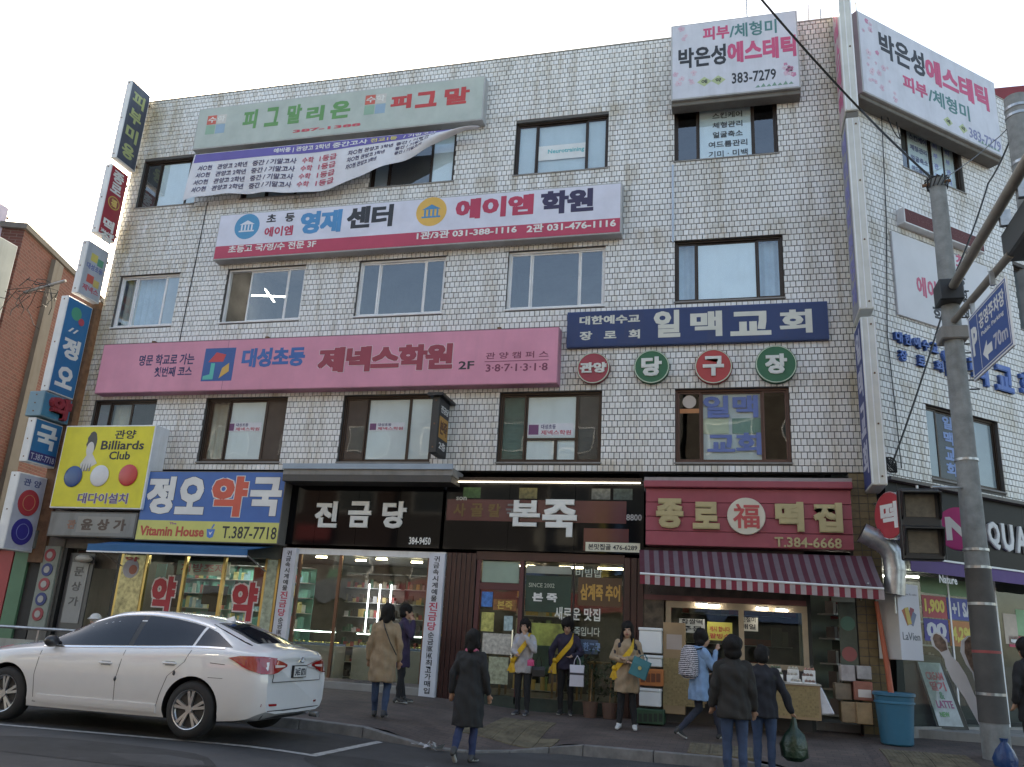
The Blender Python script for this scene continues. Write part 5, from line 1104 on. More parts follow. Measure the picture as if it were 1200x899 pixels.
for i, a_ in enumerate((1.2, 2.6, 4)):
    p = FS.P(a_, 3.2, -1.9); lamp(p.x, p.y, p.z, 1.0, label='tube lamp on the cosmetics shop ceiling', grp='tube lamps in the cosmetics shop')
# round projecting signs at the corner
def rsign(name, label, c, r, th, ax, face, s, rim, tall=1.0, tcol=None):
    c = Vector(c); ax = Vector(ax).normalized(); ex = Vector((-ax.y, ax.x, 0)); fr = Fr(c, ex, ax)
    t_ = thing(name, label, 'sign', c-Vector((0, 0, r)))
    disc(fr, 0, 0, r, -th/2, th/2-.004, 36, ry=r*tall).build('casing', rim, t_, smooth_=True); disc(fr, 0, 0, r*.96, th/2-.004, th/2+.002, 36, ry=r*.96*tall).build('face', face, t_)
    disc(fr, 0, 0, r*.96, -th/2-.004, -th/2+.002, 36, ry=r*.96*tall).build('face', face, t_)
    putaz(t_, s, fr, -r*.55, -r*.55*tall, r*.55, r*.55*tall, th/2+.002, tcol or WH, .06, .006)
    return t_
a_, z_ = FA.px(1046, 605, .75); c0 = Vector((a_+.08, -.75, z_)); toc = (CAM-c0); toc.z = 0
rsign('round_projecting_sign', 'round red projecting sign with a white syllable and a chrome rim, at the corner above the duct', c0, .37, .34, (-.87, -.5, 0), C(.46, .015, .03), '떡', M['chrome'], 1.08)
MB().tube([(a_+.1, -.7, z_+.3), (2.42, -.02, z_+.32)], .02, 6).build('arm', M['galv'], bpy.data.objects['round_projecting_sign'])
a_, z_ = FS.px(1123, 620, .6); c1 = FS.P(a_, z_, .6)
rsign('magenta_projecting_sign', 'magenta round-cornered projecting sign with a white letter, partly behind the pole', c1, .34, .16, (-.35, -.93, 0), C(.55, .02, .2), 'N', C(.5, .02, .18), 1.1)
MB().tube([c1+Vector((.1, .1, .2)), FS.P(a_+.2, z_+.2, .1)], .02, 6).build('arm', M['galv'], bpy.data.objects['magenta_projecting_sign'])
a_, z_ = FS.px(1060, 583, .17); t_ = thing('small_brand_sign', 'tiny dark plate with a red dot and pale letters beside the round red sign', 'sign', FS.P(a_, z_-.1, .2)); MB().box(FS, a_, a_+.5, z_-.12, z_+.08, .17, .19).build('plate', C(.03, .03, .035), t_); disc(FS, a_+.1, z_-.02, .05, .19, .193).build('dot', RED, t_); putaz(t_, 'LG', FS, a_+.18, z_-.07, a_+.36, z_+.03, .19, WH, .04)
# white vertical banner and its stand
vb, R = sign('vertical_banner', 'white hanging banner with a fan of coloured strips and fine lettering beside the glass shopfront', FS, (1050, 683), (1083, 775), .45, C(.58, .58, .64, var=.04), C(.5, .5, .5), rimw=.006, cat='banner'); a0, a1, z0, z1 = R; d = .45; W_ = a1-a0; H = z1-z0
for i, (c_, an) in enumerate((((.45, .12, .03), -.5), ((.05, .08, .14), 0), ((.3, .03, .06), .25), ((.14, .18, .3), .55), ((.55, .4, .05), -.25))):
    cx, cz = a0+W_*.5, z0+H*.45; ln = H*(.24-.04*(i % 2)); dx, dz = math.sin(an), math.cos(an); w_ = W_*.09
    poly(vb, FS, [(cx-w_*dz+dx*.05, cz+w_*dx+dz*.02), (cx+w_*dz+dx*.05, cz-w_*dx+dz*.02), (cx+dx*ln+w_*dz, cz+dz*ln-w_*dx), (cx+dx*ln-w_*dz, cz+dz*ln+w_*dx)], d+.001*i, C(*c_), name='printed_strip')
putaz(vb, 'LaVíen', FS, a0+W_*.12, z0+H*.26, a1-W_*.1, z0+H*.36, d, C(.1, .12, .15), .005); putaz(vb, 'coffee & cake', FS, a0+W_*.2, z0+H*.85, a1-W_*.1, z0+H*.88, d, C(.3, .3, .35), .01)
# ================================================================== people
PI = math.pi
class Prim:
    def __init__(s): s.P = []                 # (kind, a, b, ra, rb, matname)
    def cap(s, a, b, ra, rb, m, flat=1, fdir=None): s.P.append(('c', Vector(a), Vector(b), ra, rb, m, flat, fdir)); return s
    def ell(s, c, r, m, rot=None): s.P.append(('e', Vector(c), Vector(r), 0, 0, m, rot, None)); return s
def capmesh(b, a, c, ra, rc, flat=1, fdir=None, seg=14):
    d = (c-a); L = d.length; d = d.normalized() if L > 1e-6 else Vector((0, 0, 1))
    ref = Vector(fdir) if fdir else (Vector((0, 1, 0)) if abs(d.y) < .9 else Vector((1, 0, 0)))
    y = (ref-d*ref.dot(d)).normalized(); x = y.cross(d).normalized()
    rings = []
    for k in range(5): t = -math.pi/2*(1-k/4.0); rings.append((a+d*(ra*math.sin(t)), max(ra*math.cos(t), 1e-4)))
    for k in range(5): t = math.pi/2*k/4.0; rings.append((c+d*(rc*math.sin(t)), max(rc*math.cos(t), 1e-4)))
    b.loft([[p+x*(r*math.cos(q*2*math.pi/seg))+y*(r*flat*math.sin(q*2*math.pi/seg)) for q in range(seg)] for p, r in rings])
def remesh(prims, voxel, name, mats, T, folds=0.0, seed=0, smooth_it=4, foldmats=None):
    b = MB()
    for k, a, c, ra, rc, m, f, fd in prims:
        if k == 'c': capmesh(b, a, c, ra, rc, f, fd)
        elif k == 'l': b.loft([[Vector((cx_+rx*math.cos(q*PI/12), cy_+ry*math.sin(q*PI/12), z_)) for q in range(24)] for z_, rx, ry, cx_, cy_ in a])
        else: b.ell(a, c, 16, 12, f)
    me = bpy.data.meshes.new('tmp'); me.from_pydata([tuple(v) for v in b.v], [], b.f)
    bm = bmesh.new(); bm.from_mesh(me); bmesh.ops.remove_doubles(bm, verts=bm.verts, dist=1e-4); bmesh.ops.recalc_face_normals(bm, faces=bm.faces); bm.to_mesh(me); bm.free()
    o = bpy.data.objects.new('tmp', me); COL.objects.link(o)
    r = o.modifiers.new('r', 'REMESH'); r.mode = 'VOXEL'; r.voxel_size = voxel; r.use_smooth_shade = True
    s_ = o.modifiers.new('s', 'SMOOTH'); s_.iterations = smooth_it; s_.factor = .5
    return o, prims, mats, T, folds, seed, name, foldmats
def finish(items):
    bpy.context.view_layer.update(); dg = bpy.context.evaluated_depsgraph_get(); out = []
    for o, prims, mats, T, folds, seed, name, foldmats in items:
        me = bpy.data.meshes.new_from_object(o.evaluated_get(dg)); bpy.data.objects.remove(o)
        n = len(me.vertices); co = np.empty(n*3); me.vertices.foreach_get('co', co); co = co.reshape(-1, 3); no = np.empty(n*3); me.vertices.foreach_get('normal', no); no = no.reshape(-1, 3)
        best = np.full(n, 1e9); bi = np.zeros(n, int); mnames = list(mats)
        for k, a, c, ra, rc, m, f, fd in prims:
            if k == 'c':
                A = np.array(a); D = np.array(c)-A; L2 = max(D@D, 1e-9); t = np.clip(((co-A)@D)/L2, 0, 1); d = np.linalg.norm(co-(A+t[:, None]*D), axis=1)-(ra+(rc-ra)*t)
            elif k == 'l': d = np.full(n, 1e8)
            else: d = (np.linalg.norm((co-np.array(a))/np.array(c), axis=1)-1)*min(c)
            w = d < best; best[w] = d[w]; bi[w] = mnames.index(m)
        if folds:
            x, y, z = co[:, 0], co[:, 1], co[:, 2]; s = seed*1.7
            f = np.sin(x*31+s+3*np.sin(z*7+s))*np.cos(z*11+s+2*np.sin(y*13)) + .6*np.sin(z*37+x*19+s)*np.sin(y*23+s)+.5*np.sin((x+y)*47+z*9)
            msk = np.ones(n) if foldmats is None else np.isin(bi, [mnames.index(q) for q in foldmats if q in mnames]).astype(float)
            co = co+no*(f*folds*msk)[:, None]
        me.vertices.foreach_set('co', co.ravel())
        for m in mnames: me.materials.append(mats[m])
        nf = len(me.polygons); ls = np.empty(nf, int); me.polygons.foreach_get('loop_start', ls); lv = np.empty(len(me.loops), int); me.loops.foreach_get('vertex_index', lv)
        me.polygons.foreach_set('material_index', bi[lv[ls]].astype(np.int32)); me.polygons.foreach_set('use_smooth', [True]*nf)
        me.transform(T); me.update(); out.append((name, me))
    return out
SKIN = mat('skin', (.42, .25, .17), .5, var=.06); LIP = C(.30, .09, .08); HAIRM = mat('black_hair', (.008, .0065, .006), .6, var=.4, scale=60, bump=1, bscale=110, spec=.25)
def cloth_m(col, r=.8, **k): return mat('cloth', col, r, var=.25, scale=7, bump=.5, bscale=260, **k)
Q = []
def person(label, foot, rot, H, top, legs, shoes, hair='bob', pose=None, coat=None, coathem=.55, coatw=1.0, lean=0, headturn=0, headtilt=0, group=None, scarf=None, sash=False, bulk=1.0, hood=None, hat=None, name='person', gz_=None):
    """rot: direction the person faces, 0 = away from the camera (+y)"""
    fx, fy = foot; g0 = gz(fx, fy) if gz_ is None else gz_; root = thing(name, label, 'person', (fx, fy, g0), group)
    k = H/1.65; T = Matrix.Rotation(rot, 4, 'Z') @ Matrix.Scale(k, 4); p = dict(
        hipL=(-.085, 0, .86), hipR=(.085, 0, .86), kneeL=(-.09, .02, .46), kneeR=(.09, .02, .46), ankL=(-.09, -.02, .07), ankR=(.09, -.02, .07), toeL=None, toeR=None,
        elL=(-.225, -.03, 1.08), elR=(.225, -.03, 1.08), wrL=(-.23, .04, .84), wrR=(.23, .04, .84), handL=None, handR=None)
    if pose: p.update(pose)
    V_ = {a: (Vector(b) if b is not None else None) for a, b in p.items()}
    sh = lambda z: lean*(z-.86)              # forward lean
    def up(v): return Vector((v[0], v[1]+sh(v[2]), v[2]))
    hd = up((0, .02, 1.53)); hR = Matrix.Rotation(headturn, 3, 'Z') @ Matrix.Rotation(headtilt, 3, 'X')
    def hp(v): return hd + hR @ (Vector(v)*1.08)
    B = Prim()
    # trunk
    B.cap(up((0, 0, .90)), up((0, 0, 1.02)), .125*bulk, .115*bulk, 'top', .78); B.cap(up((0, 0, 1.02)), up((0, 0, 1.24)), .115*bulk, .135*bulk, 'top', .74)
    B.cap(up((-.09, 0, 1.27)), up((.09, 0, 1.27)), .10*bulk, .10*bulk, 'top'); B.cap(up((-.13, 0, 1.335)), up((.13, 0, 1.335)), .052*bulk, .052*bulk, 'top')
    B.cap(V_['hipL'], V_['hipR'], .085*bulk, .085*bulk, 'legs'); B.cap(Vector((0, 0, .86)), up((0, 0, .93)), .135*bulk, .125*bulk, 'legs', .8)
    B.cap(up((0, -.005, 1.34)), hp((0, -.01, -.06)), .055, .05, 'skin')
    # head
    B.ell(hp((0, -.012, .03)), [1.1*q_ for q_ in (.078, .095, .098)], 'skin', hR); B.ell(hp((0, .022, -.03)), [1.1*q_ for q_ in (.060, .066, .078)], 'skin', hR); B.ell(hp((0, .045, -.082)), [1.1*q_ for q_ in (.03, .03, .022)], 'skin', hR)
    B.cap(hp((0, .088, .012)), hp((0, .106, -.022)), .011, .014, 'skin'); B.ell(hp((0, .087, -.055)), [1.1*q_ for q_ in (.024, .012, .009)], 'lip', hR)
    for s in (-1, 1): B.ell(hp((s*.078, -.005, -.005)), [1.1*q_ for q_ in (.012, .02, .03)], 'skin', hR); B.ell(hp((s*.03, .080, .022)), [1.1*q_ for q_ in (.016, .012, .010)], 'skin', hR)
    # limbs
    for s, S_ in ((-1, 'L'), (1, 'R')):
        shd = up((s*.152*bulk, 0, 1.325)); el, wr = up(V_['el'+S_]), up(V_['wr'+S_])
        B.cap(shd, el, .056*bulk, .044*bulk, 'top'); B.cap(el, wr, .044*bulk, .033*bulk, 'top')
        d = (wr-el).normalized(); hv = up(V_['hand'+S_])-wr if V_['hand'+S_] is not None else d*.09+Vector((0, .015, 0)); hv = hv.normalized()
        side = hv.cross(Vector((0, 0, 1))); side = side.normalized() if side.length > .2 else Vector((0, 1, 0)); nrm = side.cross(hv)
        pc = wr+hv*.055; B.cap(wr+hv*.01, pc+hv*.02, .026, .032, 'skin', .6, tuple(nrm))
        for q, (w_, l_) in enumerate(((-.026, .052), (-.009, .062), (.009, .058), (.025, .045))):
            r0_ = pc+hv*.03+side*w_; m_ = r0_+hv*l_*.55+nrm*.006; e_ = m_+hv*l_*.35-nrm*s*.02
            B.cap(r0_, m_, .0095, .0088, 'skin'); B.cap(m_, e_, .0088, .0075, 'skin')
        t0 = wr+hv*.03+side*.024; t1 = t0+side*.028+hv*.025; B.cap(t0, t1, .0115, .010, 'skin'); B.cap(t1, t1+hv*.024, .010, .0085, 'skin')
        hip, kn, an = V_['hip'+S_], V_['knee'+S_], V_['ank'+S_]
        B.cap(hip, kn, .088*bulk, .062, 'legs'); B.cap(kn, kn*.45+an*.55+Vector((0, -.008, 0)), .06, .055, 'legs'); B.cap(kn*.45+an*.55, an, .053, .042, 'legs')
        toe = V_['toe'+S_] if V_['toe'+S_] is not None else an+Vector((s*.02, .15, -.04))
        V_['toe'+S_] = toe
    mats = dict(top=top, legs=legs, skin=SKIN, lip=LIP)
    Q.append((root, remesh(B.P, .011, 'body', mats, T, .0035, len(Q), foldmats=('top', 'legs')), None))
    # shoes
    for s, S_ in ((-1, 'L'), (1, 'R')):
        an, toe = V_['ank'+S_], V_['toe'+S_]; D = (toe-an); D2 = D.normalized(); heel = an-Vector((D2.x, D2.y, 0)).normalized()*.045+Vector((0, 0, -.03)) if D.length else an
        X = Prim(); X.cap(heel, an+Vector((0, 0, .015)), .036, .044, 'shoe'); X.cap(an+D2*.03+Vector((0, 0, -.01)), toe, .042, .034, 'shoe', .75, (0, 0, 1)); X.cap(heel, toe+Vector((0, 0, -.012)), .032, .034, 'sole', .5, (0, 0, 1))
        Q.append((root, remesh(X.P, .009, 'shoe', dict(shoe=shoes, sole=C(.5, .5, .48)), T, 0, 0, 2), None))
    # hair
    X = Prim(); X.ell(hp((0, -.02, .042)), [1.1*q_ for q_ in (.098, .108, .104)], 'hair', hR); X.ell(hp((0, -.045, .0)), [1.1*q_ for q_ in (.095, .080, .10)], 'hair', hR)
    if hair == 'bob':
        for s in (-1, 1): X.cap(hp((s*.074, -.02, .04)), hp((s*.08, -.02, -.085)), .034, .034, 'hair')
        X.cap(hp((0, -.06, .02)), hp((0, -.055, -.09)), .08, .068, 'hair')
    elif hair == 'long':
        for s in (-1, 1): X.cap(hp((s*.068, -.01, .04)), hp((s*.085, .03, -.22)), .03, .03, 'hair'); X.cap(hp((s*.07, -.03, -.1)), hp((s*.1, .045, -.27)), .03, .018, 'hair')
        X.cap(hp((0, -.06, .02)), hp((0, -.075, -.2)), .075, .06, 'hair')
    elif hair == 'puffy':
        X.ell(hp((0, -.03, .05)), [1.1*q_ for q_ in (.115, .115, .115)], 'hair', hR); X.ell(hp((0, -.05, -.03)), [1.1*q_ for q_ in (.105, .075, .085)], 'hair', hR)
    else: X.cap(hp((0, -.06, .0)), hp((0, -.06, -.05)), .05, .045, 'hair')
    Q.append((root, remesh(X.P, .011, 'hair', dict(hair=HAIRM), T, .0075, 3, 2), hp))
    if hat:
        X = Prim(); X.ell(hp((0, -.01, .06)), [1.1*q_ for q_ in (.105, .12, .10)], 'hat', hR); X.ell(hp((0, .03, .05)), [1.1*q_ for q_ in (.115, .14, .02)], 'hat', hR)
        Q.append((root, remesh(X.P, .011, 'helmet', dict(hat=hat), T, 0), None))
    if coat is not None:
        X = Prim(); bk = bulk*1.06*coatw; zt_ = coathem
        cw = bulk*coatw; fl_ = .86-zt_
        rg = [(zt_, .178+.05*fl_, .135+.06*fl_), (zt_+.25*fl_, .180+.035*fl_, .140+.04*fl_), (.86, .182, .138), (.98, .162, .124), (1.10, .158, .122), (1.22, .172, .128), (1.30, .178, .118), (1.355, .125, .088), (1.40, .062, .062)]
        X.P.append(('l', [(z_, rx*(cw if z_ < 1.1 else bulk), ry*(cw if z_ < 1.1 else bulk), 0, (sh(z_) if z_ > .86 else 0)-.004) for z_, rx, ry in rg], None, 0, 0, 'coat', 1, None))
        X.cap(up((-.14, 0, 1.335)), up((.14, 0, 1.335)), .064*bulk, .064*bulk, 'coat'); X.cap(up((-.05, -.01, 1.385)), up((.05, -.01, 1.385)), .055, .055, 'coat')
        for s, S_ in ((-1, 'L'), (1, 'R')):
            shd = up((s*.152*bulk, 0, 1.32)); el, wr = up(V_['el'+S_]), up(V_['wr'+S_])
            X.cap(shd, el, .062*bulk, .053*bulk, 'coat'); X.cap(el, el*.08+wr*.92, .053*bulk, .046*bulk, 'coat')
        if hood: X.ell(up((0, -.10, 1.36)), (.12, .075, .075), 'coat')
        Q.append((root, remesh(X.P, .012, 'coat', dict(coat=coat), T, .0085, len(Q)), None))
    if scarf: X = Prim(); [X.cap(up((.075*math.cos(a), .065*math.sin(a), 1.405)), up((.075*math.cos(a+.7), .065*math.sin(a+.7), 1.405)), .028, .028, 's') for a in [i*.7 for i in range(9)]]; Q.append((root, remesh(X.P, .011, 'scarf', dict(s=scarf), T, .004), None))
    root['_h'] = H
    W_ = lambda v: root.location + T @ up(v)
    if sash:                                   # a band from the wearer's left shoulder to the right hip, with a knot of loose ends
        rr = 1.08*bulk*(1.12 if coat is not None else 1.0)
        n = 44; rings = []
        for i in range(n):
            a = 2*math.pi*i/n; x = math.cos(a); xx = x*sash
            z = 1.14-.235*xx; rx = .158 if z < 1.2 else .158-.08*(z-1.2)/.2; c_ = Vector((x*rx*rr, math.sin(a)*.128*rr-.0, z))
            nd = Vector((math.cos(a), math.sin(a), 0)); ud = Vector((.25*sash*abs(math.sin(a)), 0, 1)).normalized()
            rings.append([W_(c_+ud*.052+nd*.004), W_(c_-ud*.052+nd*.004), W_(c_-ud*.052-nd*.003), W_(c_+ud*.052-nd*.003)])
        b = MB(); b.loft(rings+[rings[0]], cap=False); bd = b.build('sash', SASH, root, smooth_=False)
        kn = Vector((.165*sash*rr, .05, .93)); b = MB(); rnd = random.Random(len(Q))
        b.ell(W_(kn), (.05, .045, .045), 10, 7)
        for q in range(5):
            d_ = Vector((rnd.uniform(-.09, .09), rnd.uniform(0, .05), -rnd.uniform(.14, .24))); s0 = Vector((.022, .008, 0))
            b.hull([W_(kn-s0), W_(kn+s0), W_(kn+s0+Vector((0, .008, 0))), W_(kn-s0+Vector((0, .008, 0)))], [W_(kn+d_-s0*1.6), W_(kn+d_+s0*1.6), W_(kn+d_+s0*1.6+Vector((0, .008, 0))), W_(kn+d_-s0*1.6+Vector((0, .008, 0)))])
        stuff(b.build('sash_bow', SASH, root))
    # eyes, brows
    for s in (-1, 1):
        e = root.location + T @ hp((s*.031, .089, .018)); b = MB(); b.ell(e, (.0125*k, .006*k, .007*k), 8, 6, (Matrix.Rotation(rot, 3, 'Z') @ hR)); b.build('eye', M['black'], root, smooth_=True)
        e0 = root.location + T @ hp((s*.048, .086, .040)); e1 = root.location + T @ hp((s*.016, .094, .043)); b = MB(); b.tube([e0, e1], .004, 5); b.build('eyebrow', HAIRM, root)
    return root, W_, V_
SASH = mat('yellow_sash', (.66, .40, .02), .55, var=.2, scale=20)
def ongz(u, v):
    z = .25
    for _ in range(25):
        p = onz(u, v, z); z = z*.5+gz(p.x, p.y)*.5
    return onz(u, v, z)
BLK = cloth_m((.012, .012, .014)); NAVY = cloth_m((.02, .025, .05)); JEAN = cloth_m((.035, .06, .12)); BEI = cloth_m((.30, .215, .13)); DKC = cloth_m((.022, .024, .022)); WSH = C(.6, .6, .6); DSH = C(.02, .02, .02)
PI = math.pi
def fpos(u, v): p = ongz(u, v); return (p.x, p.y)
# 1 woman in black coat walking away, on the road
f1 = onz(545, 893, rz(-3.4)+.0); 
person('woman seen from behind in a long black coat with a pink scarf, walking off the road', (f1.x, f1.y), -.05, 1.60, BLK, cloth_m((.02, .035, .10)), C(.03, .03, .03), 'bob', dict(ankL=(-.07, -.26, .16), kneeL=(-.085, -.02, .47), toeL=(-.07, -.20, .04), elL=(-.235, -.05, 1.08), elR=(.235, -.02, 1.08), wrL=(-.25, -.03, .86), wrR=(.25, .05, .86)), coat=cloth_m((.016, .017, .018)), coathem=.44, coatw=1.12, scarf=cloth_m((.5, .12, .2)), gz_=0.0)
# 2 beige coat woman
person('woman seen from behind in a knee-length beige coat with a thin dark shoulder strap, at the jewellery window', fpos(443, 842), .25, 1.66, BEI, JEAN, DSH, 'bob', dict(ankL=(-.08, .10, .08), ankR=(.09, -.10, .09), kneeR=(.09, .02, .47)), coat=BEI, coathem=.52, coatw=1.1, headtilt=.05)
# 3 man in purple-navy coat, hand at his mouth
person('person in a dark purple coat raising a hand to the mouth, beside the beige-coated woman', fpos(466, 824), -1.1, 1.64, NAVY, BLK, DSH, 'short', dict(wrR=(.10, .14, 1.38), elR=(.24, .12, 1.12), handR=(.04, .12, 1.44), ankL=(-.08, .1, .08)), coat=cloth_m((.035, .022, .06)), coathem=.6)
# 4-6 the women with sashes
person('woman in a pale grey top with a yellow sash, holding a hand up to her face', fpos(611, 838), PI-.15, 1.60, cloth_m((.40, .42, .50)), BLK, C(.04, .04, .05), 'bob', dict(wrL=(-.07, .16, 1.36), elL=(-.24, .12, 1.12), handL=(-.02, .14, 1.43), elR=(.22, .03, 1.08), wrR=(.06, .20, 1.04)), coat=cloth_m((.42, .40, .40)), coathem=.72, sash=1, headtilt=-.05)
person('woman in a dark purple jacket with a yellow sash, looking down and carrying a white paper bag', fpos(662, 838), PI+.1, 1.62, cloth_m((.03, .02, .05)), BLK, DSH, 'puffy', dict(elL=(-.27, .06, 1.08), wrL=(-.12, .22, 1.02), elR=(.29, 0, 1.08), wrR=(.27, .03, .84)), coat=cloth_m((.022, .018, .04)), coathem=.78, sash=1, headtilt=-.4, lean=.05, bulk=1.06)
person('smiling woman with long hair in an open beige trench coat with a yellow sash and white shoes', fpos(734, 855), PI+.05, 1.66, cloth_m((.02, .02, .03)), BLK, WSH, 'long', dict(elL=(-.24, .04, 1.10), wrL=(.0, .20, 1.08), elR=(.24, .04, 1.10), wrR=(-.02, .22, 1.04), ankL=(-.13, 0, .07), ankR=(.12, 0, .07)), coat=cloth_m((.34, .25, .16)), coathem=.56, sash=1, coatw=1.08)
# 7 woman in a pale blue jacket striding left
person('woman striding past in a pale blue hooded jacket with a striped rucksack', fpos(820, 868), -1.1, 1.60, cloth_m((.18, .28, .42)), cloth_m((.025, .03, .05)), DSH, 'puffy', dict(kneeR=(.08, .24, .50), ankR=(.08, .32, .10), toeR=(.08, .46, .07), kneeL=(-.08, .03, .47), ankL=(-.08, -.32, .14), toeL=(-.08, -.21, .04), elR=(.2, .12, 1.1), wrR=(.12, .2, 1.36), wrL=(-.2, .15, 1.02)), coat=cloth_m((.20, .32, .50)), coathem=.60, coatw=1.08, hood=True, lean=.08)
# 8, 9 the couple
pc8 = onz(862, 915, rz(0)+.02); person('man seen from behind in a black quilted jacket and blue jeans, left of the pair at the kerb', (pc8.x, pc8.y), .0, 1.68, DKC, JEAN, DSH, 'puffy', dict(wrL=(-.26, .03, .86)), coat=cloth_m((.02, .018, .016)), coathem=.72, bulk=1.12, gz_=gz(pc8.x, pc8.y))
pc9 = onz(897, 908, rz(.3)+.02); person('person seen from behind in a dark jacket and jeans holding a dark green bag, right of the pair at the kerb', (pc9.x, pc9.y), -.1, 1.60, DKC, JEAN, DSH, 'short', dict(elR=(.28, -.02, 1.08), wrR=(.36, .04, .84)), coat=cloth_m((.014, .014, .02)), coathem=.74, bulk=1.12, headtilt=-.25, gz_=gz(pc9.x, pc9.y))
# 10 helmet, 11 head behind the car
q = FA.px(113, 721, 1.2); person('person in a white helmet and maroon top behind the white car at the left', (q[0], -1.2), PI, 1.55, cloth_m((.16, .03, .05)), BLK, DSH, 'short', hat=C(.66, .64, .6, .3), name='person', gz_=q[1]-1.56)
q = FA.px(131, 728, 1.0); person('dark-haired person just showing over the roof of the white car', (q[0], -1.0), PI, 1.5, BLK, BLK, DSH, 'puffy', gz_=q[1]-1.5)
# 12 at the right edge of the picture
q = FA.px(1196, 748, 2.6); person('person in black at the right edge of the picture, beside the concrete pole', (q[0]+.05, -2.6), .4, 1.62, BLK, BLK, DSH, 'puffy', coat=BLK, coathem=.6, gz_=q[1]-1.66)
res = finish([q_[1] for q_ in Q])
for (root, it, hp), (nm, me) in zip(Q, res):
    o = bpy.data.objects.new(nm, me); COL.objects.link(o); o.parent = root; WP[o.name] = root.location.copy()
for o in bpy.data.objects:
    if '_h' in o.keys(): del o['_h']
PEOPLE = {o['label'][:60]: o for o in bpy.data.objects if o.name.startswith('person')}
def who(s): return [o for k_, o in PEOPLE.items() if k_.startswith(s)][0]
# ---- what they carry
def rel(o, rot, H, v): return o.location + Matrix.Rotation(rot, 3, 'Z') @ (Vector(v)*(H/1.65))
def bag(name, label, c, w, h, d, yaw, m, cat='bag', strap=.16, tilt=0, mats2=None):
    c = Vector(c); t_ = thing(name, label, cat, c-Vector((0, 0, h/2))); R = Matrix.Rotation(yaw, 3, 'Z') @ Matrix.Rotation(tilt, 3, 'Y')
    b = MB(); P_ = lambda x, y, z: c+R @ Vector((x*w/2, y*d/2, z*h/2))
    b.loft([[P_(x*(.9+.1*abs(z))*(1 if z > -1 else .97), y*(1.0 if z < .5 else .55), z) for x, y in ((-1, -1), (1, -1), (1, 1), (-1, 1))] for z in (-1, -.4, .3, 1)]); b.build('bag_body', m, t_, bevel=.006)
    for s in (-1, 1):
        b = MB(); b.tube([P_(-.45, .5*s, .98), P_(-.35, .5*s, 1+strap/h), P_(0, .4*s, 1+2*strap/h), P_(.35, .5*s, 1+strap/h), P_(.45, .5*s, .98)], .006, 5); b.build('handle', m, t_)
    if mats2: b = MB(); b.loft([[P_(x*1.01, y*1.03, z) for x, y in ((-1, -1), (1, -1), (1, 1), (-1, 1))] for z in (.08, .28)], cap=False); b.build('printed_band', mats2, t_)
    return t_
def uvat(u, v, y): x, z = FA.px(u, v, -y); return Vector((x, y, z))
o = who('woman in a dark purple'); p = uvat(676, 792, o.location.y-.28); bag('paper_bag', 'white paper bag with a dark band, hanging from the arm of the woman in the dark jacket', p, .26, .36, .10, .1, C(.58, .58, .66, .6), mats2=C(.03, .03, .05))
o = who('smiling woman'); p = uvat(750, 783, o.location.y-.3); bag('tote_bag', 'teal square tote bag held by the woman in the trench coat', p, .30, .29, .08, -.1, C(.015, .17, .20, .7), tilt=.35, strap=.08)
disc(Fr(p+Vector((0, -.045, 0)), (1, 0, 0), (0, -1, 0)), 0, 0, .03, 0, .006, 12).build('badge', C(.5, .4, .1), bpy.data.objects['tote_bag'])
o = who('woman in a pale grey'); p = uvat(622, 777, o.location.y-.25); bag('pink_pouch', 'small bright pink pouch in the hands of the woman in the pale top', p, .12, .10, .06, 0, C(.6, .03, .16), strap=.02)
p = uvat(631, 787, o.location.y-.05); bag('handbag', 'black handbag hanging beside the woman in the pale top', p, .24, .17, .10, .2, M['black'], strap=.2)
o = who('woman striding'); c = rel(o, -1.1, 1.6, (0, -.17, 1.18)); t_ = thing('rucksack', 'black and white zigzag-patterned rucksack on the back of the woman in pale blue', 'rucksack', c-Vector((0, 0, .2)))
m_zz = bpy.data.materials.new('zigzag_cloth'); m_zz.use_nodes = True; t = m_zz.node_tree; N = t.nodes; L = t.links; wv = N.new('ShaderNodeTexWave'); wv.bands_direction = 'Z'; wv.inputs['Scale'].default_value = 11; wv.inputs['Distortion'].default_value = 3.5; wv.inputs['Detail Scale'].default_value = 8; gg = N.new('ShaderNodeNewGeometry'); L.new(gg.outputs['Position'], wv.inputs['Vector']); rp = N.new('ShaderNodeValToRGB'); rp.color_ramp.interpolation = 'CONSTANT'; rp.color_ramp.elements[0].color = (.02, .02, .03, 1); rp.color_ramp.elements[1].position = .5; rp.color_ramp.elements[1].color = (.55, .52, .55, 1); L.new(wv.outputs[0], rp.inputs[0]); L.new(rp.outputs[0], N['Principled BSDF'].inputs['Base Color']); N['Principled BSDF'].inputs['Roughness'].default_value = .8
R = Matrix.Rotation(-1.1, 3, 'Z')*1.15; b = MB(); b.loft([[c+R @ Vector((w_*math.cos(a)*abs(math.cos(a))**-.35 if abs(math.cos(a)) > .01 else 0, d_*math.sin(a), z_)) for a in [i*2*PI/20+.01 for i in range(20)]] for z_, w_, d_ in ((-.22, .11, .06), (-.18, .15, .10), (0, .15, .11), (.14, .14, .09), (.21, .08, .05))]); b.build('pack_body', m_zz, t_, smooth_=True)
b = MB(); b.loft([[c+R @ Vector((.10*math.cos(a), -.09+.05*math.sin(a), z_)) for a in [i*2*PI/12 for i in range(12)]] for z_ in (-.17, -.14, -.04, -.01)]); b.build('front_pocket', m_zz, t_, smooth_=True)
for s in (-1, 1): b = MB(); b.tube([c+R @ Vector((s*.09, .06, .16)), c+R @ Vector((s*.11, .19, .19)), c+R @ Vector((s*.12, .33, .08)), c+R @ Vector((s*.11, .3, -.1)), c+R @ Vector((s*.1, .08, -.18))], .014, 6); b.build('strap', M['black'], t_)
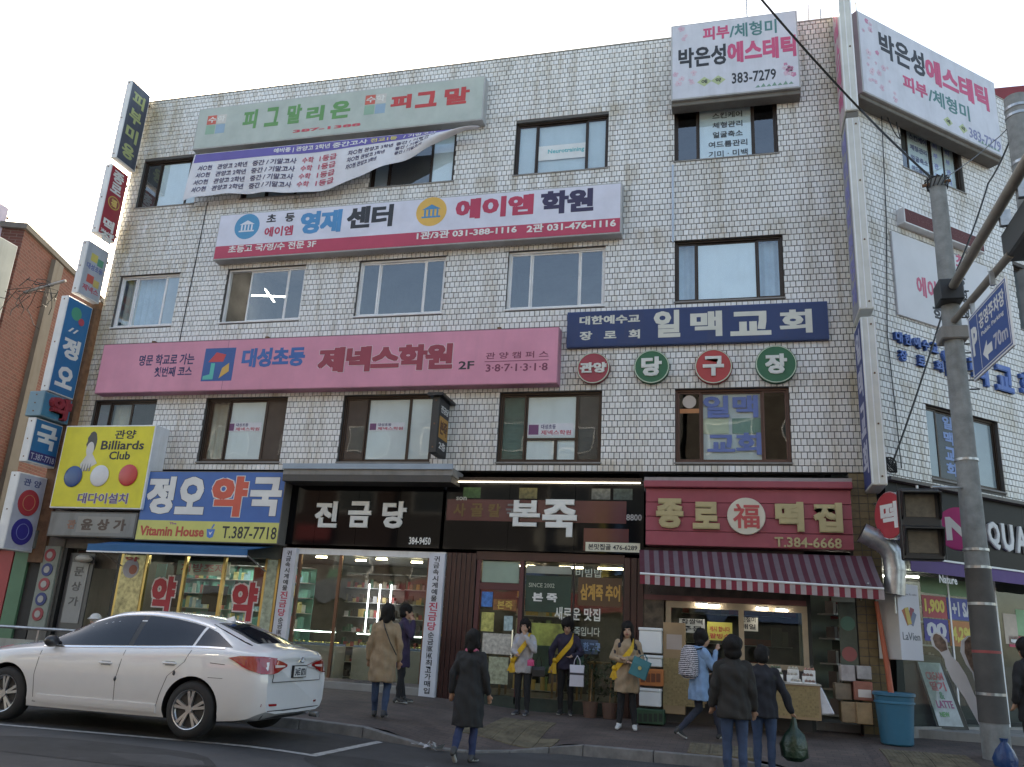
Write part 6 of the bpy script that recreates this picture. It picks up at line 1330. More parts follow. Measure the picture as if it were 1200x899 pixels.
o = who('person seen from behind'); c = uvat(931, 868, o.location.y+.02); t_ = thing('plastic_bag', 'crumpled dark green plastic bag hanging from the hand of the right of the pair', 'bag', c-Vector((0, 0, .2)))
b = MB(); b.loft([[c+Vector((w_*math.cos(a)*(1+.12*math.sin(a*5+z_*30)), w_*.7*math.sin(a)*(1+.1*math.cos(a*4)), z_)) for a in [i*2*PI/22 for i in range(22)]] for z_, w_ in ((-.25, .09), (-.2, .16), (-.05, .17), (.08, .12), (.16, .05), (.24, .035), (.30, .02))]); b.build('bag_body', mat('dark_green_film', (.008, .03, .014), .3, var=.4, bump=1, bscale=22), t_, smooth_=True)
o = who('woman seen from behind in a k'); b = MB(); W2 = lambda v: rel(o, .25, 1.66, v); b.tube([W2((-.06, .1, 1.4)), W2((-.055, -.03, 1.42)), W2((0, -.15, 1.3)), W2((.1, -.165, 1.1)), W2((.2, -.08, .92))], .009, 5); b.build('shoulder_strap', M['black'], o)
# ================================================================== the white car
def interp(tab, x):
    if x <= tab[0][0]: return tab[0][1]
    for (xa, ya), (xb, yb) in zip(tab, tab[1:]):
        if x <= xb: t = (x-xa)/(xb-xa); return ya+(yb-ya)*t
    return tab[-1][1]
def hermite(tab, x):                          # smooth curve through the table
    n = len(tab)
    if x <= tab[0][0]: return tab[0][1]
    if x >= tab[-1][0]: return tab[-1][1]
    i = max(j for j in range(n-1) if tab[j][0] <= x)
    def sl(j):
        if j == 0: return (tab[1][1]-tab[0][1])/(tab[1][0]-tab[0][0])
        if j == n-1: return (tab[-1][1]-tab[-2][1])/(tab[-1][0]-tab[-2][0])
        a = (tab[j][1]-tab[j-1][1])/(tab[j][0]-tab[j-1][0]); b = (tab[j+1][1]-tab[j][1])/(tab[j+1][0]-tab[j][0])
        return 0 if a*b <= 0 else 2*a*b/(a+b)
    h = tab[i+1][0]-tab[i][0]; t = (x-tab[i][0])/h; m0, m1 = sl(i)*h, sl(i+1)*h
    return (2*t**3-3*t*t+1)*tab[i][1]+(t**3-2*t*t+t)*m0+(-2*t**3+3*t*t)*tab[i+1][1]+(t**3-t*t)*m1
ZTOP = [(-2.42, .98), (-2.36, 1.065), (-2.25, 1.09), (-2.0, 1.135), (-1.62, 1.27), (-1.2, 1.395), (-.8, 1.455), (-.42, 1.475), (-.02, 1.455), (.35, 1.36), (.84, 1.13), (1.05, 1.035), (1.6, .96), (2.0, .88), (2.3, .76), (2.42, .62)]
WID = [(-2.42, .74), (-2.3, .84), (-2.0, .90), (-1.4, .93), (0, .93), (1.4, .925), (1.9, .89), (2.2, .80), (2.36, .66), (2.43, .46)]
BELT = [(-2.42, .94), (-2.2, 1.02), (-1.6, 1.045), (-.6, 1.0), (.6, .945), (1.1, .925), (1.6, .87), (2.1, .78), (2.42, .58)]
WROOF = [(-2.42, .66), (-2.05, .62), (-1.4, .54), (-.7, .555), (0, .56), (.52, .60), (.88, .68), (1.15, .72), (2.0, .62), (2.42, .34)]
ZBOT = [(-2.42, .33), (-2.2, .24), (-1.6, .19), (1.6, .18), (2.2, .2), (2.42, .28)]
def section(x):
    zt, w, bl, wr, zb = (hermite(t_, x) for t_ in (ZTOP, WID, BELT, WROOF, ZBOT)); bl = min(bl, zt-.035)
    pts = [(0, zb), (w*.7, zb), (w*.93, zb+.03), (w*.975, zb+.12), (w*.995, (zb+bl)*.5-.02), (w, (zb+bl)*.5+.08), (w*.992, bl-.10), (w*.965, bl-.02), (w*.93, bl+.004)]
    bw = w*.93; h = zt-.03-bl
    for f, c in ((.25, .16), (.5, .36), (.75, .60)): pts.append((bw+(wr-bw)*(c+f)/2, bl+h*f))
    pts += [(wr+.004, zt-.038), (wr*.9, zt-.012), (wr*.55, zt-.001), (0, zt+.006)]
    return pts
xs_ = sorted(set([round(-2.42+.055*i, 3) for i in range(89)]+[2.43]))
rings = []
for x in xs_:
    s = section(x); full = s+[(-y, z) for y, z in reversed(s[1:-1])]
    r = []
    for y, z in full:
        xx = x
        if x < -2.05: k = (-2.05-x)/.37; xx += k*(.10*max(0, (z-.72))/.3*.6 + .05*max(0, .45-z)/.2) ; xx += k*.10*(abs(y)/.8)**3
        if x > 2.0: k = (x-2.0)/.43; xx -= k*(.16*max(0, (z-.55))/.3 + .05*max(0, .35-z)/.15); xx -= k*.08*(abs(y)/.8)**2
        r.append(Vector((xx, y, z)))
    rings.append(r)
CARP = Vector((-7.85, -5.45, 0)); CZ = rz(-7.5)+.025
CT = Matrix.Translation((CARP.x, CARP.y, CZ)) @ Matrix.Rotation(PI-.015, 4, 'Z')
car = thing('parked_car', 'white four-door saloon car parked at the kerb on the left', 'car', (CARP.x, CARP.y, CZ))
b = MB(); b.loft(rings); me = bpy.data.meshes.new('body'); me.from_pydata([tuple(v) for v in b.v], [], b.f)
bm = bmesh.new(); bm.from_mesh(me); bmesh.ops.remove_doubles(bm, verts=bm.verts, dist=1e-4); bmesh.ops.recalc_face_normals(bm, faces=bm.faces); bm.to_mesh(me)
bvh = BVHTree.FromBMesh(bm); bm.free()
AX = (1.40, -1.41); WR = .335
cb_ = MB()
for ax_ in AX:
    for s in (-1, 1): cb_.tube([(ax_, s*.66, .335), (ax_, s*1.1, .335)], .385, 40)
cm = bpy.data.meshes.new('cut'); cm.from_pydata([tuple(v) for v in cb_.v], [], cb_.f)
bm = bmesh.new(); bm.from_mesh(cm); bmesh.ops.recalc_face_normals(bm, faces=bm.faces); bm.to_mesh(cm); bm.free()
ob = bpy.data.objects.new('tmpb', me); oc = bpy.data.objects.new('tmpc', cm); COL.objects.link(ob); COL.objects.link(oc)
mo = ob.modifiers.new('b', 'BOOLEAN'); mo.operation = 'DIFFERENCE'; mo.object = oc; mo.solver = 'MANIFOLD'
bpy.context.view_layer.update(); me2 = bpy.data.meshes.new_from_object(ob.evaluated_get(bpy.context.evaluated_depsgraph_get()))
bpy.data.objects.remove(ob); bpy.data.objects.remove(oc)
CARW = mat('white_car_paint', (.68, .68, .68), .25, var=.03, coat=1, dirt=.06, dirtcol=(.4, .38, .34)); me2.materials.clear(); me2.materials.append(CARW); me2.materials.append(M['black'])
for p in me2.polygons:
    c = p.center; inside = any(abs(math.hypot(c.x-ax_, c.z-.335)-.385) < .012 and abs(p.normal.y) < .3 or (abs(abs(c.y)-.66) < .01 and math.hypot(c.x-ax_, c.z-.335) < .39) for ax_ in AX)
    p.material_index = 1 if (inside or c.z < .205) else 0; p.use_smooth = True
me2.set_sharp_from_angle(angle=math.radians(38)); me2.transform(CT); me2.transform(Matrix.Translation(-WP[car.name]))
me2.name = 'body'; link('body', me2, WP[car.name], car)
def cw_(v): return CT @ Vector(v)
def cpatch(name, m, grid_pts, direction, off=.004, parent=None, thick=.004):
    """grid_pts: rows of points, thrown along 'direction' onto the body"""
    if name in ('door_gap', 'boot_gap', 'fuel_door'):      # thin seams need many points to follow the panel
        def dens(r):
            o = []
            for a_, c_ in zip(r, r[1:]): o += [tuple(p_+(q_-p_)*k_/6 for p_, q_ in zip(a_, c_)) for k_ in range(6)]
            return o+[r[-1]]
        grid_pts = [dens(r) for r in grid_pts]
    d = Vector(direction).normalized(); R = len(grid_pts); Cn = len(grid_pts[0]); top = []; 
    for row in grid_pts:
        for p in row:
            p = Vector(p); hit, no, ix, di = bvh.ray_cast(p-d*3, d)
            if hit is None: hit, no, ix, di = bvh.find_nearest(p)
            if no.dot(d) > 0: no = -no
            top.append((hit, no))
    b = MB(); b.v = [cw_(h+n*off) for h, n in top]+[cw_(h-n*.006) for h, n in top]; N_ = len(top); f = []
    for r in range(R-1):
        for c in range(Cn-1): a = r*Cn+c; f.append((a, a+1, a+Cn+1, a+Cn))
    ed = [c for c in range(Cn)]+[r*Cn+Cn-1 for r in range(1, R)]+[(R-1)*Cn+c for c in range(Cn-2, -1, -1)]+[r*Cn for r in range(R-2, 0, -1)]
    for i in range(len(ed)): a, c = ed[i], ed[(i+1) % len(ed)]; f.append((a, c, c+N_, a+N_))
    b.f = [list(q) for q in f]; b.m = [0]*len(f); return b.build(name, m, parent or car, smooth_=True)
def strip(pa, pb, n, m=4):                    # rows between an upper and a lower polyline (x,z), side view, y given later
    def along(pl, t):
        L_ = [0]; 
        for a, c in zip(pl, pl[1:]): L_.append(L_[-1]+math.dist(a, c))
        q = t*L_[-1]
        for i in range(len(pl)-1):
            if q <= L_[i+1]+1e-9: k = (q-L_[i])/(L_[i+1]-L_[i]); return [a+(c-a)*k for a, c in zip(pl[i], pl[i+1])]
        return pl[-1]
    rows_ = []
    for r in range(m+1):
        row = []
        for i in range(n+1):
            a, c = along(pa, i/n), along(pb, i/n); row.append([x+(y-x)*r/m for x, y in zip(a, c)])
        rows_.append(row)
    return rows_
GLS = mat('tinted_car_glass', (.010, .013, .020), .04, var=.02, spec=.45)
SEAM = C(.05, .05, .05); CHR = M['chrome']
for s in (1, -1):
    side = lambda rows_: [[(x, s*1.5, z) for x, z in r] for r in rows_]
    bz = lambda x: hermite(BELT, x)+.035
    tz = lambda x: hermite(ZTOP, x)-.075
    fw = [(x, tz(x)) for x in (.80, .62, .42, .22, .02, -.18, -.34)]; fl_ = [(x, bz(x)) for x in (.90, .7, .5, .3, .1, -.1, -.34)]
    cpatch('side_window', GLS, side(strip(fw, fl_, 12)), (0, -s, 0))
    rw = [(x, tz(x)) for x in (-.42, -.6, -.85, -1.1, -1.28)]; rl = [(x, bz(x)) for x in (-.42, -.6, -.85, -1.1, -1.28)]
    cpatch('side_window', GLS, side(strip(rw, rl, 10)), (0, -s, 0))
    cpatch('quarter_window', GLS, side(strip([(-1.32, tz(-1.32)), (-1.46, tz(-1.46)), (-1.80, bz(-1.80)+.01)], [(-1.32, bz(-1.32)), (-1.46, bz(-1.46)), (-1.82, bz(-1.82))], 6)), (0, -s, 0))
    cpatch('window_pillar', M['black'], side(strip([(-.34, tz(-.36)), (-.42, tz(-.36))], [(-.34, bz(-.36)), (-.42, bz(-.36))], 2)), (0, -s, 0), .003)
    ch = [(x, bz(x)-.028) for x in [.95-.1*i for i in range(28)]]; ch2 = [(x, z+.016) for x, z in ch]
    cpatch('chrome_trim', CHR, side(strip(ch2, ch, 40, 1)), (0, -s, 0), .008)
    rr_ = [(x, hermite(ZTOP, x)-.052) for x in [.68-.08*i for i in range(27)]]; cpatch('chrome_trim', CHR, side(strip(rr_, [(x, z-.013) for x, z in rr_], 40, 1)), (0, -s, 0), .008)
    for pl in ([(.92, .90), (.95, .6), (.91, .28)], [(-.36, .97), (-.30, .6), (-.32, .27)], [(-1.32, 1.02), (-1.26, .88), (-1.05, .70), (-.97, .48), (-.93, .3)]):
        cpatch('door_gap', SEAM, side([[(x-.004, z) for x, z in pl], [(x+.004, z) for x, z in pl]]), (0, -s, 0), .0015)
    cpatch('door_gap', SEAM, side([[(x, .275) for x in [.93-.18*i for i in range(11)]], [(x, .268) for x in [.93-.18*i for i in range(11)]]]), (0, -s, 0), .0015)
    cpatch('fuel_door', SEAM, side([[(-1.82, .88), (-1.62, .89)], [(-1.82, .872), (-1.62, .882)]]), (0, -s, 0), .0012); cpatch('fuel_door', SEAM, side([[(-1.82, .72), (-1.62, .72)], [(-1.82, .714), (-1.62, .714)]]), (0, -s, 0), .0012)
    for x0_, z0_ in ((-.12, .80), (-1.06, .85)):
        hit = bvh.ray_cast(Vector((x0_, s*2, z0_)), Vector((0, -s, 0)))[0]; b = MB(); b.tube([cw_(hit+Vector((-.09, s*.008, 0))), cw_(hit+Vector((-.05, s*.035, .002))), cw_(hit+Vector((.05, s*.035, .002))), cw_(hit+Vector((.09, s*.008, 0)))], .012, 8); b.build('door_handle', CARW, car, smooth_=True)
        cpatch('handle_recess_shade', C(.35, .35, .34), side(strip([(x0_-.07, z0_+.025), (x0_+.07, z0_+.025)], [(x0_-.07, z0_-.03), (x0_+.07, z0_-.03)], 3)), (0, -s, 0), .001)  # grey patch paints the shade behind the handle; nothing is hollowed out
    hit = bvh.ray_cast(Vector((.74, s*2, 1.0)), Vector((0, -s, 0)))[0]; b = MB(); R_ = Matrix.Rotation(PI, 3, 'Z'); c_ = hit+Vector((.02, s*.13, .02)); b.ell(cw_(c_), (.075, .11, .075), 16, 10); mi = b.build('wing_mirror', C(.03, .03, .032, .3), car, smooth_=True)
    b = MB(); b.tube([cw_(hit), cw_(c_)], .025, 8); b.build('mirror_arm', M['black'], mi)
    b = MB(); pass
    for x_, z_ in ((-.3, .62), (-1.14, .74)):
        h_ = bvh.ray_cast(Vector((x_, s*2, z_)), Vector((0, -s, 0)))[0]; b = MB(); b.ell(cw_(h_), (.018, .02, .03), 8, 6); b.build('door_guard', C(.05, .05, .055), car, smooth_=True)
    cpatch('sill_trim', CARW, side(strip([(.86-.18*i, .365) for i in range(11)], [(.86-.18*i, .265) for i in range(11)], 16, 3)), (0, -s, 0), .016)
    # lamps
    tl = side([[(-1.86, .955), (-2.0, .985), (-2.14, .99), (-2.24, .985), (-2.33, .97)], [(-1.90, .94), (-2.02, .93), (-2.14, .91), (-2.24, .895), (-2.33, .88)], [(-1.98, .91), (-2.05, .87), (-2.14, .83), (-2.24, .80), (-2.32, .79)]])
    TLm = mat('red_tail_lamp', (.30, .008, .010), .12, var=.05, coat=1)
    cpatch('tail_lamp', TLm, tl, (0, -s, 0), .016)
    back = [[(-3, s*y_, z_) for y_ in (.82, .72, .6, .5, .40)] for z_ in ()]
    bk = [[(-3, s*.80, .965), (-3, s*.68, .965), (-3, s*.56, .955), (-3, s*.44, .93), (-3, s*.36, .905)], [(-3, s*.80, .88), (-3, s*.68, .875), (-3, s*.56, .875), (-3, s*.44, .88), (-3, s*.36, .89)], [(-3, s*.80, .79), (-3, s*.68, .79), (-3, s*.56, .81), (-3, s*.46, .85), (-3, s*.37, .875)]]
    cpatch('tail_lamp', TLm, bk, (1, 0, 0), .016); cpatch('reversing_lamp', C(.7, .6, .55, .15), [[(-3, s*.62, .90), (-3, s*.5, .895), (-3, s*.42, .893)], [(-3, s*.62, .865), (-3, s*.5, .87), (-3, s*.42, .878)]], (1, 0, 0), .024)
    cpatch('reflector', TLm, [[(-3, s*.76, .45), (-3, s*.5, .445)], [(-3, s*.76, .42), (-3, s*.5, .42)]], (1, 0, 0), .006)
    cpatch('headlamp', C(.5, .52, .55, .1), side([[(1.85, .80), (2.0, .78), (2.15, .75), (2.28, .71)], [(1.92, .74), (2.05, .70), (2.17, .66), (2.28, .64)]]), (0, -s, 0), .006)
    # wheels
    for ax_ in AX:
        g_ = 0; b = MB(); c_ = Vector((ax_, s*.81, .335)); prof = [(.205, -.10), (.225, -.105), (.30, -.10), (.328, -.075), (.335, -.04), (.335, .04), (.328, .075), (.30, .10), (.235, .105), (.215, .095)]
        b.loft([[cw_(c_+Vector((r*math.cos(q*PI/20), y*s, r*math.sin(q*PI/20)))) for q in range(40)] for r, y in prof], cap=False); wh = b.build('tyre', M['rubber'], car, smooth_=True)
        b = MB(); b.tube([cw_(c_+Vector((0, s*-.05, 0))), cw_(c_+Vector((0, s*.045, 0)))], .212, 32); b.build('brake_disc', C(.03, .03, .03), wh)
        b = MB(); b.loft([[cw_(c_+Vector((r*math.cos(q*PI/20), y*s, r*math.sin(q*PI/20)))) for q in range(40)] for r, y in ((.205, .04), (.218, .10), (.228, .106), (.222, .085), (.205, .06))], cap=False)
        AL = mat('alloy', (.55, .55, .56), .3, .85) if 'alloy' not in bpy.data.materials else bpy.data.materials['alloy']
        b.build('rim', AL, wh, smooth_=True)
        b = MB()
        for k in range(5):
            for e in (-.16, .16):
                a = k*2*PI/5+e+.3; u_ = Vector((math.cos(a), 0, math.sin(a))); t_ = Vector((-math.sin(a), 0, math.cos(a))); a2 = k*2*PI/5+.3+e*.5; u2 = Vector((math.cos(a2), 0, math.sin(a2)))
                p0_, p1_ = c_+u2*.04+Vector((0, s*.085, 0)), c_+u_*.212+Vector((0, s*.092, 0)); w0, w1 = t_*.014, t_*.019; dn = Vector((0, -s*.03, 0))
                b.hull([cw_(p0_-w0), cw_(p1_-w1), cw_(p1_+w1), cw_(p0_+w0)], [cw_(p0_-w0+dn), cw_(p1_-w1+dn), cw_(p1_+w1+dn), cw_(p0_+w0+dn)])
        b.tube([cw_(c_+Vector((0, s*.05, 0))), cw_(c_+Vector((0, s*.096, 0)))], .045, 16); b.build('spokes', AL, wh)
# glass front and rear, boot lid, bumper, badge, plate, fin
def topgrid(xs, ws): return [[(x, w*(-1+2*i/8), 3) for i in range(9)] for x, w in zip(xs, ws)]
cpatch('rear_window', GLS, topgrid((-1.33, -1.48, -1.65, -1.85, -1.98), (.52, .545, .575, .60, .61)), (0, 0, -1)); cpatch('windscreen', GLS, topgrid((.16, .36, .56, .76, .92), (.53, .565, .60, .63, .66)), (0, 0, -1))
cpatch('boot_gap', SEAM, [[(-3, y_, .70) for y_ in (-.62, -.3, 0, .3, .62)], [(-3, y_, .692) for y_ in (-.62, -.3, 0, .3, .62)]], (1, 0, 0), .0015)
cpatch('lower_bumper', C(.03, .03, .03), [[(-3, y_, .37) for y_ in (-.66, -.3, 0, .3, .66)], [(-3, y_, .30) for y_ in (-.66, -.3, 0, .3, .66)], [(-3, y_, .26) for y_ in (-.62, -.3, 0, .3, .62)]], (1, 0, 0), .004)
for s in (1, -1): cpatch('boot_gap', SEAM, [[(-3, s*.62, z_) for z_ in (.70, .75, .79)], [(-3, s*.627, z_) for z_ in (.70, .75, .79)]], (1, 0, 0), .0015)
h_ = bvh.ray_cast(Vector((-4, 0, .80)), Vector((1, 0, 0)))[0]; hb = bvh.ray_cast(Vector((-4, 0, .86)), Vector((1, 0, 0)))[0]; ang = math.atan2(hb.x-h_.x, .06)
fp_ = Fr(cw_(h_), CT.to_3x3() @ Vector((0, -1, 0)), CT.to_3x3() @ Vector((-1, 0, 0)))
pl_ = MB().box(fp_, -.17, .17, -.06, .09, .0, .03).build('number_plate_frame', M['black'], car); MB().box(fp_, -.16, .16, -.05, .08, .0301, .034).build('number_plate', C(.62, .62, .60), pl_); putaz(pl_, '34로 8731', fp_, -.14, -.035, .14, .06, .0345, C(.03, .03, .05), .03)
hb = bvh.ray_cast(Vector((-4, 0, .955)), Vector((1, 0, 0)))[0]; b = MB(); q_ = cw_(hb); ex_ = fp_.ex; en_ = fp_.en
b.tube([q_+en_*.012+ex_*(.062*math.cos(a*PI/12))+Vector((0, 0, .03*math.sin(a*PI/12))) for a in range(25)], .006, 6, cap=False); b.tube([q_+en_*.012+ex_*-.02+Vector((0, 0, -.02)), q_+en_*.012+ex_*.02+Vector((0, 0, .02))], .006, 5); b.build('boot_badge', CHR, car)
hr = bvh.ray_cast(Vector((-1.2, 0, 3)), Vector((0, 0, -1)))[0]; b = MB(); b.hull([cw_(hr+Vector(p)) for p in ((-.10, -.025, -.01), (.10, -.012, -.01), (-.07, -.006, .06))], [cw_(hr+Vector(p)) for p in ((-.10, .025, -.01), (.10, .012, -.01), (-.07, .006, .06))]); b.build('roof_fin', CARW, car)
b = MB(); b.tube([cw_((-2.3, -.5, .27)), cw_((-2.42, -.5, .265))], .035, 12); b.build('exhaust', M['galv'], car)
# ================================================================== street things
# concrete utility pole with bands, wires
px_, pz_ = FA.px(1170, 893, 1.3); PX, PY = 3.66, -1.3; g0 = gz(PX, PY)
pole = thing('utility_pole', 'tall round concrete pole in front of the canted side, wrapped in a dark sheet below', 'pole', (PX, PY, g0))
b = MB(); b.tube([(PX, PY, g0-.2), (PX, PY, 5), (PX, PY, 9.8)], [.20, .16, .132], 28); b.build('shaft', mat('pole_concrete', (.25, .26, .255), .8, var=.3, scale=5, bump=.6, bscale=60, dirt=.4), pole, smooth_=True)
b = MB(); b.tube([(PX, PY, g0+.5), (PX, PY, 3.0)], [.203, .185], 28); b.build('notice_wrap', mat('dark_wrap', (.085, .08, .075), .7, var=.3), pole, smooth_=True)
for z in (.9, 1.5, 2.2, 2.75, 3.02, 4.45, 6.6, 7.35): b = MB(); r_ = .203-.0075*z+.008; b.tube([(PX, PY, z+g0-.02), (PX, PY, z+g0+.02)], r_, 24); b.build('steel_band', M['galv'] if z != 1.5 else C(.35, .05, .05), pole)
b = MB()
for k in range(14): a = k*2*PI/14; b.tube([(PX+.16*math.cos(a), PY+.16*math.sin(a), 9.62), (PX+.20*math.cos(a+.5), PY+.20*math.sin(a+.5), 9.8), (PX+.10*math.cos(a+2), PY+.12*math.sin(a+2), 9.82)], .014, 5)
stuff(b.build('wire_collar', M['black'], pole)); b = MB(); b.tube([(PX-.25, PY, 9.7), (PX+.2, PY-.1, 9.72)], .03, 6); b.build('cross_bolt', M['rust'], pole)
# arms, signal head, P sign
def arm(zp, end, r, nm='arm'): b = MB(); b.tube([(PX, PY, zp), end], r, 12); return b.build(nm, mat('arm_paint', (.22, .20, .17), .6, dirt=.4), pole, smooth_=True)
arm(7.60, (3.68, -5.9, 7.64), .075); arm(7.05, (3.84, -3.95, 7.06), .06)
b = MB(); b.wbox(PX-.22, PX+.16, PY-.34, PY+.1, 7.36, 7.74); b.build('clamp_box', M['black'], pole, bevel=.02); b = MB(); b.wbox(PX-.22, PX+.2, PY-.2, PY+.24, 6.72, 6.95); b.build('clamp', M['conc'], pole, bevel=.02)
for k in range(12): MB().wbox(PX+.16, PX+.34, PY+.088, PY+.112, 5.9+.16*k, 5.92+.16*k).build('step_rung', M['black'], pole)
sg = thing('signal_head', 'large dark traffic signal housing hung from the upper arm at the top right', 'signal', (3.9, -4.6, 7.1))
b = MB(); b.wbox(3.80, 4.12, -5.75, -3.75, 7.02, 7.46); b.build('housing', mat('grey_housing', (.05, .055, .055), .5), sg, bevel=.03)
for k in range(3): b = MB(); b.tube([(4.12, -4.1-.6*k, 7.24), (4.13, -4.1-.6*k, 7.24)], .15, 20); b.build('lens', C(*((.12, .02, .01), (.14, .09, .01), (.01, .08, .05))[k], .2), sg); b = MB(); b.tube([(4.12, -4.1-.6*k, 7.27), (4.30, -4.1-.6*k, 7.30)], .17, 20, cap=False); b.build('hood', M['black'], sg)
b = MB(); b.wbox(3.72, 3.86, -4.9, -4.82, 7.44, 7.70); b.wbox(3.72, 3.86, -4.1, -4.02, 7.44, 7.68); b.build('hanger', M['galv'], sg)
ps = thing('parking_sign', 'blue direction sign with a white P and an arrow, hanging below the lower arm', 'sign', (3.8, -3, 5.9))
y0p, y1p = -2.06, -3.72; frp = Fr((3.70, y0p, 0), Vector((.06, -1, 0)).normalized(), Vector((-1, -.06, 0)).normalized()); Lp = 1.68; zT, zB = 6.83, 5.78
MB().box(frp, 0, Lp, zB, zT, -.03, .0).build('plate', M['alu'], ps, bevel=.004); MB().box(frp, .03, Lp-.03, zB+.03, zT-.03, .0, .003).build('face', C(.015, .075, .30, .4), ps)
for e in ((.05, Lp-.05, zB+.05, zB+.065), (.05, Lp-.05, zT-.065, zT-.05), (.05, .065, zB+.065, zT-.065), (Lp-.065, Lp-.05, zB+.065, zT-.065), (.42, .432, zB+.08, zT-.08)): MB().box(frp, *e, .003, .005).build('border', WH, ps)
putaz(ps, 'P', frp, .12, zB+.36, .37, zB+.82, .003, WH, .05); putaz(ps, '공영주차장', frp, .5, zT-.38, Lp-.12, zT-.13, .003, WH, .03); putaz(ps, 'Public Parking', frp, .55, zT-.52, Lp-.2, zT-.43, .003, WH, .01)
poly(ps, frp, [(.52, zB+.27), (.72, zB+.43), (.72, zB+.34), (.92, zB+.34), (.92, zB+.2), (.72, zB+.2), (.72, zB+.11)], .003, WH, name='arrow'); putaz(ps, '70m', frp, 1.0, zB+.17, Lp-.14, zB+.40, .003, C(.5, .5, .55), .02)
for y_ in (-2.3, -3.4): MB().wbox(3.70, 3.76, y_-.03, y_+.03, zT, 7.05).build('hanger', M['galv'], ps)
# pedestrian signal
a0, zt_ = FA.px(1051, 572, 1.9); a1, zb_ = FA.px(1110, 657, 1.9)
pd = thing('pedestrian_signal', 'black two-lamp pedestrian signal box, unlit, left of the concrete pole', 'signal', FA.P((a0+a1)/2, zb_, 1.9)); am = (a0+a1)/2; hh = (zt_-zb_)/2; d_ = 1.9
MB().box(FA, a0+.02, a1-.02, zb_, zt_, d_-.22, d_).build('housing', M['black'], pd, bevel=.02)
for k in range(2):
    z_ = zb_+hh*k; MB().box(FA, a0+.10, a1-.10, z_+.10, z_+hh-.09, d_, d_+.008).build('lens', mat('unlit_lens', (.10, .085, .06), .35, var=.35, scale=12), pd, bevel=.003)
    b = MB(); b.hull([FA.P(a0+.03, z_+hh-.05, d_), FA.P(a1-.03, z_+hh-.05, d_), FA.P(a1-.03, z_+hh-.03, d_), FA.P(a0+.03, z_+hh-.03, d_)], [FA.P(a0+.03, z_+hh-.10, d_+.22), FA.P(a1-.03, z_+hh-.10, d_+.22), FA.P(a1-.03, z_+hh-.08, d_+.22), FA.P(a0+.03, z_+hh-.08, d_+.22)]); b.build('visor', M['black'], pd)
    for s in (a0+.03, a1-.05): b = MB(); b.hull([FA.P(s, z_+.06, d_), FA.P(s+.02, z_+.06, d_), FA.P(s+.02, z_+hh-.05, d_), FA.P(s, z_+hh-.05, d_)], [FA.P(s, z_+.10, d_+.10), FA.P(s+.02, z_+.10, d_+.10), FA.P(s+.02, z_+hh-.10, d_+.22), FA.P(s, z_+hh-.10, d_+.22)]); b.build('visor_side', M['black'], pd)
b = MB(); b.tube([FA.P(a1-.1, zt_+.04, d_-.1), (PX, PY, zt_+.12)], .02, 8); b.tube([FA.P(am, zt_-.02, d_-.1), FA.P(am, zt_+.06, d_-.1)], .02, 6); b.build('bracket', M['galv'], pd)
# second pole at the right edge
q = FA.px(1187, 116, 2); p2_ = thing('utility_pole', 'second concrete pole cut by the right edge of the picture, with wires at its top', 'pole', (q[0], -2, .2)); b = MB(); b.tube([(q[0]+.05, -2, .1), (q[0]+.05, -2, q[1])], [.24, .19], 24); b.build('shaft', bpy.data.materials['pole_concrete'], p2_, smooth_=True)
for dz in (-.25, -.4, -1.3): b = MB(); b.tube([(q[0]+.05, -2, q[1]+dz), (q[0]+.05, -2, q[1]+dz+.05)], .205, 24); b.build('steel_band', M['galv'], p2_)
P2 = Vector((q[0]+.05, -2, q[1]))
MB().wbox(4.7, 8.5, 5.0, 8, 14.3, 15.9).build('rooftop_block', mat('dark_red_block', (.22, .03, .04), .6), bld)
# cables
def cable(name, label, pts, r=.014, sag=0, n=16, grp='cables strung around the pole', cat='cable'):
    pts = [Vector(p) for p in pts]; out = []
    for a, c in zip(pts, pts[1:]): out += [a+(c-a)*(i/n)+Vector((0, 0, -sag*4*(i/n)*(1-i/n))) for i in range(n)]
    b = MB(); b.tube(out+[pts[-1]], r, 5); return tag(b.build(name, M['black'], smooth_=True), label, cat, grp)
top = Vector((PX, PY, 9.75))
q0 = FA.px(1008, 128, 1.05); q1 = FA.px(893, 0, 3.2)
cable('cable', 'thick black cable running from the top left down past the corner sign to the pole top', [FA.P(q1[0], q1[1], 3.2)+Vector((-1.2, -1.0, 1.4)), FA.P(q1[0], q1[1], 3.2), FA.P(q0[0], q0[1], 1.05), top], .022, .04)
q2 = FS.px(1045, 545, .1); q3 = FS.px(1115, 330, .5); q4 = FS.px(1158, 215, .9)
cable('cable', 'black cable drooping from the second pole across the canted side down to a knot of wire', [P2+Vector((0, 0, -.35)), FS.P(q4[0], q4[1], .9), FS.P(q3[0], q3[1], .5), FS.P(q2[0], q2[1], .1)], .018, .10)
cable('cable', 'thin black wire between the pole top and the salon sign', [top, FS.P(*FS.px(1165, 165, .5), .5), P2+Vector((0, 0, -.3))], .010, .05)
cable('cable', 'black wire hanging down the canted side beside the corner sign', [FS.P(.85, 12.8, .1), FS.P(.8, 10, .03), FS.P(.55, 7.5, .03), FS.P(.62, 4.9, .05)], .010, .02)
cable('cable', 'looped wire under the salon sign on the canted side', [FS.P(.9, 12.8, .1), FS.P(1.05, 12.2, .15), FS.P(1.3, 12.0, .15), FS.P(1.25, 12.7, .1)], .012, .06)
rnd = random.Random(2); b = MB(); kc = FS.P(q2[0], q2[1], .08)
for k in range(5): b.tube([kc+Vector((.09*math.cos(a+k), -.03, .14*math.sin(a*1.0+k*.6))) for a in [i*.5 for i in range(13)]], .012, 5)
stuff(tag(b.build('wire_knot', M['black']), 'tangled knot of black wire on the tiles near the foot of the canted side', 'wire'))
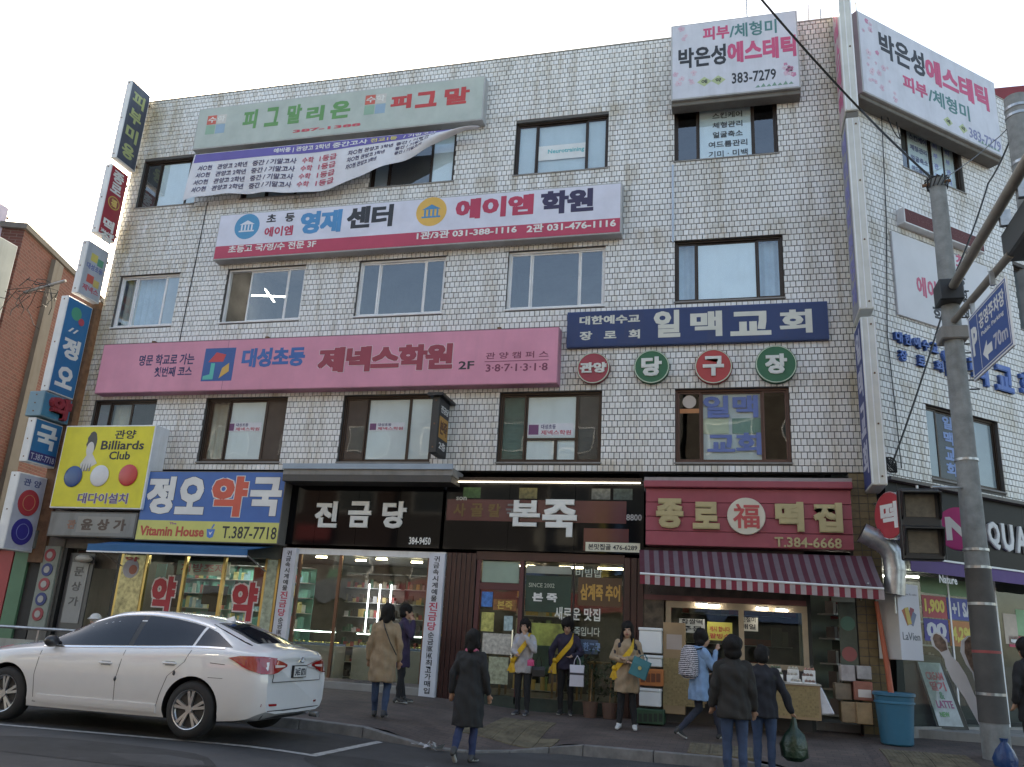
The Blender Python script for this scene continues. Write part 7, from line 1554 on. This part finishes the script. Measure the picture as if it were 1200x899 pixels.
b = MB(); u_ = FA.px(790, 195, .06); w_ = FA.px(790, 283, .06); b.tube([FA.P(u_[0]-.03, u_[1]+.05, .04), FA.P(u_[0]-.03, w_[1], .04)], .022, 6); tag(b.build('drain_hose', C(.45, .55, .68)), 'pale blue drain hose between the right-hand windows of the top two floors', 'hose')
b = MB(); b.tube([FA.P(FA.px(243, 237, .03)[0], FA.px(243, 237, .03)[1], .02), FA.P(FA.px(210, 399, .03)[0], FA.px(210, 399, .03)[1], .02)], .012, 5); tag(b.build('wall_cable', M['black']), 'dark cable running down the tiles right of the leftmost windows', 'cable')
# exhaust duct
dn = .55; D = [FA.P(*FA.px(u, v, dn), dn) for u, v in ((1010, 624), (1024, 631), (1037, 638), (1046, 650), (1049, 668), (1048, 697))]
du = thing('exhaust_duct', 'shiny spiral metal duct elbow beside the round red sign', 'duct', D[-1]); b = MB(); b.tube(D, .17, 24); b.build('pipe', M['galv'], du, smooth_=True)
for i in (1, 2, 3, 4): b = MB(); dd = (D[i+1]-D[i-1]).normalized(); b.tube([D[i]-dd*.015, D[i]+dd*.015], .183, 24); b.build('collar', M['galv'], du, smooth_=True)
b = MB(); b.tube([D[0]+(D[0]-D[1]).normalized()*.004, D[0]+(D[0]-D[1]).normalized()*.006], .155, 20); b.build('dark_opening', M['black'], du); b = MB(); b.tube([D[-1], D[-1]+Vector((0, 0, -.3))], .02, 6); b.build('strap', M['galv'], du)
# blue tub with an orange pole
p = Vector((2.42, -.62, gz(2.42, -.62))); tb = thing('water_tub', 'tall blue plastic tub with a rolled rim standing at the corner', 'tub', p)
b = MB(); pr_ = [(.22, 0), (.24, .02), (.27, .42), (.295, .72), (.32, .73), (.32, .77), (.30, .78), (.285, .74), (.26, .42), (.23, .05)]
b.loft([[p+Vector((r*math.cos(a*PI/16), r*math.sin(a*PI/16), z)) for a in range(32)] for r, z in pr_]); b.build('tub_wall', mat('blue_plastic', (.03, .15, .24), .4, dirt=.3, dirtcol=(.1, .14, .16)), tb, smooth_=True)
b = MB(); b.loft([[p+Vector((r*math.cos(a*PI/16), r*math.sin(a*PI/16), z)) for a in range(32)] for r, z in ((.288, .61), (.304, .615), (.304, .64), (.291, .645))], cap=False); b.build('rim_band', mat('blue_plastic_rim', (.04, .19, .30), .35), tb, smooth_=True)
b = MB(); b.tube([p+Vector((.0, 0, .2)), p+Vector((-.03, .25, 1.2)), p+Vector((-.12, .3, 2.2))], [.05, .045, .035], 10); tag(b.build('orange_pole', C(.45, .08, .02), smooth_=True), 'orange-red pole standing in the blue tub', 'pole')
# A-board, cut-outs
p = ongz(1108, 862); ab = thing('advert_lightbox', 'black floor-standing advert box with a tilted pale poster, behind the blue tub', 'sign', p); fr = Fr(p, (.93, .36, 0), (.36, -.93, 0))
b = MB(); b.prism(fr, [(-.80, 0), (.50, 0), (.46, .14), (.06, 1.30), (-.78, 1.34), (-.84, .2)], -.35, -.02); b.build('casing', M['black'], ab, bevel=.01)
b = MB(); b.hull([fr.P(-.22, .12, .10), fr.P(.30, .12, .10), fr.P(.02, 1.22, -.015), fr.P(-.44, 1.22, -.015)], [fr.P(-.22, .12, .13), fr.P(.30, .12, .13), fr.P(.02, 1.22, .015), fr.P(-.44, 1.22, .015)]); b.build('poster_frame', M['black'], ab)
def onpost(x, y, n): 
    l = Vector(fr.P(-.19, .16, .135)).lerp(fr.P(-.41, 1.18, .02), y); r = Vector(fr.P(.26, .16, .135)).lerp(fr.P(0, 1.18, .02), y); return l.lerp(r, x)+fr.en*n
b = MB(); b.hull([onpost(0, 0, 0), onpost(1, 0, 0), onpost(1, 1, 0), onpost(0, 1, 0)], [onpost(0, 0, .004), onpost(1, 0, .004), onpost(1, 1, .004), onpost(0, 1, .004)]); b.build('poster', C(.40, .46, .48, var=.3, scale=6), ab)
for s, x0, y0, x1, y1, c_ in (('CREAM', .15, .72, .9, .85, (.5, .12, .14)), ('딸기', .2, .55, .85, .70, (.5, .1, .14)), ('&', .45, .42, .65, .54, (.1, .25, .15)), ('LATTE', .2, .28, .9, .40, (.32, .08, .2)), ('NEW', .2, .14, .6, .22, (.1, .35, .12))): lettering(ab, s, lambda x, y, n, q=(x0, y0, x1, y1): onpost(q[0]+(q[2]-q[0])*x, q[1]+(q[3]-q[1])*y, .006+n), C(*c_), 0, .003, .04)
def cutout(name, label, u0, v0, u1, v1, prof, fill, y):
    a0_, zt_ = FA.px(u0, v0, y); a1_, zb_ = FA.px(u1, v1, y); top_, bot = FA.P(a0_, zt_, y), FA.P(a1_, zb_, y); ax = (bot-top_); L_ = ax.length; ax.normalize(); nx = Vector((-ax.z, 0, ax.x)) if abs(ax.z) > 0 else Vector((1, 0, 0)); nx = Vector((ax.z, 0, -ax.x))*-1; t_ = thing(name, label, 'cut-out', bot)
    def poly3(k, e, dpt): return [top_+ax*(L_*t)+nx*(w*k) + Vector((0, dpt, 0)) for t, w in prof] + [top_+ax*(L_*t)-nx*(w*k) + Vector((0, dpt, 0)) for t, w in reversed(prof)]
    b = MB(); b.hull(poly3(1, 0, 0), poly3(1, 0, .02)); b.build('board', C(.6, .6, .62), t_); sub = [(t, w) for t, w in prof if t < fill]
    if len(sub) > 2:
        b = MB(); q1 = [top_+ax*(L_*(t+.01))+nx*(w*.72)+Vector((0, -.004, 0)) for t, w in sub]+[top_+ax*(L_*(t+.01))-nx*(w*.72)+Vector((0, -.004, 0)) for t, w in reversed(sub)]; b.hull(q1, [v+Vector((0, .003, 0)) for v in q1]); b.build('printed_picture', C(.20, .12, .08, var=.7, scale=14), t_)
    return t_
cutout('advert_cutout', 'long white spoon-shaped cut-out leaning by the glass, with a small picture at its head', 1095, 742, 1162, 862, [(0, .03), (.03, .09), (.10, .12), (.17, .07), (.25, .06), (.32, .10), (.45, .11), (.55, .09), (.62, .075), (.9, .08), (.96, .06), (1, .03)], .2, .9)
cutout('advert_cutout', 'white-edged dark oval cut-out behind the base of the pole, beside the spoon-shaped one', 1137, 745, 1168, 876, [(0, .04), (.04, .14), (.14, .19), (.26, .15), (.34, .09), (.5, .08), (.62, .10), (.75, .06), (.95, .05), (1, .03)], .8, 1.0)
p = ongz(1180, 899); t_ = thing('dust_bag', 'blue plastic bag slumped at the foot of the concrete pole', 'bag', p); b = MB(); b.loft([[p+Vector((w_*math.cos(a)*(1+.15*math.sin(a*3)), w_*.7*math.sin(a), z_)) for a in [i*2*PI/16 for i in range(16)]] for z_, w_ in ((0, .14), (.10, .16), (.22, .11), (.32, .04), (.37, .055))]); b.build('bag_body', mat('blue_film', (.012, .05, .16), .35, bump=1, bscale=20), t_, smooth_=True)
# stacks of boxes
def crate(name, label, cat, u0, v0, u1, v1, y, dep, m, grp=None, lid=False, zb=None):
    a0_, zt_ = FA.px(u0, v0, y); a1_, z0_ = FA.px(u1, v1, y); t_ = thing(name, label, cat, FA.P((a0_+a1_)/2, z0_, y), grp); MB().box(FA, a0_, a1_, z0_, zt_-(.05 if lid else 0), y-dep, y).build('box_body', m, t_, bevel=.012)
    if lid: MB().box(FA, a0_-.012, a1_+.012, zt_-.048, zt_, y-dep-.01, y+.012).build('lid', m, t_, bevel=.008)
    return t_
gb = 'white foam boxes piled between the trench-coat woman and the mat'
crate('foam_box', 'white foam box, topmost of the pile beside the trench-coat woman', 'box', 749, 735, 775, 766, .7, .32, M['styro'], gb, True)
crate('foam_box', 'flat white foam box under the topmost one', 'box', 749, 767, 775, 782, .7, .32, M['styro'], gb, True)
crate('foam_box', 'white foam box below the orange crate', 'box', 749, 806, 774, 829, .7, .32, M['styro'], gb, True)
t_ = crate('plastic_crate', 'orange plastic crate in the middle of the foam box pile', 'crate', 748, 783, 777, 805, .7, .34, C(.55, .15, .015)); 
for k in range(4): a_, z_ = FA.px(751+6*k, 795, .702); MB().box(FA, a_, a_+.07, z_-.06, z_+.08, .70, .704).build('slot', C(.2, .05, .01), t_)
t_ = crate('plastic_crate', 'dark green plastic crate on the pavement under the foam boxes', 'crate', 745, 830, 778, 850, .75, .4, C(.015, .07, .03)); 
for k in range(5): a_, z_ = FA.px(748+6*k, 842, .752); MB().box(FA, a_, a_+.06, z_-.05, z_+.08, .75, .754).build('slot', C(.005, .02, .01), t_)
WV = mat('woven_straw', (.36, .27, .13), .8, var=.2, scale=30, isl=.25)
def woven(t_, a0_, a1_, z0_, z1_, y):         # crossing straws, over and under
    b = MB(); s = .035; i = 0; z = z0_
    while z < z1_-s:
        a = a0_; j = 0
        while a < a1_-s: b.box(FA, a+.002, a+s-.002, z+.002, z+s-.002, y, y+(.007 if (i+j) % 2 else .003)); a += s; j += 1
        z += s; i += 1
    stuff(b.build('woven_mat', WV, t_, fix=False))
a0_, zt_ = FA.px(777, 729, .5); a1_, z0_ = FA.px(803, 838, .5); t_ = thing('mat_screen', 'upright brown screen with a straw mat over its lower half, left of the sliding windows', 'screen', FA.P((a0_+a1_)/2, z0_, .5)); MB().box(FA, a0_, a1_, z0_, zt_, .2, .5).build('carton', M['card'], t_, bevel=.008); zm = FA.px(790, 771, .5)[1]; woven(t_, a0_-.0, a1_+.35, FA.px(790, 827, .5)[1], zm, .502); MB().box(FA, a1_, a1_+.35, z0_+.2, zm, .3, .5).build('carton', M['card'], t_); MB().box(FA, a0_+.06, a1_-.05, zt_-.45, zt_-.2, .5, .502).build('shipping_label', C(.42, .34, .3), t_)
a0_, zt_ = FA.px(848, 797, .9); a1_, z0_ = FA.px(963, 845, .9); t_ = thing('stall_table', 'market stall covered by a straw mat in front of the sliding windows', 'stall', FA.P((a0_+a1_)/2, z0_, .9)); MB().box(FA, a0_, a1_, z0_, zt_, .25, .9).build('table_box', M['card'], t_); woven(t_, a0_, a1_, z0_+.04, zt_, .902); MB().box(FA, a0_-.02, a1_+.02, zt_, zt_+.025, .2, .93).build('table_top', C(.4, .36, .3), t_)
rnd = random.Random(9); gp = 'wrapped rice cakes laid out on the stall'
for k in range(18):
    r_, c_ = divmod(k, 6); a_ = a0_+.12+(a1_-a0_-.25)*c_/5+rnd.uniform(-.03, .03); y_ = .82-.24*r_; zz = zt_+.026+.09*r_
    col = ((.45, .42, .36), (.06, .12, .07), (.40, .18, .14), (.48, .46, .40), (.22, .12, .10), (.3, .34, .16))[rnd.randrange(6)]
    t_ = thing('food_tray', 'clear-wrapped tray of rice cake on the straw-mat stall', 'food', FA.P(a_, zz, y_), gp); MB().box(FA, a_-.09, a_+.09, zt_+.0255, zz+.02, y_-.10, y_).build('tray', M['styro'], t_); b = MB()
    for q_ in range(3): b.ell(FA.P(a_-.055+.055*q_, zz+.035, y_-.05), (.03, .045, .03), 8, 5)
    b.build('rice_cakes', C(*col, .3), t_, smooth_=True); b = MB(); b.hull([FA.P(a_-.09, zz+.02, y_), FA.P(a_+.09, zz+.02, y_), FA.P(a_+.09, zz+.02, y_-.1), FA.P(a_-.09, zz+.02, y_-.1)], [FA.P(a_-.05, zz+.10, y_-.02), FA.P(a_+.05, zz+.11, y_-.02), FA.P(a_+.05, zz+.10, y_-.08), FA.P(a_-.05, zz+.09, y_-.08)]); b.build('clear_wrap', glass('clear_wrap', (.95, .95, .95), 1.45, .12) if 'clear_wrap' not in bpy.data.materials else bpy.data.materials['clear_wrap'], t_)
a_, z_ = FA.px(966, 838, .8); c_ = FA.P(a_, z_, .8); t_ = thing('carrier_bag', 'white carrier bag hanging at the right end of the stall', 'bag', c_); b = MB(); b.hull([c_+Vector(v) for v in ((-.05, -.05, 0), (.16, -.04, .02), (.16, .04, .02), (-.05, .05, 0))], [c_+Vector(v) for v in ((-.08, -.02, .42), (-.02, -.02, .42), (-.02, .02, .42), (-.08, .02, .42))]); b.build('bag_body', mat('white_film', (.6, .6, .64), .4, bump=1, bscale=18), t_, bevel=.02)
gb = 'cartons and sacks piled in the open bay of the rice cake shop'
for u0, v0, u1, v1, y, c_, nm, lab in ((985, 822, 1008, 848, .5, (.30, .20, .10), 'carton', 'brown carton at the bottom left of the open bay'), (1003, 823, 1024, 850, .55, (.34, .22, .10), 'carton', 'brown carton at the bottom right of the open bay'), (1000, 798, 1024, 822, .5, (.32, .10, .06), 'carton', 'reddish carton with a white label in the open bay'), (978, 800, 999, 821, .4, (.2, .15, .1), 'carton', 'small dark brown carton on the left of the pile'), (985, 779, 1003, 799, .45, (.42, .38, .38), 'sack', 'pale sack on the left of the pile in the open bay'), (1004, 780, 1022, 797, .5, (.36, .34, .34), 'sack', 'grey sack on the right of the pile in the open bay')):
    t_ = crate(nm, lab, 'box' if nm == 'carton' else 'sack', u0, v0, u1, v1, y, .35, C(*c_, var=.3, scale=6), gb)
    if 'label' in lab: a_, z_ = FA.px(1006, 817, y+.002); MB().box(FA, a_, a_+.2, z_, z_+.12, y, y+.003).build('paper_label', C(.6, .56, .52), t_)
# potted plants by the porridge window
rnd = random.Random(12); LF = mat('dark_leaf', (.035, .07, .03), .45, var=.4, scale=9, isl=.5)
for i, (x_, y_, h_) in enumerate(((-2.52, -.28, 1.15), (-2.18, -.25, .9))):
    p = Vector((x_, y_, gz(x_, y_))); t_ = thing('potted_plant', ('tall dark leafy plant in a pot before the porridge shop window', 'lower leafy plant in a pot beside the taller one')[i], 'plant', p, 'pot plants before the porridge shop'); b = MB(); b.tube([p, p+Vector((0, 0, .26))], .11, 16, r1=.14); b.build('pot', C(.12, .06, .04), t_); b = MB(); b.tube([p+Vector((0, 0, .24)), p+Vector((.02, 0, h_*.7))], .012, 6); b.build('stem', M['wood'], t_); b = MB()
    for k in range(150):
        c_ = p+Vector((rnd.gauss(0, .12), rnd.gauss(0, .08), .34+rnd.random()*(h_-.3))); d_ = Vector((rnd.gauss(0, 1), rnd.gauss(0, 1), rnd.gauss(.3, .6))).normalized(); s_ = d_.cross(Vector((0, 0, 1))).normalized()*.02; l_ = rnd.uniform(.07, .13); b.add([c_, c_+d_*l_*.5+s_, c_+d_*l_, c_+d_*l_*.5-s_], [(0, 1, 2, 3)])
    stuff(b.build('leaves', LF, t_, fix=False))
# litter on the road
p = onz(505, 880, rz(-4)); t_ = thing('litter_bag', 'crumpled clear plastic bag lying on the road by the dropped kerb', 'litter', p); rnd = random.Random(4); b = MB()
for k in range(26): a = rnd.random()*6.3; c_ = p+Vector((rnd.gauss(0, .09), rnd.gauss(0, .05), .03+rnd.random()*.06)); v_ = [c_+Vector((rnd.gauss(0, .05), rnd.gauss(0, .04), rnd.gauss(0, .02))) for _ in range(3)]; b.add(v_, [(0, 1, 2)])
stuff(b.build('crumpled_film', mat('crumpled_film', (.40, .43, .46), .3), t_, fix=False)); p = onz(485, 871, rz(-4.4)); b = MB(); b.wbox(p.x-.03, p.x+.03, p.y-.02, p.y+.02, p.z, p.z+.012); tag(b.build('paper_scrap', C(.6, .6, .58)), 'tiny white scrap of paper on the road near the kerb', 'litter')
# railing at the left
yr = 2.9; rl_ = thing('railing', 'thin metal railing with pale panels at the left, beyond the car', 'railing', FA.P(-13.5, .4, yr)); zr = FA.px(50, 737, yr)[1]; xl, xr = FA.px(-12, 735, yr)[0]-3, FA.px(102, 741, yr)[0]
b = MB(); b.tube([FA.P(xl, zr, yr), FA.P(xr, zr, yr)], .028, 8); b.build('top_rail', M['galv'], rl_, smooth_=True); n = 5
for k in range(n+1):
    x_ = xl+(xr-xl)*k/n; b = MB(); b.tube([FA.P(x_, .2, yr), FA.P(x_, zr, yr)], .022, 6); b.build('post', M['galv'], rl_)
    if k < n: MB().box(FA, x_+.05, x_+(xr-xl)/n-.05, .35, zr-.2, yr-.01, yr+.01).build('panel', C(.34, .36, .33, dirt=.4), rl_)
# far left boxes and bracket
t_, fr, w = psign('pale grey sign box with red marks cut by the left edge of the picture', -17.75, .25, -1.6, -.12, 7.6, 10.55, C(.42, .46, .44, dirt=.3), grp=None)
disc(fr, w*.5, 9.6, .28, .003, .006).build('printed_emblem', C(.5, .08, .08), t_); putaz(t_, '관', fr, w*.3, 8.5, w*.8, 9.0, .003, C(.5, .08, .08), .05)
t_, fr, w = psign('small lilac and white sign at the left edge, above the grey sign box', -18.35, .2, -1.3, -.12, 10.75, 11.7, C(.5, .46, .6), grp=None); putaz(t_, '교', fr, .3, 10.9, .9, 11.5, .003, C(.12, .08, .3), .05)
bk_ = thing('wire_bracket', 'pale steel bracket with bare tangled wires, between the brick wall and the stacked signs', 'bracket', FA.P(-16.5, 9.0, .5)); q0 = FA.P(*FA.px(28, 343, .5), .5); q1 = FA.P(*FA.px(77, 329, .5), .5); b = MB(); b.tube([q0, q1], .035, 8); b.build('bar', M['galv'], bk_)
b = MB(); rnd = random.Random(6)
for k in range(16):
    p = q0.lerp(q1, rnd.random()*.8)+Vector((0, 0, rnd.uniform(-.15, .1))); pts = [p]
    for _ in range(5): p = p+Vector((rnd.gauss(-.08, .14), rnd.gauss(0, .1), rnd.gauss(-.08, .12))); pts.append(p)
    b.tube(pts, .010, 4)
stuff(b.build('tangled_wire', M['black'], bk_))
NEWL = {
'beauty_salon_sign': 'pale lilac salon sign with pink blossoms above the street facade, by the corner sign',
'cable': 'thick black cable running from the top left to the top of the concrete pole',
'cable.001': 'black cable drooping from the second pole across the canted side to a wire knot',
'cloth_banner': 'loose white cloth banner with purple heading, its right end curled up, below the top-floor sign',
'glazed_panel': 'dark poster panel with dishes pictured on it, beside the open bay',
'paper_bag': 'white paper bag with a dark band, carried by the woman in the dark jacket',
'person': 'woman seen from behind in a long black coat and pink scarf, walking off the road',
'person.001': 'woman seen from behind in a knee-length beige coat, at the jewellery window',
'person.003': 'woman in a pale grey top with a yellow sash, hand up to her face',
'person.004': 'woman in a dark purple jacket with a yellow sash, looking down',
'person.005': 'woman with long hair in a beige trench coat, yellow sash and white shoes',
'person.007': 'man seen from behind in a black quilted jacket and jeans, left of the pair',
'person.008': 'person seen from behind in a dark jacket and jeans, holding a dark green bag',
'pharmacy_sign': 'blue and yellow pharmacy sign with three white syllables and one orange-red one',
'porridge_fascia': 'dark glossy shop fascia with two large white syllables, left of the red boarded fascia',
'porridge_shop': 'dark red-brown shopfront with a framed door and white lettering on its wide panes',
'projecting_sign.001': 'red vertical sign with a yellow oval in its middle, second from the top',
'projecting_sign.003': 'tall blue vertical pharmacy sign with a green and red emblem at its top',
'projecting_sign.004': 'short blue sign box with a raised dark red syllable, between two blue signs',
'projecting_sign.005': 'small blue vertical sign with one white syllable, beside the yellow billiards sign',
'projecting_sign.006': 'white vertical sign box with one red and one blue disc, lowest of the stack',
'round_projecting_sign': 'round red projecting sign with a white syllable and a chrome rim',
'school_sign': 'weathered grey-green sign with green and red letters on the top floor',
'school_sign.001': 'long white sign with a crimson lower band and two round emblems',
'vertical_board.001': 'narrow white vertical board with black and red lettering, beside the brown ribbed pier',
}
for k_, l_ in NEWL.items(): bpy.data.objects[k_]['label'] = l_

# ------------------------------------------------------------------ labels of look-alikes: tell them apart by place
ORD = ['leftmost', 'second from the left', 'third from the left', 'fourth from the left', 'fifth from the left']
def ordinals(prefix, fmt):
    obs = sorted([o for o in bpy.data.objects if o.get('label', '').startswith(prefix)], key=lambda o: o.matrix_world.translation.x if o.parent else o.location.x)
    for i, o in enumerate(obs): o['label'] = fmt.format('rightmost' if i == len(obs)-1 and len(obs) > 2 else ORD[i])
ordinals('short warm lamp on the jewellery', 'short warm lamp on the jewellery shop ceiling, {}'); ordinals('short white tube lamp on the pharm', 'short white tube lamp on the pharmacy ceiling, {}')
ordinals('short bright tube lamp under', 'short bright tube lamp under the awning, {}'); ordinals('vertical bluish tube', 'vertical bluish tube lamp in the jewellery shop, {}')
ordinals('short warm lamp on the porr', 'short warm lamp on the porridge shop ceiling, {}'); ordinals('tube lamp on the cosm', 'tube lamp on the cosmetics shop ceiling, {}')
RN = ['front row', 'middle row', 'back row']
tr = [o for o in bpy.data.objects if o.name.startswith('food_tray')]
for r in range(3):
    row = sorted(tr[r*6:r*6+6], key=lambda o: o.location.x)
    for i, o in enumerate(row): o['label'] = 'wrapped rice cake tray on the stall, %s, %s' % (RN[r], (ORD+['rightmost'])[i])
for o in bpy.data.objects:
    l = o.get('label')
    if l and not 4 <= len(l.split()) <= 16: print('LABEL', len(l.split()), o.name, '|', l)
